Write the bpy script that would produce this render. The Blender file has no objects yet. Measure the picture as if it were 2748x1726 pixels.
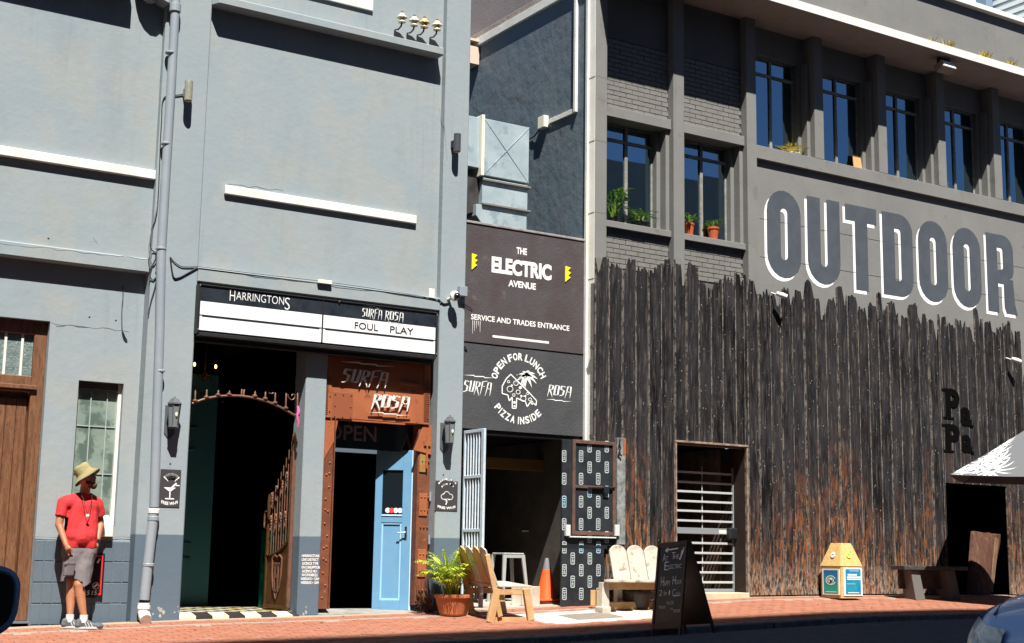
import bpy, bmesh, math, random
from mathutils import Vector, Matrix, noise
random.seed(11)
SC = bpy.context.scene
COL = SC.collection
PI = math.pi
def R(d): return math.radians(d)

# ------------------------------------------------------------------ camera
FPX = 3800.0                      # focal length in pixels of the 2748 px wide photograph
_yaw, _pit, _rol = R(32.5), R(9.5), R(0.91)
_f = Vector((math.sin(_yaw)*math.cos(_pit), math.cos(_yaw)*math.cos(_pit), math.sin(_pit)))
_r0 = Vector((math.cos(_yaw), -math.sin(_yaw), 0)); _u0 = _r0.cross(_f)
_r = _r0*math.cos(_rol) + _u0*math.sin(_rol); _u = -_r0*math.sin(_rol) + _u0*math.cos(_rol)
CAMP = Vector((0, -16.5, 0.88))
cd = bpy.data.cameras.new('camera'); cam = bpy.data.objects.new('camera', cd); COL.objects.link(cam)
cd.sensor_width = 36; cd.lens = 36*FPX/2748; cd.clip_end = 600; cd.clip_start = .1
cam.matrix_world = Matrix(((_r.x, _u.x, -_f.x, CAMP.x), (_r.y, _u.y, -_f.y, CAMP.y), (_r.z, _u.z, -_f.z, CAMP.z), (0, 0, 0, 1)))
SC.camera = cam

# ------------------------------------------------------------------ light
SUN = Vector((0.36, 1.0, -1.78)).normalized()     # direction the light travels
w = bpy.data.worlds.new('World'); SC.world = w; w.use_nodes = True
nt = w.node_tree; bg = nt.nodes['Background']
sky = nt.nodes.new('ShaderNodeTexSky'); sky.sky_type = 'NISHITA'; sky.sun_disc = False
sky.sun_elevation = math.asin(-SUN.z); sky.sun_rotation = math.atan2(-SUN.x, -SUN.y)
sky.altitude = 50; sky.air_density = .62; sky.dust_density = .1; sky.ozone_density = 3.0
nt.links.new(sky.outputs[0], bg.inputs[0]); bg.inputs[1].default_value = .05
sl = bpy.data.lights.new('sun', 'SUN'); sl.energy = 5.0; sl.angle = R(.5); sl.color = (1, .955, .88)
so = bpy.data.objects.new('sun', sl); COL.objects.link(so); so.location = (-10, -30, 50)
so.rotation_euler = SUN.to_track_quat('-Z', 'Y').to_euler()
SC.view_settings.view_transform = 'Standard'; SC.view_settings.look = 'None'
SC.view_settings.gamma = 1; SC.view_settings.exposure = 1.18

# ------------------------------------------------------------------ surveying helpers: where a sight line meets a real plane
def _ray(px, py): return _f*FPX + _r*(px-1374) - _u*(py-863)
def A(px, py, Y=0.0):
    d = _ray(px, py); return CAMP + d*((Y-CAMP.y)/d.y)
def AX(px, py, X0):
    d = _ray(px, py); return CAMP + d*((X0-CAMP.x)/d.x)
def X(px, py, Y=0.0): return A(px, py, Y).x
def Z(px, py, Y=0.0): return A(px, py, Y).z
def base(x):                       # street level along the building line
    t = [(-30, -1.0), (3.87, .03), (5.93, .10), (7.79, .135), (9.73, .185), (11.93, .27), (14.78, .365), (17.16, .39), (21.2, .38), (60, .38)]
    for (a, za), (b, zb) in zip(t, t[1:]):
        if x <= b: return za + (zb-za)*(x-a)/(b-a)
    return t[-1][1]
KY = -2.2
def pav(x, y): return base(x) + .09*y if y > KY else base(x) - .198
def road(x, y):
    d = KY-y
    return base(x) - .295 + (.08*min(d, 1.0)) - .018*max(0, d-1.0)

# ------------------------------------------------------------------ mesh collector
class M:
    def __init__(s): s.v = []; s.f = []; s.uv = {}
    def add(s, vs, fs):
        n = len(s.v); s.v += [Vector(p) for p in vs]; s.f += [tuple(i+n for i in f) for f in fs]; return s
    def quad(s, *p): return s.add(p, [tuple(range(len(p)))])
    def box(s, x0, x1, y0, y1, z0, z1):
        return s.add([(x, y, z) for z in (z0, z1) for y in (y0, y1) for x in (x0, x1)],
                     [(0, 2, 3, 1), (4, 5, 7, 6), (0, 1, 5, 4), (2, 6, 7, 3), (0, 4, 6, 2), (1, 3, 7, 5)])
    def hexa(s, lo, hi):           # lo, hi: 4 points each
        return s.add(list(lo)+list(hi), [(3, 2, 1, 0), (4, 5, 6, 7)] + [(i, (i+1) % 4, (i+1) % 4+4, i+4) for i in range(4)])
    def prism(s, pts, d):          # planar outline extruded by vector d
        n = len(pts); d = Vector(d); a = [Vector(p) for p in pts]
        return s.add(a+[p+d for p in a], [tuple(range(n)), tuple(range(2*n-1, n-1, -1))] + [(i, i+n, (i+1) % n+n, (i+1) % n) for i in range(n)])
    def tube(s, pts, r, n=8, cap=True):
        pts = [Vector(p) for p in pts]; k = len(pts); rs = r if isinstance(r, (list, tuple)) else [r]*k
        up = Vector((0, 0, 1)); vs = []; prev = None
        for i, p in enumerate(pts):
            t = (pts[min(i+1, k-1)]-pts[max(i-1, 0)]).normalized()
            if prev is None:
                a = t.cross(up)
                if a.length < .05: a = t.cross(Vector((1, 0, 0)))
            else:
                a = prev - t*prev.dot(t)
            a.normalize(); prev = a; b = t.cross(a)
            for j in range(n):
                q = 2*PI*j/n; vs.append(p + (a*math.cos(q)+b*math.sin(q))*rs[i])
        fs = [(i*n+j, i*n+(j+1) % n, (i+1)*n+(j+1) % n, (i+1)*n+j) for i in range(k-1) for j in range(n)]
        if cap: fs += [tuple(range(n-1, -1, -1)), tuple(range((k-1)*n, k*n))]
        return s.add(vs, fs)
    def lathe(s, c, prof, n=16, ax='z'):
        vs = []; c = Vector(c)
        for r, h in prof:
            for j in range(n):
                q = 2*PI*j/n; a, b = r*math.cos(q), r*math.sin(q)
                vs.append(c + Vector({'z': (a, b, h), 'y': (a, h, b), 'x': (h, a, b)}[ax]))
        k = len(prof)
        fs = [(i*n+j, i*n+(j+1) % n, (i+1)*n+(j+1) % n, (i+1)*n+j) for i in range(k-1) for j in range(n)]
        fs += [tuple(range(n-1, -1, -1)), tuple(range((k-1)*n, k*n))]
        return s.add(vs, fs)
    def ell(s, c, r, n=12, m=8):
        c = Vector(c); prof = [(max(math.sin(PI*i/m), .001), -math.cos(PI*i/m)) for i in range(m+1)]
        vs = [c+Vector((a*math.cos(2*PI*j/n)*r[0], a*math.sin(2*PI*j/n)*r[1], h*r[2])) for a, h in prof for j in range(n)]
        return s.add(vs, [(i*n+j, i*n+(j+1) % n, (i+1)*n+(j+1) % n, (i+1)*n+j) for i in range(m) for j in range(n)])
    def obox(s, c, ax, ay, az):    # centre and three half-axis vectors
        c = Vector(c); ax, ay, az = Vector(ax), Vector(ay), Vector(az)
        return s.add([c+ax*i+ay*j+az*k for k in (-1, 1) for j in (-1, 1) for i in (-1, 1)],
                     [(0, 2, 3, 1), (4, 5, 7, 6), (0, 1, 5, 4), (2, 6, 7, 3), (0, 4, 6, 2), (1, 3, 7, 5)])
    def bar(s, p, q, w, d, side=(0, 1, 0)):   # rectangular bar p->q, width w across, depth d along side
        p, q = Vector(p), Vector(q); t = (q-p); sd = Vector(side).normalized(); sd = (sd - t.normalized()*sd.dot(t.normalized())).normalized()
        a = t.normalized().cross(sd)
        return s.obox((p+q)/2, t/2, a*w/2, sd*d/2)

ORG = {}
def mesh(name, m, mt, org=(0, 0, 0), smooth=False, recalc=True):
    me = bpy.data.meshes.new(name); o = Vector(org)
    me.from_pydata([p-o for p in m.v], [], m.f)
    if recalc:
        b = bmesh.new(); b.from_mesh(me); bmesh.ops.recalc_face_normals(b, faces=b.faces)
        if smooth:
            for e in b.edges:
                if len(e.link_faces) == 2 and e.calc_face_angle(0) > .85: e.smooth = False
        b.to_mesh(me); b.free()
    for x in (mt if isinstance(mt, (list, tuple)) else [mt]): me.materials.append(x)
    if smooth:
        for p in me.polygons: p.use_smooth = True
    return me
def link(name, data, parent=None):
    o = bpy.data.objects.new(name, data); COL.objects.link(o)
    if parent: o.parent = parent
    return o
def props(o, label=None, cat=None, group=None, kind=None):
    if label: o['label'] = label
    if cat: o['category'] = cat
    if group: o['group'] = group
    if kind: o['kind'] = kind
    return o
def thing(name, label, cat, loc=(0, 0, 0), group=None):
    o = link(name, None); o.location = loc; o.empty_display_size = .2; ORG[o] = Vector(loc)
    return props(o, label, cat, group)
def part(name, m, mt, parent=None, smooth=False, bev=0, label=None, kind=None, cat=None, group=None, recalc=True, seg=1):
    if parent is not None: org = ORG[parent]
    else:
        xs = [p.x for p in m.v]; ys = [p.y for p in m.v]
        org = Vector(((min(xs)+max(xs))/2, (min(ys)+max(ys))/2, min(p.z for p in m.v)))
        if kind == 'structure': org = Vector((0, 0, 0))
    o = link(name, mesh(name, m, mt, org, smooth, recalc), parent); ORG[o] = org
    if parent is None: o.location = org
    if bev:
        b = o.modifiers.new('bevel', 'BEVEL'); b.width = bev; b.segments = seg; b.limit_method = 'ANGLE'; b.angle_limit = R(35)
    return props(o, label, cat, group, kind)
def piece(name, me, loc, parent, rot=None, scale=None):
    o = link(name, me, parent); o.location = Vector(loc)-ORG[parent]
    if rot: o.rotation_euler = rot
    if scale: o.scale = scale
    ORG[o] = Vector(loc)
    return o

# ------------------------------------------------------------------ materials
def mat(name, c1, c2=None, sc=1.5, rough=.8, bump=0, bsc=40, metal=0, spec=None, stretch=(1, 1, 1), c3=None, sc3=8, t3=.62, bst=None, det=4, amt=1.0, coat=0, obj=False):
    m = bpy.data.materials.new(name); m.use_nodes = True; t = m.node_tree; N = t.nodes; L = t.links
    b = N['Principled BSDF']; b.inputs['Roughness'].default_value = rough; b.inputs['Metallic'].default_value = metal
    spec = (.22 if rough > .55 else .45) if spec is None else spec
    b.inputs['Specular IOR Level'].default_value = spec; b.inputs['Coat Weight'].default_value = coat
    b.inputs['Base Color'].default_value = (*c1, 1)
    if obj:
        tc = N.new('ShaderNodeTexCoord'); src = tc.outputs['Object']
    else:
        g = N.new('ShaderNodeNewGeometry'); src = g.outputs['Position']
    mp = N.new('ShaderNodeMapping'); mp.inputs['Scale'].default_value = stretch; L.new(src, mp.inputs[0]); P = mp.outputs[0]
    def nz(s, d=det, dist=0):
        n = N.new('ShaderNodeTexNoise'); n.inputs['Scale'].default_value = s; n.inputs['Detail'].default_value = d
        n.inputs['Roughness'].default_value = .6; n.inputs['Distortion'].default_value = dist; L.new(P, n.inputs['Vector']); return n.outputs[0]
    def ramp(f, a, z):
        r = N.new('ShaderNodeMapRange'); r.inputs[1].default_value = a; r.inputs[2].default_value = z; L.new(f, r.inputs[0]); return r.outputs[0]
    col = None
    if c2:
        mx = N.new('ShaderNodeMix'); mx.data_type = 'RGBA'; mx.inputs[6].default_value = (*c1, 1); mx.inputs[7].default_value = (*c2, 1)
        L.new(ramp(nz(sc, dist=.4), .36, .64), mx.inputs[0]); col = mx.outputs[2]
    if c3:
        mx = N.new('ShaderNodeMix'); mx.data_type = 'RGBA'; mx.inputs[6].default_value = (*c1, 1); mx.inputs[7].default_value = (*c3, 1)
        L.new(ramp(nz(sc3, 6), t3, t3+.08), mx.inputs[0])
        if col: L.new(col, mx.inputs[6])
        col = mx.outputs[2]
    if col: L.new(col, b.inputs['Base Color'])
    if bump:
        bp = N.new('ShaderNodeBump'); bp.inputs['Strength'].default_value = min(1, bump); bp.inputs['Distance'].default_value = .01 if bst is None else bst
        ad = N.new('ShaderNodeMath'); ad.operation = 'ADD'; L.new(nz(bsc, 5), ad.inputs[0])
        L.new(nz(bsc*.12, 3), ad.inputs[1]); L.new(ad.outputs[0], bp.inputs['Height']); L.new(bp.outputs[0], b.inputs['Normal'])
    m['_c'] = 1
    return m
def srf(m): return m.node_tree, m.node_tree.nodes, m.node_tree.links, m.node_tree.nodes['Principled BSDF']
def mixc(m, fac_socket, colour):
    t, N, L, b = srf(m); mx = N.new('ShaderNodeMix'); mx.data_type = 'RGBA'
    inp = b.inputs['Base Color']
    if inp.is_linked: L.new(inp.links[0].from_socket, mx.inputs[6])
    else: mx.inputs[6].default_value = inp.default_value
    mx.inputs[7].default_value = (*colour, 1); L.new(fac_socket, mx.inputs[0]); L.new(mx.outputs[2], inp)
def zstep(m, z, soft, colour, above=False, wob=.01, slope=0.0):   # paint boundary at height z
    t, N, L, b = srf(m); g = N.new('ShaderNodeNewGeometry'); s = N.new('ShaderNodeSeparateXYZ'); L.new(g.outputs[0], s.inputs[0])
    n = N.new('ShaderNodeTexNoise'); n.inputs['Scale'].default_value = 6; L.new(g.outputs[0], n.inputs[0])
    a = N.new('ShaderNodeMath'); a.operation = 'MULTIPLY_ADD'; L.new(n.outputs[0], a.inputs[0]); a.inputs[1].default_value = wob*2; L.new(s.outputs[2], a.inputs[2])
    c = N.new('ShaderNodeMath'); c.operation = 'MULTIPLY_ADD'; L.new(s.outputs[0], c.inputs[0]); c.inputs[1].default_value = -slope; L.new(a.outputs[0], c.inputs[2])
    r = N.new('ShaderNodeMapRange'); L.new(c.outputs[0], r.inputs[0])
    lo, hi = z+wob-soft, z+wob+soft
    r.inputs[1].default_value = lo if above else hi; r.inputs[2].default_value = hi if above else lo
    mixc(m, r.outputs[0], colour); return r.outputs[0]

GREY = (.238, .282, .310); GREY2 = (.260, .296, .312)
def dirt(m, colour=(.2, .18, .15), amt=.55, z0=0.0, z1=.0, sc=3.0, thr=.6):   # blotchy wear
    t, N, L, b = srf(m); g = N.new('ShaderNodeNewGeometry'); mp = N.new('ShaderNodeMapping'); mp.inputs['Scale'].default_value = (1, 1, .35)
    L.new(g.outputs[0], mp.inputs[0]); n = N.new('ShaderNodeTexNoise'); n.inputs['Scale'].default_value = sc; n.inputs['Detail'].default_value = 8; n.inputs['Roughness'].default_value = .7
    L.new(mp.outputs[0], n.inputs[0]); r = N.new('ShaderNodeMapRange'); L.new(n.outputs[0], r.inputs[0])
    r.inputs[1].default_value = thr; r.inputs[2].default_value = thr+.2; r.inputs[4].default_value = amt; mixc(m, r.outputs[0], colour)
def streak(m, colour=(.17, .19, .195), amt=.4, thr=.58):   # faint rain streaks
    t, N, L, b = srf(m); g = N.new('ShaderNodeNewGeometry'); mp = N.new('ShaderNodeMapping'); mp.inputs['Scale'].default_value = (5, 5, .22)
    L.new(g.outputs[0], mp.inputs[0]); n = N.new('ShaderNodeTexNoise'); n.inputs['Scale'].default_value = 1.6; n.inputs['Detail'].default_value = 6; n.inputs['Roughness'].default_value = .7
    L.new(mp.outputs[0], n.inputs[0]); r = N.new('ShaderNodeMapRange'); L.new(n.outputs[0], r.inputs[0]); r.inputs[1].default_value = thr; r.inputs[2].default_value = thr+.18; r.inputs[4].default_value = amt; mixc(m, r.outputs[0], colour)
m_wall = mat('grey_plaster', GREY, GREY2, 1.1, .85, .3, 9, bst=.014, c3=(.27, .295, .298), sc3=1.3, t3=.5)
dirt(m_wall, (.19, .215, .225), .4, sc=1.4, thr=.5)
streak(m_wall)
m_dado = mat('blue_grey_dado_paint', (.085, .12, .155), (.10, .132, .162), 2, .55, .3, 40)
dirt(m_dado, (.28, .27, .24), .7, sc=9, thr=.68)
m_pier = mat('grey_pier_paint', GREY, GREY2, 1.1, .85, .3, 11, bst=.012)
dirt(m_pier, (.19, .21, .22), .4, sc=1.6, thr=.52)
streak(m_pier)
zstep(m_pier, 1.035, .006, (.09, .125, .162), slope=.0105, wob=.004)
m_white = mat('white_paint', (.70, .69, .65), (.60, .59, .55), 4, .6, .25, 40, c3=(.42, .41, .38), sc3=11, t3=.66)
m_cream = mat('cream_sill', (.72, .69, .58), None, rough=.6)
m_black = mat('black_paint', (.008, .008, .010), (.016, .016, .019), 6, .5)
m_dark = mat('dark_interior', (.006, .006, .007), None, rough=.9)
m_steelg = mat('grey_pipe_paint', (.22, .26, .30), (.25, .28, .31), 3, .45, .1, 40)
m_brown = mat('varnished_wood', (.12, .05, .022), (.19, .085, .04), 5, .5, .5, 30, stretch=(6, 6, .8), c3=(.07, .04, .025), sc3=14, t3=.55, bst=.006)
m_rust = mat('rust_orange_steel', (.33, .105, .045), (.28, .088, .036), 3, .6, .3, 60, c3=(.19, .06, .03), sc3=7, t3=.6)
m_rustd = mat('rust_brown_steel', (.18, .062, .03), (.12, .045, .025), 5, .6, .4, 60, c3=(.26, .10, .05), sc3=12, t3=.62)
m_iron = mat('bronzed_iron', (.22, .105, .065), (.13, .07, .05), 8, .45, .3, 60, metal=.3)
m_bronze = mat('bronze_panel', (.13, .06, .022), (.075, .034, .014), 5, .4, .3, 30, metal=.4)
m_galv = mat('galvanised_sheet', (.36, .45, .49), (.45, .53, .56), 3, .42, .15, 12, metal=.35, c3=(.30, .38, .43), sc3=5, t3=.55)
m_cable = mat('dark_cable', (.03, .03, .035), None, rough=.6)
m_cableg = mat('painted_cable', (.16, .18, .19), None, rough=.6)
m_lwhite = mat('white_lettering', (.78, .78, .76), (.7, .7, .68), 12, .7)
m_glass_d = mat('dark_glass', (.008, .012, .016), None, rough=.03, spec=.8)
m_can = mat('teal_door_paint', (.01, .045, .06), None, rough=.5)
m_green = mat('green_gloss_wall', (.0, .07, .04), (.0, .045, .028), 4, .35)
m_bdoor = mat('sky_blue_door_paint', (.12, .27, .43), (.105, .25, .41), 4, .5, .15, 40)
m_bdoorl = mat('pale_blue_edge_paint', (.42, .6, .74), None, rough=.5)
m_chrome = mat('bright_metal', (.6, .6, .6), None, rough=.25, metal=1)

# ------------------------------------------------------------------ lettering
_txc = {}
def glyphs(s, bold=0.0, sx=1.0):
    k = (s, bold, sx)
    if k not in _txc:
        cu = bpy.data.curves.new('t', 'FONT'); cu.body = s; cu.offset = bold; cu.resolution_u = 4
        o = bpy.data.objects.new('t', cu); me = o.to_mesh()
        vs = [(v.co.x, v.co.y) for v in me.vertices]; fs = [tuple(p.vertices) for p in me.polygons]
        o.to_mesh_clear(); bpy.data.objects.remove(o); bpy.data.curves.remove(cu)
        x0 = min(v[0] for v in vs); x1 = max(v[0] for v in vs); y0 = min(v[1] for v in vs); y1 = max(v[1] for v in vs)
        _txc[k] = ([((a-x0)/(x1-x0), (b-y0)/(y1-y0)) for a, b in vs], fs, (x1-x0)/(y1-y0))
    return _txc[k]
def text(m, s, fn, bold=0.0):      # fn maps (u, v) in 0..1 to a 3D point
    vs, fs, _ = glyphs(s, bold); m.add([fn(u, v) for u, v in vs], fs); return m
def plane(x0, x1, z0, z1, y): return lambda u, v: (x0+(x1-x0)*u, y, z0+(z1-z0)*v)
JAG = {'S': [[(.95, .9), (.3, 1), (.15, .62), (.8, .5), (.72, .1), (0, -.06)]],
       'U': [[(.2, 1), (.08, .08), (.72, .02), (.95, 1.02)]],
       'R': [[(-.05, -.25), (.22, 1), (.9, .92), (.8, .55), (.32, .48), (.98, -.28)]],
       'F': [[(.0, -.25), (.25, 1), (1.25, 1.1)], [(.2, .58), (.85, .6)]],
       'A': [[(-.1, -.28), (.3, 1), (.92, .96), (.95, -.22)], [(.2, .42), (.9, .4)]],
       'O': [[(.22, 1), (.95, .94), (.84, .04), (.08, -.02), (.22, 1)]]}
def jag(m, s, fn, t=.2, gap=.22, under=None, thick=None):    # jagged hand-cut capitals, fn maps (u 0..1, v)
    n = len(s) or 1; wd = (1-gap*(n-1)/n)/n
    def seg(a, b, w0, w1):
        dx, dy = b[0]-a[0], b[1]-a[1]; l = math.hypot(dx, dy) or 1; nx, ny = -dy/l, dx/l
        ex, ey = dx/l*w0*.4, dy/l*w0*.4
        q = [(a[0]+nx*w0-ex, a[1]+ny*w0-ey), (b[0]+nx*w1, b[1]+ny*w1), (b[0]-nx*w1, b[1]-ny*w1), (a[0]-nx*w0-ex, a[1]-ny*w0-ey)]
        p = [Vector(fn(x, y)) for x, y in q]
        if thick: m.prism(p, thick)
        else: m.add(p, [(0, 1, 2, 3)])
    asp = 1.0
    for i, ch in enumerate(s):
        x0 = i*(wd+gap*wd*1.0)
        for pl in JAG[ch]:
            k = len(pl)
            for j in range(k-1):
                a = (x0+pl[j][0]*wd, pl[j][1]); b = (x0+pl[j+1][0]*wd, pl[j+1][1])
                # split with a kink so each stroke looks cut by hand
                w0 = t*.5*wd; w1 = w0*.9
                if pl[j+1][1] < -.2: w1 = w0*.15
                if pl[j][1] < -.2: w0 = w1*.15
                def fx(a, b, w0, w1):
                    seg(a, b, w0, w1)
                mid = ((a[0]+b[0])/2+wd*.05*(-1)**j, (a[1]+b[1])/2)
                fx(a, mid, w0, (w0+w1)/2*1.1); fx(mid, b, (w0+w1)/2*1.1, w1)
    if under:
        v0 = under
        z = [(-.08, v0), (.3, v0+.1), (.34, v0+.02), (.66, v0+.07), (.7, v0-.02), (1.08, v0+.02), (.7, v0-.1), (.66, v0-.01), (.34, v0-.07), (.3, v0+.01)]
        p = [Vector(fn(a, b)) for a, b in z]
        if thick: m.prism(p, thick)
        else: m.add(p, [tuple(range(len(p)))])
def stroke(m, pts, w, fn):         # thin drawn line of width w in (u, v) metres
    for a, b in zip(pts, pts[1:]):
        dx, dy = b[0]-a[0], b[1]-a[1]; l = math.hypot(dx, dy) or 1; nx, ny = -dy/l*w/2, dx/l*w/2; ex, ey = dx/l*w*.3, dy/l*w*.3
        m.add([fn(a[0]+nx-ex, a[1]+ny-ey), fn(b[0]+nx+ex, b[1]+ny+ey), fn(b[0]-nx+ex, b[1]-ny+ey), fn(a[0]-nx-ex, a[1]-ny-ey)], [(0, 1, 2, 3)])
def arcpts(cx, cy, r, a0, a1, n=12): return [(cx+r*math.cos(R(a0+(a1-a0)*i/n)), cy+r*math.sin(R(a0+(a1-a0)*i/n))) for i in range(n+1)]

def wallgrid(m, x0, x1, z0, z1, y0, y1, holes):   # solid wall with rectangular openings
    xs = sorted({x0, x1, *[min(max(h[i], x0), x1) for h in holes for i in (0, 1)]})
    zs = sorted({z0, z1, *[min(max(h[i], z0), z1) for h in holes for i in (2, 3)]})
    for a, b in zip(xs, xs[1:]):
        run = None
        for c, d in zip(zs, zs[1:]):
            mx, mz = (a+b)/2, (c+d)/2
            solid = not any(h[0] < mx < h[1] and h[2] < mz < h[3] for h in holes)
            if solid: run = [c, d] if run is None else [run[0], d]
            if not solid and run: m.box(a, b, y0, y1, *run); run = None
        if run: m.box(a, b, y0, y1, *run)
    return m
# ================================================================== GROUND
m_red = mat('red_brick_paving', (.30, .125, .078), (.26, .105, .065), 5, .85, .4, 60, c3=(.29, .16, .12), sc3=9, t3=.6)
m_joint = mat('sandy_joint', (.24, .12, .08), None, rough=.95)
m_pgrey = mat('worn_grey_paver', (.33, .22, .17), (.24, .2, .18), 7, .85, .5, 60)
dirt(m_red, (.17, .085, .06), .6, sc=2.6, thr=.54); dirt(m_red, (.07, .05, .045), .8, sc=14, thr=.70)
m_asph = mat('asphalt', (.04, .05, .068), (.055, .064, .082), 3, .9, .6, 120, c3=(.09, .09, .095), sc3=60, t3=.62)
m_kerb = mat('rough_kerb_stone', (.16, .16, .165), (.1, .1, .11), 6, .85, .9, 25, bst=.02)
m_line = mat('worn_road_paint', (.3, .3, .3), (.12, .12, .125), 9, .8)
m_conc = mat('pale_concrete', (.50, .46, .40), (.42, .39, .34), 3, .85, .4, 50)
XS = [-30, -10, 0, 3.87, 5.93, 7.79, 9.73, 11.93, 14.78, 17.16, 21.2, 30, 60]
def sheet(y0, y1, fn, dz=0.0):
    m = M()
    for a, b in zip(XS, XS[1:]): m.quad((a, y0, fn(a, y0)+dz), (b, y0, fn(b, y0)+dz), (b, y1, fn(b, y1)+dz), (a, y1, fn(a, y1)+dz))
    return m
g = M(); g.quad((-150, -160, -1.6), (250, -160, -1.6), (250, 200, -1.6), (-150, 200, -1.6))
part('ground', g, mat('far_ground', (.1, .09, .08)), kind='structure', recalc=False)
rd = M()
for y0, y1 in ((-14.2, -9), (-9, -3.2), (-3.2, KY-.16)): q_ = sheet(y0, y1, road); rd.add(q_.v, q_.f)
part('road', rd, m_asph, kind='structure', recalc=False)
t = sheet(-30, -14.2, lambda x, y: road(x, -14.2)+.12)
part('far_pavement', t, m_pgrey, kind='structure', recalc=False)
l = M()
for a, b in ((8, 12), (12, 16.2), (16.2, 24)):
    for yy, wd in ((-2.72, .035), (-2.86, .03)):
        l.quad((a, yy, road(a, yy)+.004), (b, yy, road(b, yy)+.004), (b, yy+wd, road(b, yy+wd)+.004), (a, yy+wd, road(a, yy+wd)+.004))
part('road_line', l, m_line, kind='structure', recalc=False)
pave = part('pavement', sheet(KY, .06, lambda x, y: base(x)+.09*y, -.006), m_joint, kind='structure', recalc=False)
# pavers: rows run along the street
pv = []
yy = -2.195; row = 0
while yy < -.12:
    xx = -1.0 + (.1 if row % 2 else 0)
    while xx < 23.5:
        pv.append((xx, yy, row)); xx += .204
    yy += .104; row += 1
def skip(x, y): return (10.25 < x < 12.3 and -1.5 < y < -.55)
pv = [p for p in pv if not skip(p[0]+.1, p[1]+.05)]
inview = [p for p in pv if 3.2 < p[0] < 9.5]
inview.sort(key=lambda p: (p[1]*1.0 + p[0]*.12))
sel = set(inview[:290])
def paver(m, x, y, dz): 
    m.hexa([(x, y, base(x)+.09*y-.03), (x+.196, y, base(x+.196)+.09*y-.03), (x+.196, y+.097, base(x+.196)+.09*(y+.097)-.03), (x, y+.097, base(x)+.09*(y+.097)-.03)],
           [(x, y, base(x)+.09*y+dz), (x+.196, y, base(x+.196)+.09*y+dz), (x+.196, y+.097, base(x+.196)+.09*(y+.097)+dz), (x, y+.097, base(x)+.09*(y+.097)+dz)])
rnd = random.Random(4)
stuffm = [M(), M()]
def pavmat(row, x): return 1 if (row == 17 or row == 16 and rnd.random() < .3) else 0
upv = M(); upv.box(0, .196, 0, .097, -.03, 0); umesh = [mesh('paver', upv, m_red), mesh('paver', upv, m_pgrey)]
for p in pv:
    k = pavmat(p[2], p[0]); dz = rnd.uniform(-.002, .002)
    if p in sel: piece('paver', umesh[k], (p[0], p[1], base(p[0])+.09*p[1]+dz+.001), pave, (math.atan(.09), -math.atan((base(p[0]+.2)-base(p[0]))/.2), 0))
    else: paver(stuffm[k], p[0], p[1], dz)
part('paving_bricks', stuffm[0], m_red, pave, kind='stuff')
part('worn_paving_bricks', stuffm[1], m_pgrey, pave, kind='stuff')
s = M()
for a, b in zip(XS[1:], XS[2:]): s.hexa([(a, -.13, base(a)-.05), (b, -.13, base(b)-.05), (b, .06, base(b)-.05), (a, .06, base(a)-.05)], [(a, -.13, base(a)-.004), (b, -.13, base(b)-.004), (b, .06, base(b)+.006), (a, .06, base(a)+.006)])
part('mortar_strip', s, mat('mortar_edge', (.36, .22, .15), (.3, .25, .2), 6, .9, .6, 40), pave)
# concrete apron and service hatch in front of the gateway
s = M(); s.hexa([(10.22, -1.5, pav(10.2, -1.5)-.05), (12.3, -1.5, pav(12.3, -1.5)-.05), (12.3, -.55, pav(12.3, -.55)-.05), (10.22, -.55, pav(10.2, -.55)-.05)],
                [(10.22, -1.5, pav(10.2, -1.5)+.002), (12.3, -1.5, pav(12.3, -1.5)+.002), (12.3, -.55, pav(12.3, -.55)+.002), (10.22, -.55, pav(10.2, -.55)+.002)])
part('concrete_apron', s, m_conc, pave)
def flat(x0, x1, y0, y1, dz): return [(x0, y0, pav(x0, y0)+dz), (x1, y0, pav(x1, y0)+dz), (x1, y1, pav(x1, y1)+dz), (x0, y1, pav(x0, y1)+dz)]
h = M(); h.hexa(flat(10.75, 11.5, -1.32, -.85, -.02), flat(10.75, 11.5, -1.32, -.85, .012))
h2 = M(); h2.hexa(flat(10.68, 11.57, -1.40, -.78, -.02), flat(10.68, 11.57, -1.40, -.78, .007))
hc = part('manhole_cover', h2, m_conc, label='rectangular grey service cover with pale rim set in the paving', cat='manhole cover')
part('cover_plate', h, mat('cover_steel', (.17, .15, .13), (.24, .2, .17), 20, .6, .8, 90), hc)
kb = thing('kerb', None, None, (8, KY, 0)); kb['kind'] = 'structure'
rnd = random.Random(8); xx = -6.0
while xx < 27:
    L_ = rnd.uniform(.8, 1.1); a, b = xx+.008, xx+L_-.008; j = rnd.uniform(-.008, .008)
    k = M(); nn = 5; top = []; 
    k.hexa([(a, KY-.16+j, pav(a, KY)-.3), (b, KY-.16+j, pav(b, KY)-.3), (b, KY-.01, pav(b, KY)-.3), (a, KY-.01, pav(a, KY)-.3)],
           [(a, KY-.15+j, pav(a, KY)+j*.6), (b, KY-.15+j, pav(b, KY)+j*.6), (b, KY-.005, pav(b, KY)+.004), (a, KY-.005, pav(a, KY)+.004)])
    part('kerb_stone', k, m_kerb, kb, bev=.015); xx += L_

# ================================================================== GREY BUILDING (left)
gb = thing('grey_building', 'grey plastered building with white bars, recessed doorway under the signboard and downpipe', 'building', (6, .2, 0))
XP1, XP1R = X(437, 198), X(530, 760)           # pier beside the pipe
XP2, XP2R = X(1183, 760), 9.745                # pier beside the gateway
XCL, XCR = X(816, 1161, .08), X(873, 1150, .08)
ZT = 9.2
zled0, zled1 = Z(300, 720, .06), Z(300, 682, .06)
zm = Z(867, 796, 0)                            # top of signboard recess
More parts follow.
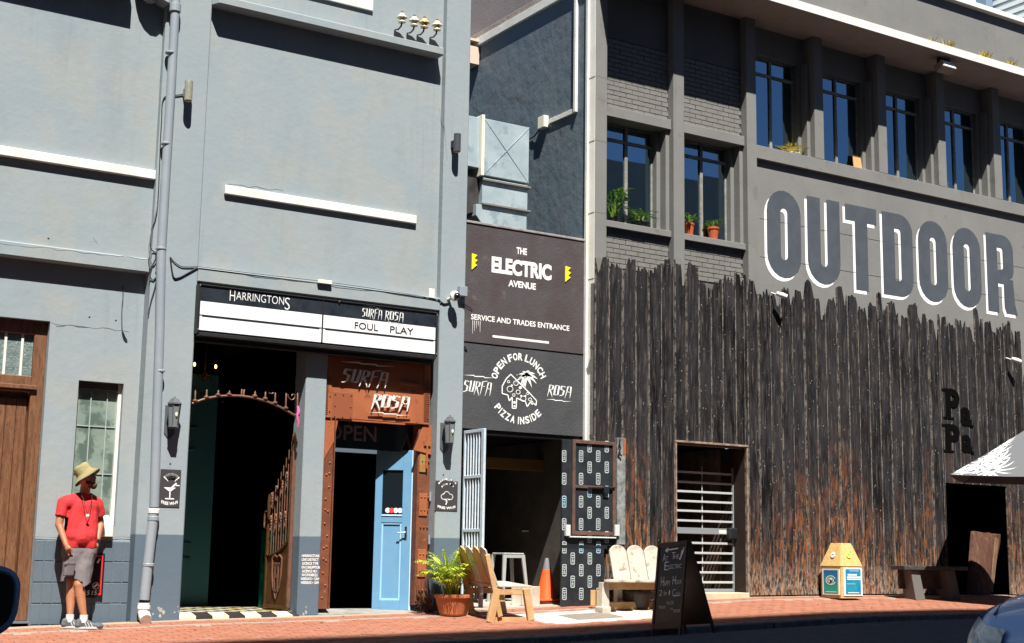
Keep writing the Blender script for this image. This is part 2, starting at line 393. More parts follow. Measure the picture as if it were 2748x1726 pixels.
# left bay, lower wall with door and window openings
dL, dR, dT = 2.2, X(134, 880, .2), Z(130, 862, .2)
wL, wR, wT, wB = X(205, 1120, .2), X(328, 1100, .2), Z(270, 1025, .2), Z(270, 1412, .2)
m = wallgrid(M(), -4, XP1, -.6, zled0, .2, .55, [(dL, dR, -.7, dT), (wL, wR, wB, wT)])
part('wall', m, m_wall, gb)
part('wall', M().box(-4, XP1, .1, .55, zled1, ZT), m_wall, gb)
part('ledge', M().box(-4, XP1, .055, .55, zled0, zled1), m_wall, gb, bev=.012)
part('pier', M().box(XP1, XP1R, 0, .6, -.6, ZT), m_pier, gb, bev=.012)
part('pier', M().box(XP2, XP2R, 0, .6, -.6, ZT), m_pier, gb, bev=.012)
zc0 = Z(1000, 104.5, -.1); zc1 = Z(1000, 82.7, -.1)
zband = Z(850, 757, 0)
part('wall', M().box(XP1R, XP2, .11, .5, zband, ZT), m_wall, gb)
part('band', M().box(XP1R, XP2, 0, .6, zm, zband), m_wall, gb, bev=.01)
c = M(); xa, xb = X(561, 12), X(1192, 148, -.1)
c.prism([(xa, .11, zc0), (X(589, 9, -.1), -.1, zc0), (xb, -.1, zc0), (xb, .11, zc0)], (0, 0, zc1-zc0))
part('cornice', c, m_wall, gb, bev=.012)
zb0, zb1 = Z(860, 560, .06), Z(860, 537, .06)
part('white_bar', M().box(X(605, 507, .06), X(1119, 590, .06), .06, .11, zb0, zb1), m_white, gb, bev=.008)
part('white_bar', M().box(-4, XP1, .035, .1, Z(210, 449, .035), Z(210, 424, .035)), m_white, gb, bev=.008)
part('pilaster', M().box(XCL, XCR, .08, .42, -.4, Z(850, 915, .08)), m_pier, gb, bev=.01)
# raised letter plaque high on the wall
pq = part('wall_plaque', M().box(X(780, 0, .10), X(1000, 10, .10), .075, .108, Z(999, 31, .1), Z(999, 31, .1)+1.1), m_white, gb, bev=.004)
s = M(); zq = Z(999, 31, .1)
text(s, '1927', plane(X(880, 8, .07), X(978, 8, .07), zq+.10, zq+.36, .073), .02)
part('lettering', s, m_black, pq)
# dado tiles on the left wall: raised render squares with grooves between
zd = 1.005; tx0, tx1 = X(90, 1500, .2), X(405, 1500, .2)
nx = 12; tw = (tx1-tx0)/nx; th = .238
for i in range(nx):
    for j in range(5):
        z1 = zd-j*th; z0 = z1-th
        x0 = tx0+i*tw
        mm = M().box(x0+.005, x0+tw-.005, .178+rnd.uniform(-.002, .002), .2, z0+.005, z1-.005)
        part('dado_tile', mm, m_dado, gb, bev=.004)
part('dado_backing', M().box(dR, XP1, .186, .2, -.5, zd), mat('dado_groove_paint', (.115, .155, .19), rough=.8), gb)
part('plinth', M().box(-4, tx0-.02, .12, .34, -.5, base(4)+.05), m_dado, gb, bev=.01)
# timber door with glazed light above
yd = .34; dz0 = base(4.2)+.05
dx = dR
wood = M()
ztb = Z(40, 1068, yd)
fr = M(); xg1 = X(87, 950, yd); zg1 = Z(60, 897, yd); zg0 = Z(60, 1009, yd)
fr.box(xg1, dx, yd-.05, yd+.06, dz0, dT)
fr.box(dL, xg1, yd-.05, yd+.06, zg1, dT)
fr.box(dL, xg1, yd-.05, yd+.06, Z(60, 1052, yd), zg0)
dd = part('timber_door', M().box(dL, xg1, yd+.05, yd+.09, dz0, Z(60, 1052, yd)), m_brown, gb)
part('door_frame', fr, m_brown, dd, bev=.008)
part('transom_sill', M().box(dL, xg1+.06, yd-.09, yd-.05, Z(60, 1046, yd), Z(60, 1034, yd)), m_brown, dd, bev=.006)
xx = xg1 - .012; i = 0
while xx > dL+.1:
    part('door_plank', M().box(xx-.118, xx-.004, yd+.02, yd+.05, dz0+.02, ztb), m_brown, dd, bev=.005); xx -= .118; i += 1
m_patg = mat('patterned_glass', (.10, .15, .15), (.16, .2, .19), 30, .25, .9, 70, spec=.8, bst=.01)
part('pane', M().box(dL, xg1, yd+.0, yd+.01, zg0, zg1), m_patg, dd)
for px in (12, 57): 
    x = X(px, 950, yd); part('glazing_bar', M().box(x-.014, x+.014, yd-.02, yd, zg0, zg1), m_white, dd)
part('step', M().box(dL, dR, .12, .4, -.5, dz0), m_dado, gb)
# small window
wf = thing('small_window', None, None, (wL, .3, wB)); wf.parent = gb; wf.location = Vector((wL, .3, wB))-ORG[gb]
yw = .32
fx0, fx1 = wL, X(305, 1200, yw)
f = M(); f.box(wL, wL+.035, yw-.03, yw+.05, wB, wT-.05); f.box(fx1, fx1+.07, yw-.05, yw+.05, wB, wT); f.box(wL, fx1, yw-.03, yw+.05, wB, wB+.05)
f.box(fx1+.07, wR, yw-.03, yw+.05, wB, wT)
part('window_frame', f, m_white, wf, bev=.006)
part('head', M().box(wL, fx1, yw-.04, yw+.05, wT-.09, wT), mat('dark_frame', (.07, .05, .05), rough=.5), wf, bev=.005)
m_winmilk = mat('hazy_green_glass', (.15, .21, .18), (.24, .29, .25), 2.2, .12, 0, spec=.9, c3=(.09, .13, .11), sc3=3.2, t3=.5)
part('pane', M().box(wL, fx1, yw, yw+.008, wB, wT), m_winmilk, wf)
for px in (232, 276): part('window_bar', M().box(X(px, 1250, yw)-.006, X(px, 1250, yw)+.006, yw-.015, yw-.001, wB, wT-.1), mat('dull_bar', (.3, .34, .32)), wf)
for py in (1145, 1272): part('window_bar', M().box(wL, fx1, yw-.012, yw-.001, Z(260, py, yw)-.006, Z(260, py, yw)+.006), mat('dull_bar', (.3, .34, .32)), wf)
sl_ = M(); zs0, zs1 = Z(300, 1441, .1), Z(300, 1409, .1)
sl_.prism([(wL-.03, .32, zs0), (wL-.03, .10, zs0), (wL-.03, .10, zs1), (wL-.03, .32, zs1+.12)], (wR-wL-.02, 0, 0))
part('sill', sl_, m_cream, gb, bev=.006)
# cornice casting the scalloped shadow above the left bay (above the frame)
c = M(); c.box(-4, X(352, 20, .1)-.07, -.11, .1, 7.62, 7.9)
part('cornice', c, m_wall, gb)
c = M(); pts = []
for i in range(9): q = R(90*i/8); pts.append((XP1-.35+.32*math.sin(q)*.9, -.12, 6.85-.2*math.cos(q)))
xk = X(392, 5, .1)-.08; c.prism([(xk, -.12, 8.2)]+[(xk+(XP1-.0-xk)*i/7, -.12, 7.93-.33*(math.sin(PI/2*i/7)**.8)) for i in range(8)]+[(XP1, -.12, 8.2)], (0, .22, 0))
part('corbel', c, m_wall, gb, bev=.01)
part('parapet', M().box(-4, XP2R, -.12, .6, ZT, ZT+.8), m_wall, gb)
part('roof', M().box(-4, XP2R, .6, 9, ZT-.2, ZT), m_wall, gb)
part('side_wall', M().box(XP2R-.3, XP2R, .6, 9, -.6, ZT-.2), m_wall, gb)
# dark rooms behind the openings
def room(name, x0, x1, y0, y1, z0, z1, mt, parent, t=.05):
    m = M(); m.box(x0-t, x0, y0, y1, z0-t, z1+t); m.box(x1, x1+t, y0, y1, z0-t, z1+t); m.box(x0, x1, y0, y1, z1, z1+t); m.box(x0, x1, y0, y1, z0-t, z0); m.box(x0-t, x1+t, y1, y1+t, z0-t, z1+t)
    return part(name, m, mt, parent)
fa = .185
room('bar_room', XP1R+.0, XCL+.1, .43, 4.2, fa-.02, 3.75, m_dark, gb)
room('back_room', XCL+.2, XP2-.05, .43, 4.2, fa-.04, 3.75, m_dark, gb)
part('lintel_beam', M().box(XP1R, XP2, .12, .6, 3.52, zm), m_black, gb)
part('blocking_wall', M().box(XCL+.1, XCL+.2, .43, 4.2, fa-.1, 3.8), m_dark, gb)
# chequered threshold
m_tb = mat('black_tile', (.035, .03, .03), None, rough=.25); m_tw = mat('cream_tile', (.62, .56, .38), None, rough=.25); m_ty = mat('yellow_tile', (.5, .38, .12), None, rough=.25)
flo = thing('chequered_floor', None, None, (6.6, .2, fa)); flo.parent = gb; flo.location = Vector((6.6, .2, fa))-ORG[gb]
ts = .208; ni = int((XCL-XP1R+.05)/ts)+1
for j in range(11):
    for i in range(ni):
        x0 = XP1R+i*ts; x1 = min(x0+ts-.004, XCL+.12 if j else XCL+.0)
        if x1-x0 < .03: continue
        y0 = .0+j*ts; y1 = y0+ts-.004
        za = .125 if j == 0 else fa; zb = fa
        if j == 0:
            mm = M().hexa([(x0, y0+.01, -.1), (x1, y0+.01, -.1), (x1, y1, -.1), (x0, y1, -.1)], [(x0, y0+.01, za), (x1, y0+.01, za+.02), (x1, y1, zb), (x0, y1, zb)])
        else: mm = M().box(x0, x1, y0, y1, fa-.02, fa)
        k = (i+j) % 2
        part('floor_tile', mm, m_tb if k else (m_ty if (i*3+j) % 5 == 0 and j > 0 else m_tw), flo)
part('threshold', M().hexa([(XCR-.1, .03, -.1), (XP2, .03, -.1), (XP2, .6, -.1), (XCR-.1, .6, -.1)], [(XCR, .03, .15), (XP2, .03, .17), (XP2, .6, .2), (XCR, .6, .2)]), mat('worn_threshold', (.3, .29, .27), (.18, .18, .17), 4, .8, .6, 40), gb)
# teal leaf, green lining, pink panel inside
xt1 = X(578, 1200, 2.0)
td = part('teal_door_leaf', M().box(XP1R+.02, xt1, 2.0, 2.05, fa, 3.3), mat('teal_leaf_paint', (.03, .14, .18), None, rough=.5), gb)
for zz in (2.55, 2.25, 1.0, .8):
    part('moulding', M().box(XP1R+.02, xt1-.28, 1.975, 2.0, zz, zz+.035), mat('teal_moulding_paint', (.02, .10, .12), None, rough=.4), td, bev=.008)
part('green_lining', M().box(XCL+.075, XCL+.1, .45, 1.5, fa, 1.2), m_green, gb)
part('pink_panel', M().box(X(620, 1150, 3), X(722, 1150, 3), 3, 3.03, Z(640, 1185, 3), Z(700, 1105, 3)), mat('dim_magenta', (.30, .02, .09), rough=.8), gb)
# ================================================================== SIGNBOARD over the entrance
mq = thing('signboard', 'long black and white cinema style signboard reading HARRINGTONS and SURFA ROSA', 'signboard', (7.6, 0, 3.6))
yb = -.10
qx0, qx1 = X(531, 820, yb), X(1174, 890, yb); qz1 = Z(850, 797, yb)-.012; qz0 = Z(865, 919, yb)
part('case', M().box(qx0, qx1, yb+.02, .11, qz0-.045, qz1), m_black, mq, bev=.006)
zh = Z(865, 843.5, yb)               # bottom of the dark header
xd = X(866, 860, yb)
m_head = mat('navy_header_paint', (.010, .014, .022), (.022, .028, .036), 5, .35)
m_light = mat('white_acrylic', (.74, .75, .76), (.70, .71, .71), 3, .4)
for a, b in ((qx0+.03, xd-.01), (xd+.01, qx1-.03)):
    part('header_panel', M().box(a, b, yb+.004, yb+.02, zh, qz1-.016), m_head, mq)
    zl = Z(865, 881, yb)
    part('letter_panel', M().box(a, b, yb+.004, yb+.02, zl+.008, zh-.006), m_light, mq)
    part('letter_panel', M().box(a, b, yb+.004, yb+.02, qz0, zl-.008), m_light, mq)
    part('letter_rail', M().box(a+.03, b-.03, yb-.003, yb+.02, zl-.008, zl+.008), m_black, mq)
fr = M(); fr.box(qx0, qx1, yb-.012, yb+.02, qz1-.016, qz1); fr.box(qx0, qx0+.028, yb-.012, yb+.02, qz0-.04, qz1-.016); fr.box(qx1-.028, qx1, yb-.012, yb+.02, qz0-.04, qz1-.016)
fr.box(xd-.009, xd+.009, yb-.006, yb+.02, qz0, qz1-.03); fr.box(qx0+.028, qx1-.028, yb-.03, .06, qz0-.075, qz0-.03); fr.box(qx0, qx1, .0, .1, qz0-.13, qz0-.075)
part('frame', fr, m_black, mq, bev=.004)
s = M(); yt = yb+.002
def tx(sx, px0, py0, px1, py1, y, s, b=0.0):   # text spanning pixels: bottom-left .. top-right on plane y
    x0, x1 = X(px0, py0, y), X(px1, py1, y); text(s, sx, plane(x0, x1, Z(px0, py0, y), Z(px1, py1, y), y), b)
hz0, hz1 = Z(617, 807, yt), Z(617, 778, yt)
hx0, hx1 = X(617, 790, yt), X(778, 810, yt)
dh = hx1-hx0
text(s, 'H', plane(hx0, hx0+dh*.085, hz0, hz1+.0, yt), -.012)
text(s, 'ARRINGTON', plane(hx0+dh*.105, hx0+dh*.90, hz0+.025, hz1-.012, yt), -.012)
text(s, 'S', plane(hx0+dh*.915, hx1, hz0-.03, hz1-.012, yt), -.012)
sx0, sx1, sz0, sz1 = X(970, 855, yt), X(1050, 855, yt), Z(1020, 862, yt), Z(1020, 838, yt)
u0, u1 = X(972, 845, yt), X(1026, 850, yt)
jag(s, 'SURFA', lambda u, v: (u0+(u1-u0)*u, yt, sz0+.04+(sz1-sz0)*v*.9), t=.3)
u2, u3 = X(1034, 850, yt), X(1083, 855, yt)
jag(s, 'ROSA', lambda u, v: (u2+(u3-u2)*u, yt, sz0+.04+(sz1-sz0)*v*.9), t=.3, under=-.42)
jag(s, '', lambda u, v: (u0+(u1-u0)*u, yt, sz0+.04+(sz1-sz0)*v*.9), under=1.3)
part('lettering', s, m_lwhite, mq, recalc=False, kind='stuff')
s = M(); yt2 = yb-.0005
fz = Z(990, 886, yt2); fz1 = Z(990, 868, yt2)
text(s, 'FOUL', plane(X(952, 870, yt2), X(1015, 880, yt2), fz, fz1, yt2), .006)
text(s, 'PLAY', plane(X(1047, 880, yt2), X(1110, 890, yt2), fz, fz1, yt2), .006)
part('letters', s, m_black, mq, recalc=False, kind='stuff')
def bolt(x, y, z, p, r=.012, mt=None): return part('bolt', M().lathe((x, y, z), [(r, .004), (r, -.006), (r*.5, -.012)], 8, 'y'), mt or m_chrome, p)
for x, z in ((qx0+.014, qz1-.02), (qx1-.014, qz1-.04), (qx0+.014, qz0), (qx1-.014, qz0+.0), (xd+.22, qz1-.015)): bolt(x, yb-.012, z, mq)

# ================================================================== WROUGHT IRON ARCH AND GATE (entrance A)
ar = thing('iron_arch', 'bronze painted iron arch bar with upright spikes and scrolls across the left entrance', 'iron arch', (6.6, .1, 2.6))
def G(zx, zy, y=.10): return A(480+zx*.15873, 1020+zy*.15873, y)
arc = [G(220, 400), G(300, 368), G(470, 310), G(660, 277), G(860, 265), G(1060, 270), G(1280, 305), G(1457, 355), G(1623, 415), G(1806, 510), G(1980, 612)]
part('arch_bar', M().tube(arc, .016, 8), m_iron, ar, smooth=True)
for x, b, t in ((272, 362, 190), (465, 300, 178), (660, 262, 188), (848, 252, 195), (1057, 260, 170), (1095, 262, 175), (1282, 280, 205), (1457, 325, 215), (1623, 395, 228), (1806, 485, 238), (2000, 600, 235)):
    p, q = G(x, b), G(x+8, t); mm = M().tube([p, q, q+Vector((0, 0, .012))], [.011, .011, .004], 8)
    if x not in (1057, 1095): mm.lathe(p, [(.01, -.01), (.034, .0), (.034, .012), (.012, .03)], 10)
    part('spike', mm, m_iron, ar, smooth=True)
sc_ = [G(1840, 240), G(1850, 290), G(1890, 335), G(1935, 330), G(1962, 290), G(1960, 250), G(1925, 240), G(1905, 262)]
part('scroll', M().tube(sc_, .006, 6), m_iron, ar, smooth=True)
part('scroll', M().tube([G(1520, 215), G(1550, 230), G(1580, 228), G(1600, 213)], .006, 6), m_iron, ar, smooth=True)

gt = thing('iron_gate', 'brown bronze panelled iron gate leaf with an H crest standing open', 'gate', (7.4, .2, .2))
H0 = Vector((XCL-.02, .14, 0)); 
H0 = Vector((XCL-.03, .30, 0))
yf = .92; F0 = Vector((X(712, 1600, yf), yf, 0)); dv = (F0-H0); Lg = dv.length; dv.normalize(); nv = Vector((dv.y, -dv.x, 0))
if nv.y > 0: nv = -nv
def gp(u, z, o=0.0): return H0 + dv*u + nv*o + Vector((0, 0, z))     # u from hinge
zg = .225
def gz(px, py, u): 
    p = H0+dv*u; return A(px, py, p.y).z
zt_h, zt_f = gz(790, 1470, 0), gz(712, 1482, Lg)
z_f = gz(715, 1490, Lg); z_h = gz(786, 1440, .02)
cur = [(Lg*(1-i/10), z_f + (z_h-z_f)*((i/10)**2.2)) for i in range(11)]
pts = [gp(0, zg), gp(Lg, zg)] + [gp(u, z) for u, z in cur]
part('panel', M().prism(pts, nv*-.02), m_bronze, gt)
part('top_rail', M().tube([gp(u, z, .01) for u, z in cur], .014, 8), m_bronze, gt, smooth=True)
ztop = gz(793, 1165, 0)
part('hinge_post', M().bar(gp(0, zg, .0), gp(0, ztop), .045, .045, nv), m_iron, gt, bev=.004)
part('lock_stile', M().bar(gp(Lg, zg), gp(Lg, gz(728, 1325, Lg)), .035, .04, nv), m_bronze, gt, bev=.004)
part('bottom_rail', M().bar(gp(-.02, zg-.0, .01), gp(Lg+.01, zg, .01), .04, .05, (0, 0, 1)), m_bronze, gt, bev=.004)
rg = random.Random(3)
for i in range(1, 9):
    u = Lg*i/9.5; z0 = next(z for uu, z in cur if uu <= u+.04); zt = z_f + .72 + (ztop-z_f-.72)*(1-u/Lg)**1.15
    part('gate_bar', M().tube([gp(u, z0, .0), gp(u, zt, .0)], .0075, 6), m_iron, gt)
    if i % 2 == 0:
        for zz in (z0+(zt-z0)*(.18+.04*i), z0+(zt-z0)*(.62+.03*i)):
            mm = M(); 
            for k, (a, r_) in enumerate(((-.08, .014), (-.05, .008), (-.015, .011), (.02, .011), (.055, .008), (.08, .015))): mm.ell(gp(u+(.012 if k in (0, 5) else -.002), zz+a, .012), (r_, r_, .024), 8, 6)
            part('twisted_collar', mm, m_iron, gt, smooth=True)
hh = M().tube([gp(Lg, z_f+.95, .0), gp(Lg+.09, z_f+.95, .03), gp(Lg+.10, z_f+.93, .03)], .012, 6)
hh = M().tube([gp(Lg, gz(705, 1372, Lg)), gp(Lg+.10, gz(705, 1372, Lg)), gp(Lg+.115, gz(700, 1380, Lg)), gp(Lg+.115, gz(700, 1408, Lg)), gp(Lg+.10, gz(705, 1416, Lg)), gp(Lg, gz(708, 1416, Lg))], .011, 6)
part('handle', hh, m_iron, gt, smooth=True)
zc = (zg+z_f)/2+.05; cu = Lg*.5
def cr(u, v): return gp(cu-u, zc+v, .012)
shield = [(-.13, .24), (-.06, .28), (0, .25), (.06, .28), (.13, .24), (.12, .02), (.09, -.12), (0, -.27), (-.09, -.12), (-.12, .02), (-.13, .24)]
part('crest', M().tube([cr(*p) for p in shield], .012, 6), m_iron, gt, smooth=True)
s = M()
for a, b, c_, d in ((-.055, -.03, -.16, .17), (.03, .055, -.16, .17), (-.03, .03, -.01, .03), (-.07, -.015, .16, .185), (.015, .07, .16, .185), (-.07, -.015, -.18, -.155), (.015, .07, -.18, -.155)):
    p = [cr(a, c_), cr(b, c_), cr(b, d), cr(a, d)]; s.prism(p, nv*.014)
part('letter_h', s, m_iron, gt)
# pink ribbon on the arch end
rb = M(); p0 = G(2010, 440, .07)
rb.tube([p0, G(2025, 520, .06), G(2000, 600, .05), G(2022, 700, .06), G(2008, 800, .06)], [.012, .022, .014, .02, .008], 7)
part('ribbon', rb, mat('pink_ribbon', (.6, .12, .3)), None, smooth=True, label='pink ribbon knotted round the top of the iron gate post', cat='ribbon')
# chandelier bulbs in the dark room
ch = thing('chandelier', 'dark chandelier with two small glowing bulbs inside the left doorway', 'chandelier', (6.35, 1.6, 2.9))
m_bulb = mat('glowing_bulb', (1, .7, .3)); t_, N_, L_, b_ = srf(m_bulb); b_.inputs['Emission Color'].default_value = (1, .55, .18, 1); b_.inputs['Emission Strength'].default_value = 3
cc = A(550, 1000, 1.6)
part('frame', M().tube([cc+Vector((0, 0, .6)), cc+Vector((0, 0, -.1))], .012).lathe(cc, [(.02, -.12), (.05, -.06), (.02, 0)], 10), m_bronze, ch)
for px, py in ((522, 978), (579, 984)):
    p = A(px, py, 1.6)
    part('arm', M().tube([cc, (cc+p)/2+Vector((0, 0, -.12)), p+Vector((0, 0, -.05))], .008, 6), m_bronze, ch)
    part('bulb', M().ell(p, (.017, .017, .028), 8, 6), m_bulb, ch, smooth=True)
for k in range(16):
    a = rg.uniform(0, 2*PI); rr = rg.uniform(.05, .32); p = cc+Vector((rr*math.cos(a), rr*math.sin(a)*.6, rg.uniform(-.5, .0)))
    part('crystal', M().ell(p, (.012, .012, .025), 6, 4), mat('crystal', (.1, .08, .07), rough=.1, spec=1), ch)

# ================================================================== ENTRANCE B: rust steel frame, box sign, blue door
rs = thing('rusted_door_frame', 'rust orange riveted steel door frame with cut SURFA ROSA letters on its box head', 'door frame', (8.5, .15, .15))
def rivets(pts, p, y, r=.012, mt=None):
    for x, z in pts: part('rivet', M().lathe((x, y, z), [(r, .002), (r, -.004), (r*.6, -.011), (.001, -.014)], 8, 'y'), mt or m_rust, p, smooth=True)
bx0, bx1 = XCR+.005, X(1153, 1080, .13); bz0, bz1 = Z(1050, 1133, .13), Z(1050, 1000, .13)+.42
part('box_head', M().box(bx0, bx1, .13, .42, bz0, bz1), m_rust, rs, bev=.006)
part('head_lip', M().box(bx0, bx1-.36, .135, .2, bz0-.022, bz0), m_rust, rs)
for a, b in ((bx0, bx0+.085), (bx1-.1, bx1)):
    st = part('riveted_strap', M().box(a, b, .118, .13, bz0, bz1-.28), m_rust, rs, bev=.003)
    n = 22
    rr = M()
    for k in range(n): rr.box(a+.008, b-.012 if a > bx0 else b-.05, .112, .118, bz0+.04+k*.026, bz0+.05+k*.026)
    part('strap_ribs', rr, m_rustd, st)
    rivets([((a+b)/2+.02, bz0+q) for q in (.08, .28, .5)], st, .116, .009, m_rustd)
ax0, ax1, az0, az1 = X(893, 1090, .12), X(947, 1090, .12), Z(920, 1128, .12), Z(920, 1053, .12)
ac = part('access_plate', M().box(ax0, ax1, .122, .13, az0+.02, az1), mat('plate_orange', (.23, .072, .035), None, rough=.6), rs, bev=.003)
rivets([(x, z) for x in (ax0+.03, (ax0+ax1)/2, ax1-.03) for z in (az0+.045, az1-.03)]+[(x, (az0+az1)/2) for x in (ax0+.03, ax1-.03)], ac, .122, .009, m_rustd)
part('slot_cover', M().obox(A(1100, 1031, .12), (.16, 0, -.012), (0, .012, 0), (0, 0, .018)), m_rust, rs, bev=.003)
s = M(); yl = .085; th = (0, .018, 0)
z0, z1 = Z(990, 1030, yl), Z(990, 995, yl)
u0, u1 = X(918, 1020, yl), X(1040, 1020, yl)
jag(s, 'SURFA', lambda u, v: (u0+(u1-u0)*u+.03*v, yl, z0+(z1-z0)*v), t=.36, thick=th)
jag(s, '', lambda u, v: (u0+(u1-u0)*u+.03*v, yl, z0+(z1-z0)*v), under=1.5, thick=th)
z0, z1 = Z(1050, 1094, yl), Z(1050, 1061, yl); u2, u3 = X(1000, 1080, yl), X(1098, 1080, yl)
jag(s, 'ROSA', lambda u, v: (u2+(u3-u2)*u+.02*v, yl, z0+(z1-z0)*v), t=.36, under=-.52, thick=th)
part('metal_letters', s, m_white, rs)
s = M()
for k in range(6): p = Vector((bx0+.2+k*.2, yl+.018, z1+.0)); 
# uprights
lx0, lx1 = XCR+.002, X(893, 1300, .2); rx0, rx1 = X(1112, 1350, .2), XP2-.004
fl = base(8.5)
cl = part('column', M().box(lx0, lx1-.035, .15, .38, fl+.06, bz0-.002), m_rustd, rs, bev=.004)
part('column_flange', M().box(lx1-.035, lx1-.02, .12, .42, fl+.06, bz0-.002), m_rustd, cl, bev=.003)
rivets([(lx0+.07+(k % 2)*.04, fl+.2+k*.155) for k in range(15)]+[(lx0+.11-(k % 2)*.04, fl+.22+k*.155) for k in (3, 4, 7, 10)], cl, .15, .014, m_rust)
part('gusset', M().prism([(lx0, .14, bz0-.002), (lx1+.02, .14, bz0-.002), (lx1-.03, .14, bz0-.30), (lx0+.02, .14, bz0-.55)], (0, .02, 0)), m_rust, rs, bev=.003)
cr_ = part('column', M().box(rx0+.02, rx1, .17, .40, fl+.1, bz0-.002), m_rustd, rs, bev=.004)
part('plate', M().box(rx0+.04, rx0+.14, .155, .17, 2.0, 2.35), mat('olive_plate', (.26, .2, .06), (.3, .12, .04), 6, .6), cr_, bev=.003)
part('plate', M().box(rx0+.05, rx1-.03, .155, .17, 1.42, 1.72), m_rust, cr_, bev=.003)
part('plate', M().box(rx0+.05, rx1-.03, .155, .17, .62, .98), m_rust, cr_, bev=.003)
part('gusset', M().prism([(rx0-.06, .14, bz0-.35), (rx0+.08, .14, bz0-.002), (rx1, .14, bz0-.002), (rx1, .14, bz0-.4)], (0, .02, 0)), m_rust, rs, bev=.003)
rivets([(rx0+.08+i*.05, z) for z in (1.67, 1.5, 1.28, .92, .7, .45, 2.15, 2.3) for i in range(3)], cr_, .155, .011, m_rust)
part('bolt_rod', M().tube([(rx1-.07, .13, 2.05), (rx1-.07, .13, 2.5)], .014, 8).box(rx1-.12, rx1-.02, .12, .17, 2.35, 2.40), m_rust, cr_)
for z in (1.62, 1.05): part('hinge', M().tube([(rx1-.01, .12, z), (rx1-.01, .12, z+.12)], .014, 8), m_steelg, cr_)
part('rubble', M().box(rx0+.03, rx1-.02, .16, .36, fl-.05, fl+.1), m_dark, rs)
# glass fanlight with the word OPEN
fg = thing('fanlight', 'dark glass above the blue door with the grey word OPEN', 'fanlight', (8.5, .3, 2.3))
fz0, fz1 = Z(950, 1205, .32), bz0
part('glass', M().box(lx1-.02, rx0+.02, .33, .34, fz0, bz0-.001), m_glass_d, fg)
part('rail', M().box(lx1-.02, X(1010, 1205, .32), .30, .36, fz0-.05, fz0), mat('dim_blue_rail', (.08, .11, .14)), fg)
s = M(); yy = .328; x0_, x1_ = X(876, 1170, yy), X(1010, 1180, yy)
zz0, zz1 = Z(960, 1184, yy), Z(960, 1142, yy)
text(s, 'OPEN', plane(x0_, x1_, zz0, zz1, yy), .012)
part('lettering', s, mat('grey_letter_film', (.16, .13, .13)), fg, recalc=False)
# blue door, standing ajar
bd = thing('blue_door', 'sky blue half glazed door standing ajar in the right entrance', 'door', (9.1, .35, .15))
Pn = A(1095, 1648, .32); Pf = A(997, 1641, .56); Pn.z = Pf.z = fl+.0
dvv = Pf-Pn; Ld = dvv.length; dvv.normalize(); nn = Vector((dvv.y, -dvv.x, 0)); 
if nn.y > 0: nn = -nn
zD = Z(1108, 1209, .32)
def dp(u, z, o=0.0): return Pn+dvv*u+nn*o+Vector((0, 0, z-Pn.z))
def dbox(u0, u1, z0, z1, o0, o1): return M().hexa([dp(u0, z0, o0), dp(u1, z0, o0), dp(u1, z0, o1), dp(u0, z0, o1)], [dp(u0, z1, o0), dp(u1, z1, o0), dp(u1, z1, o1), dp(u0, z1, o1)])
zb = fl+.03
gw0, gw1 = Ld*.24, Ld*.80; gz0, gz1 = A(1060, 1381, .42).z, A(1060, 1262, .42).z; pz0, pz1 = A(1060, 1612, .42).z, A(1060, 1403, .42).z
for a in ((0, gw0, zb, zD), (gw1, Ld, zb, zD), (gw0, gw1, zb, pz0), (gw0, gw1, pz1, gz0), (gw0, gw1, gz1, zD)):
    part('stile' if a[2] == zb and a[3] == zD else 'rail', dbox(*a, -.02, .02), m_bdoor, bd, bev=.003)
part('edge', dbox(-.05, -.001, zb, zD, -.02, .015), m_bdoorl, bd)
part('panel', dbox(gw0, gw1, pz0, pz1, -.015, -.004), m_bdoor, bd)
fr = M()
for a in ((gw0, gw0+.025, pz0, pz1), (gw1-.025, gw1, pz0, pz1), (gw0+.025, gw1-.025, pz0, pz0+.025), (gw0+.025, gw1-.025, pz1-.025, pz1)):
    q = dbox(*a, -.01, .012); fr.add(q.v, q.f)
part('moulding', fr, mat('light_blue_trim', (.26, .47, .66), rough=.5), bd, bev=.004)
part('window', dbox(gw0, gw1, gz0, gz1, -.006, -.002), m_glass_d, bd)
part('window_bead', dbox(gw0, gw1, gz0-.02, gz0, .0, .03), m_bdoorl, bd)
for k, (u, c) in enumerate(((.30, (.6, .6, .7)), (.42, (.7, .7, .7)), (.53, (.6, .05, .05)), (.64, (.6, .6, .6)))):
    st = M(); cpt = dp(Ld*(.80-.56*(1-u)*.6-.2+.1), gz0+.05, .001); uu = Ld*u
    rr = .035
    ring = [dp(uu+rr*math.cos(R(a)), gz0+.055+rr*math.sin(R(a)), .001) for a in range(0, 360, 30)]
    st.add(ring, [tuple(range(12))]); part('sticker', st, mat('sticker_%d' % 1, c), bd, recalc=False)
part('handle', M().tube([dp(.06, 1.20, .02), dp(.06, 1.20, .07), dp(.17, 1.19, .07)], .009, 8), m_chrome, bd, smooth=True)
part('lock_plate', dbox(.045, .075, 1.1, 1.28, .02, .024), m_chrome, bd)
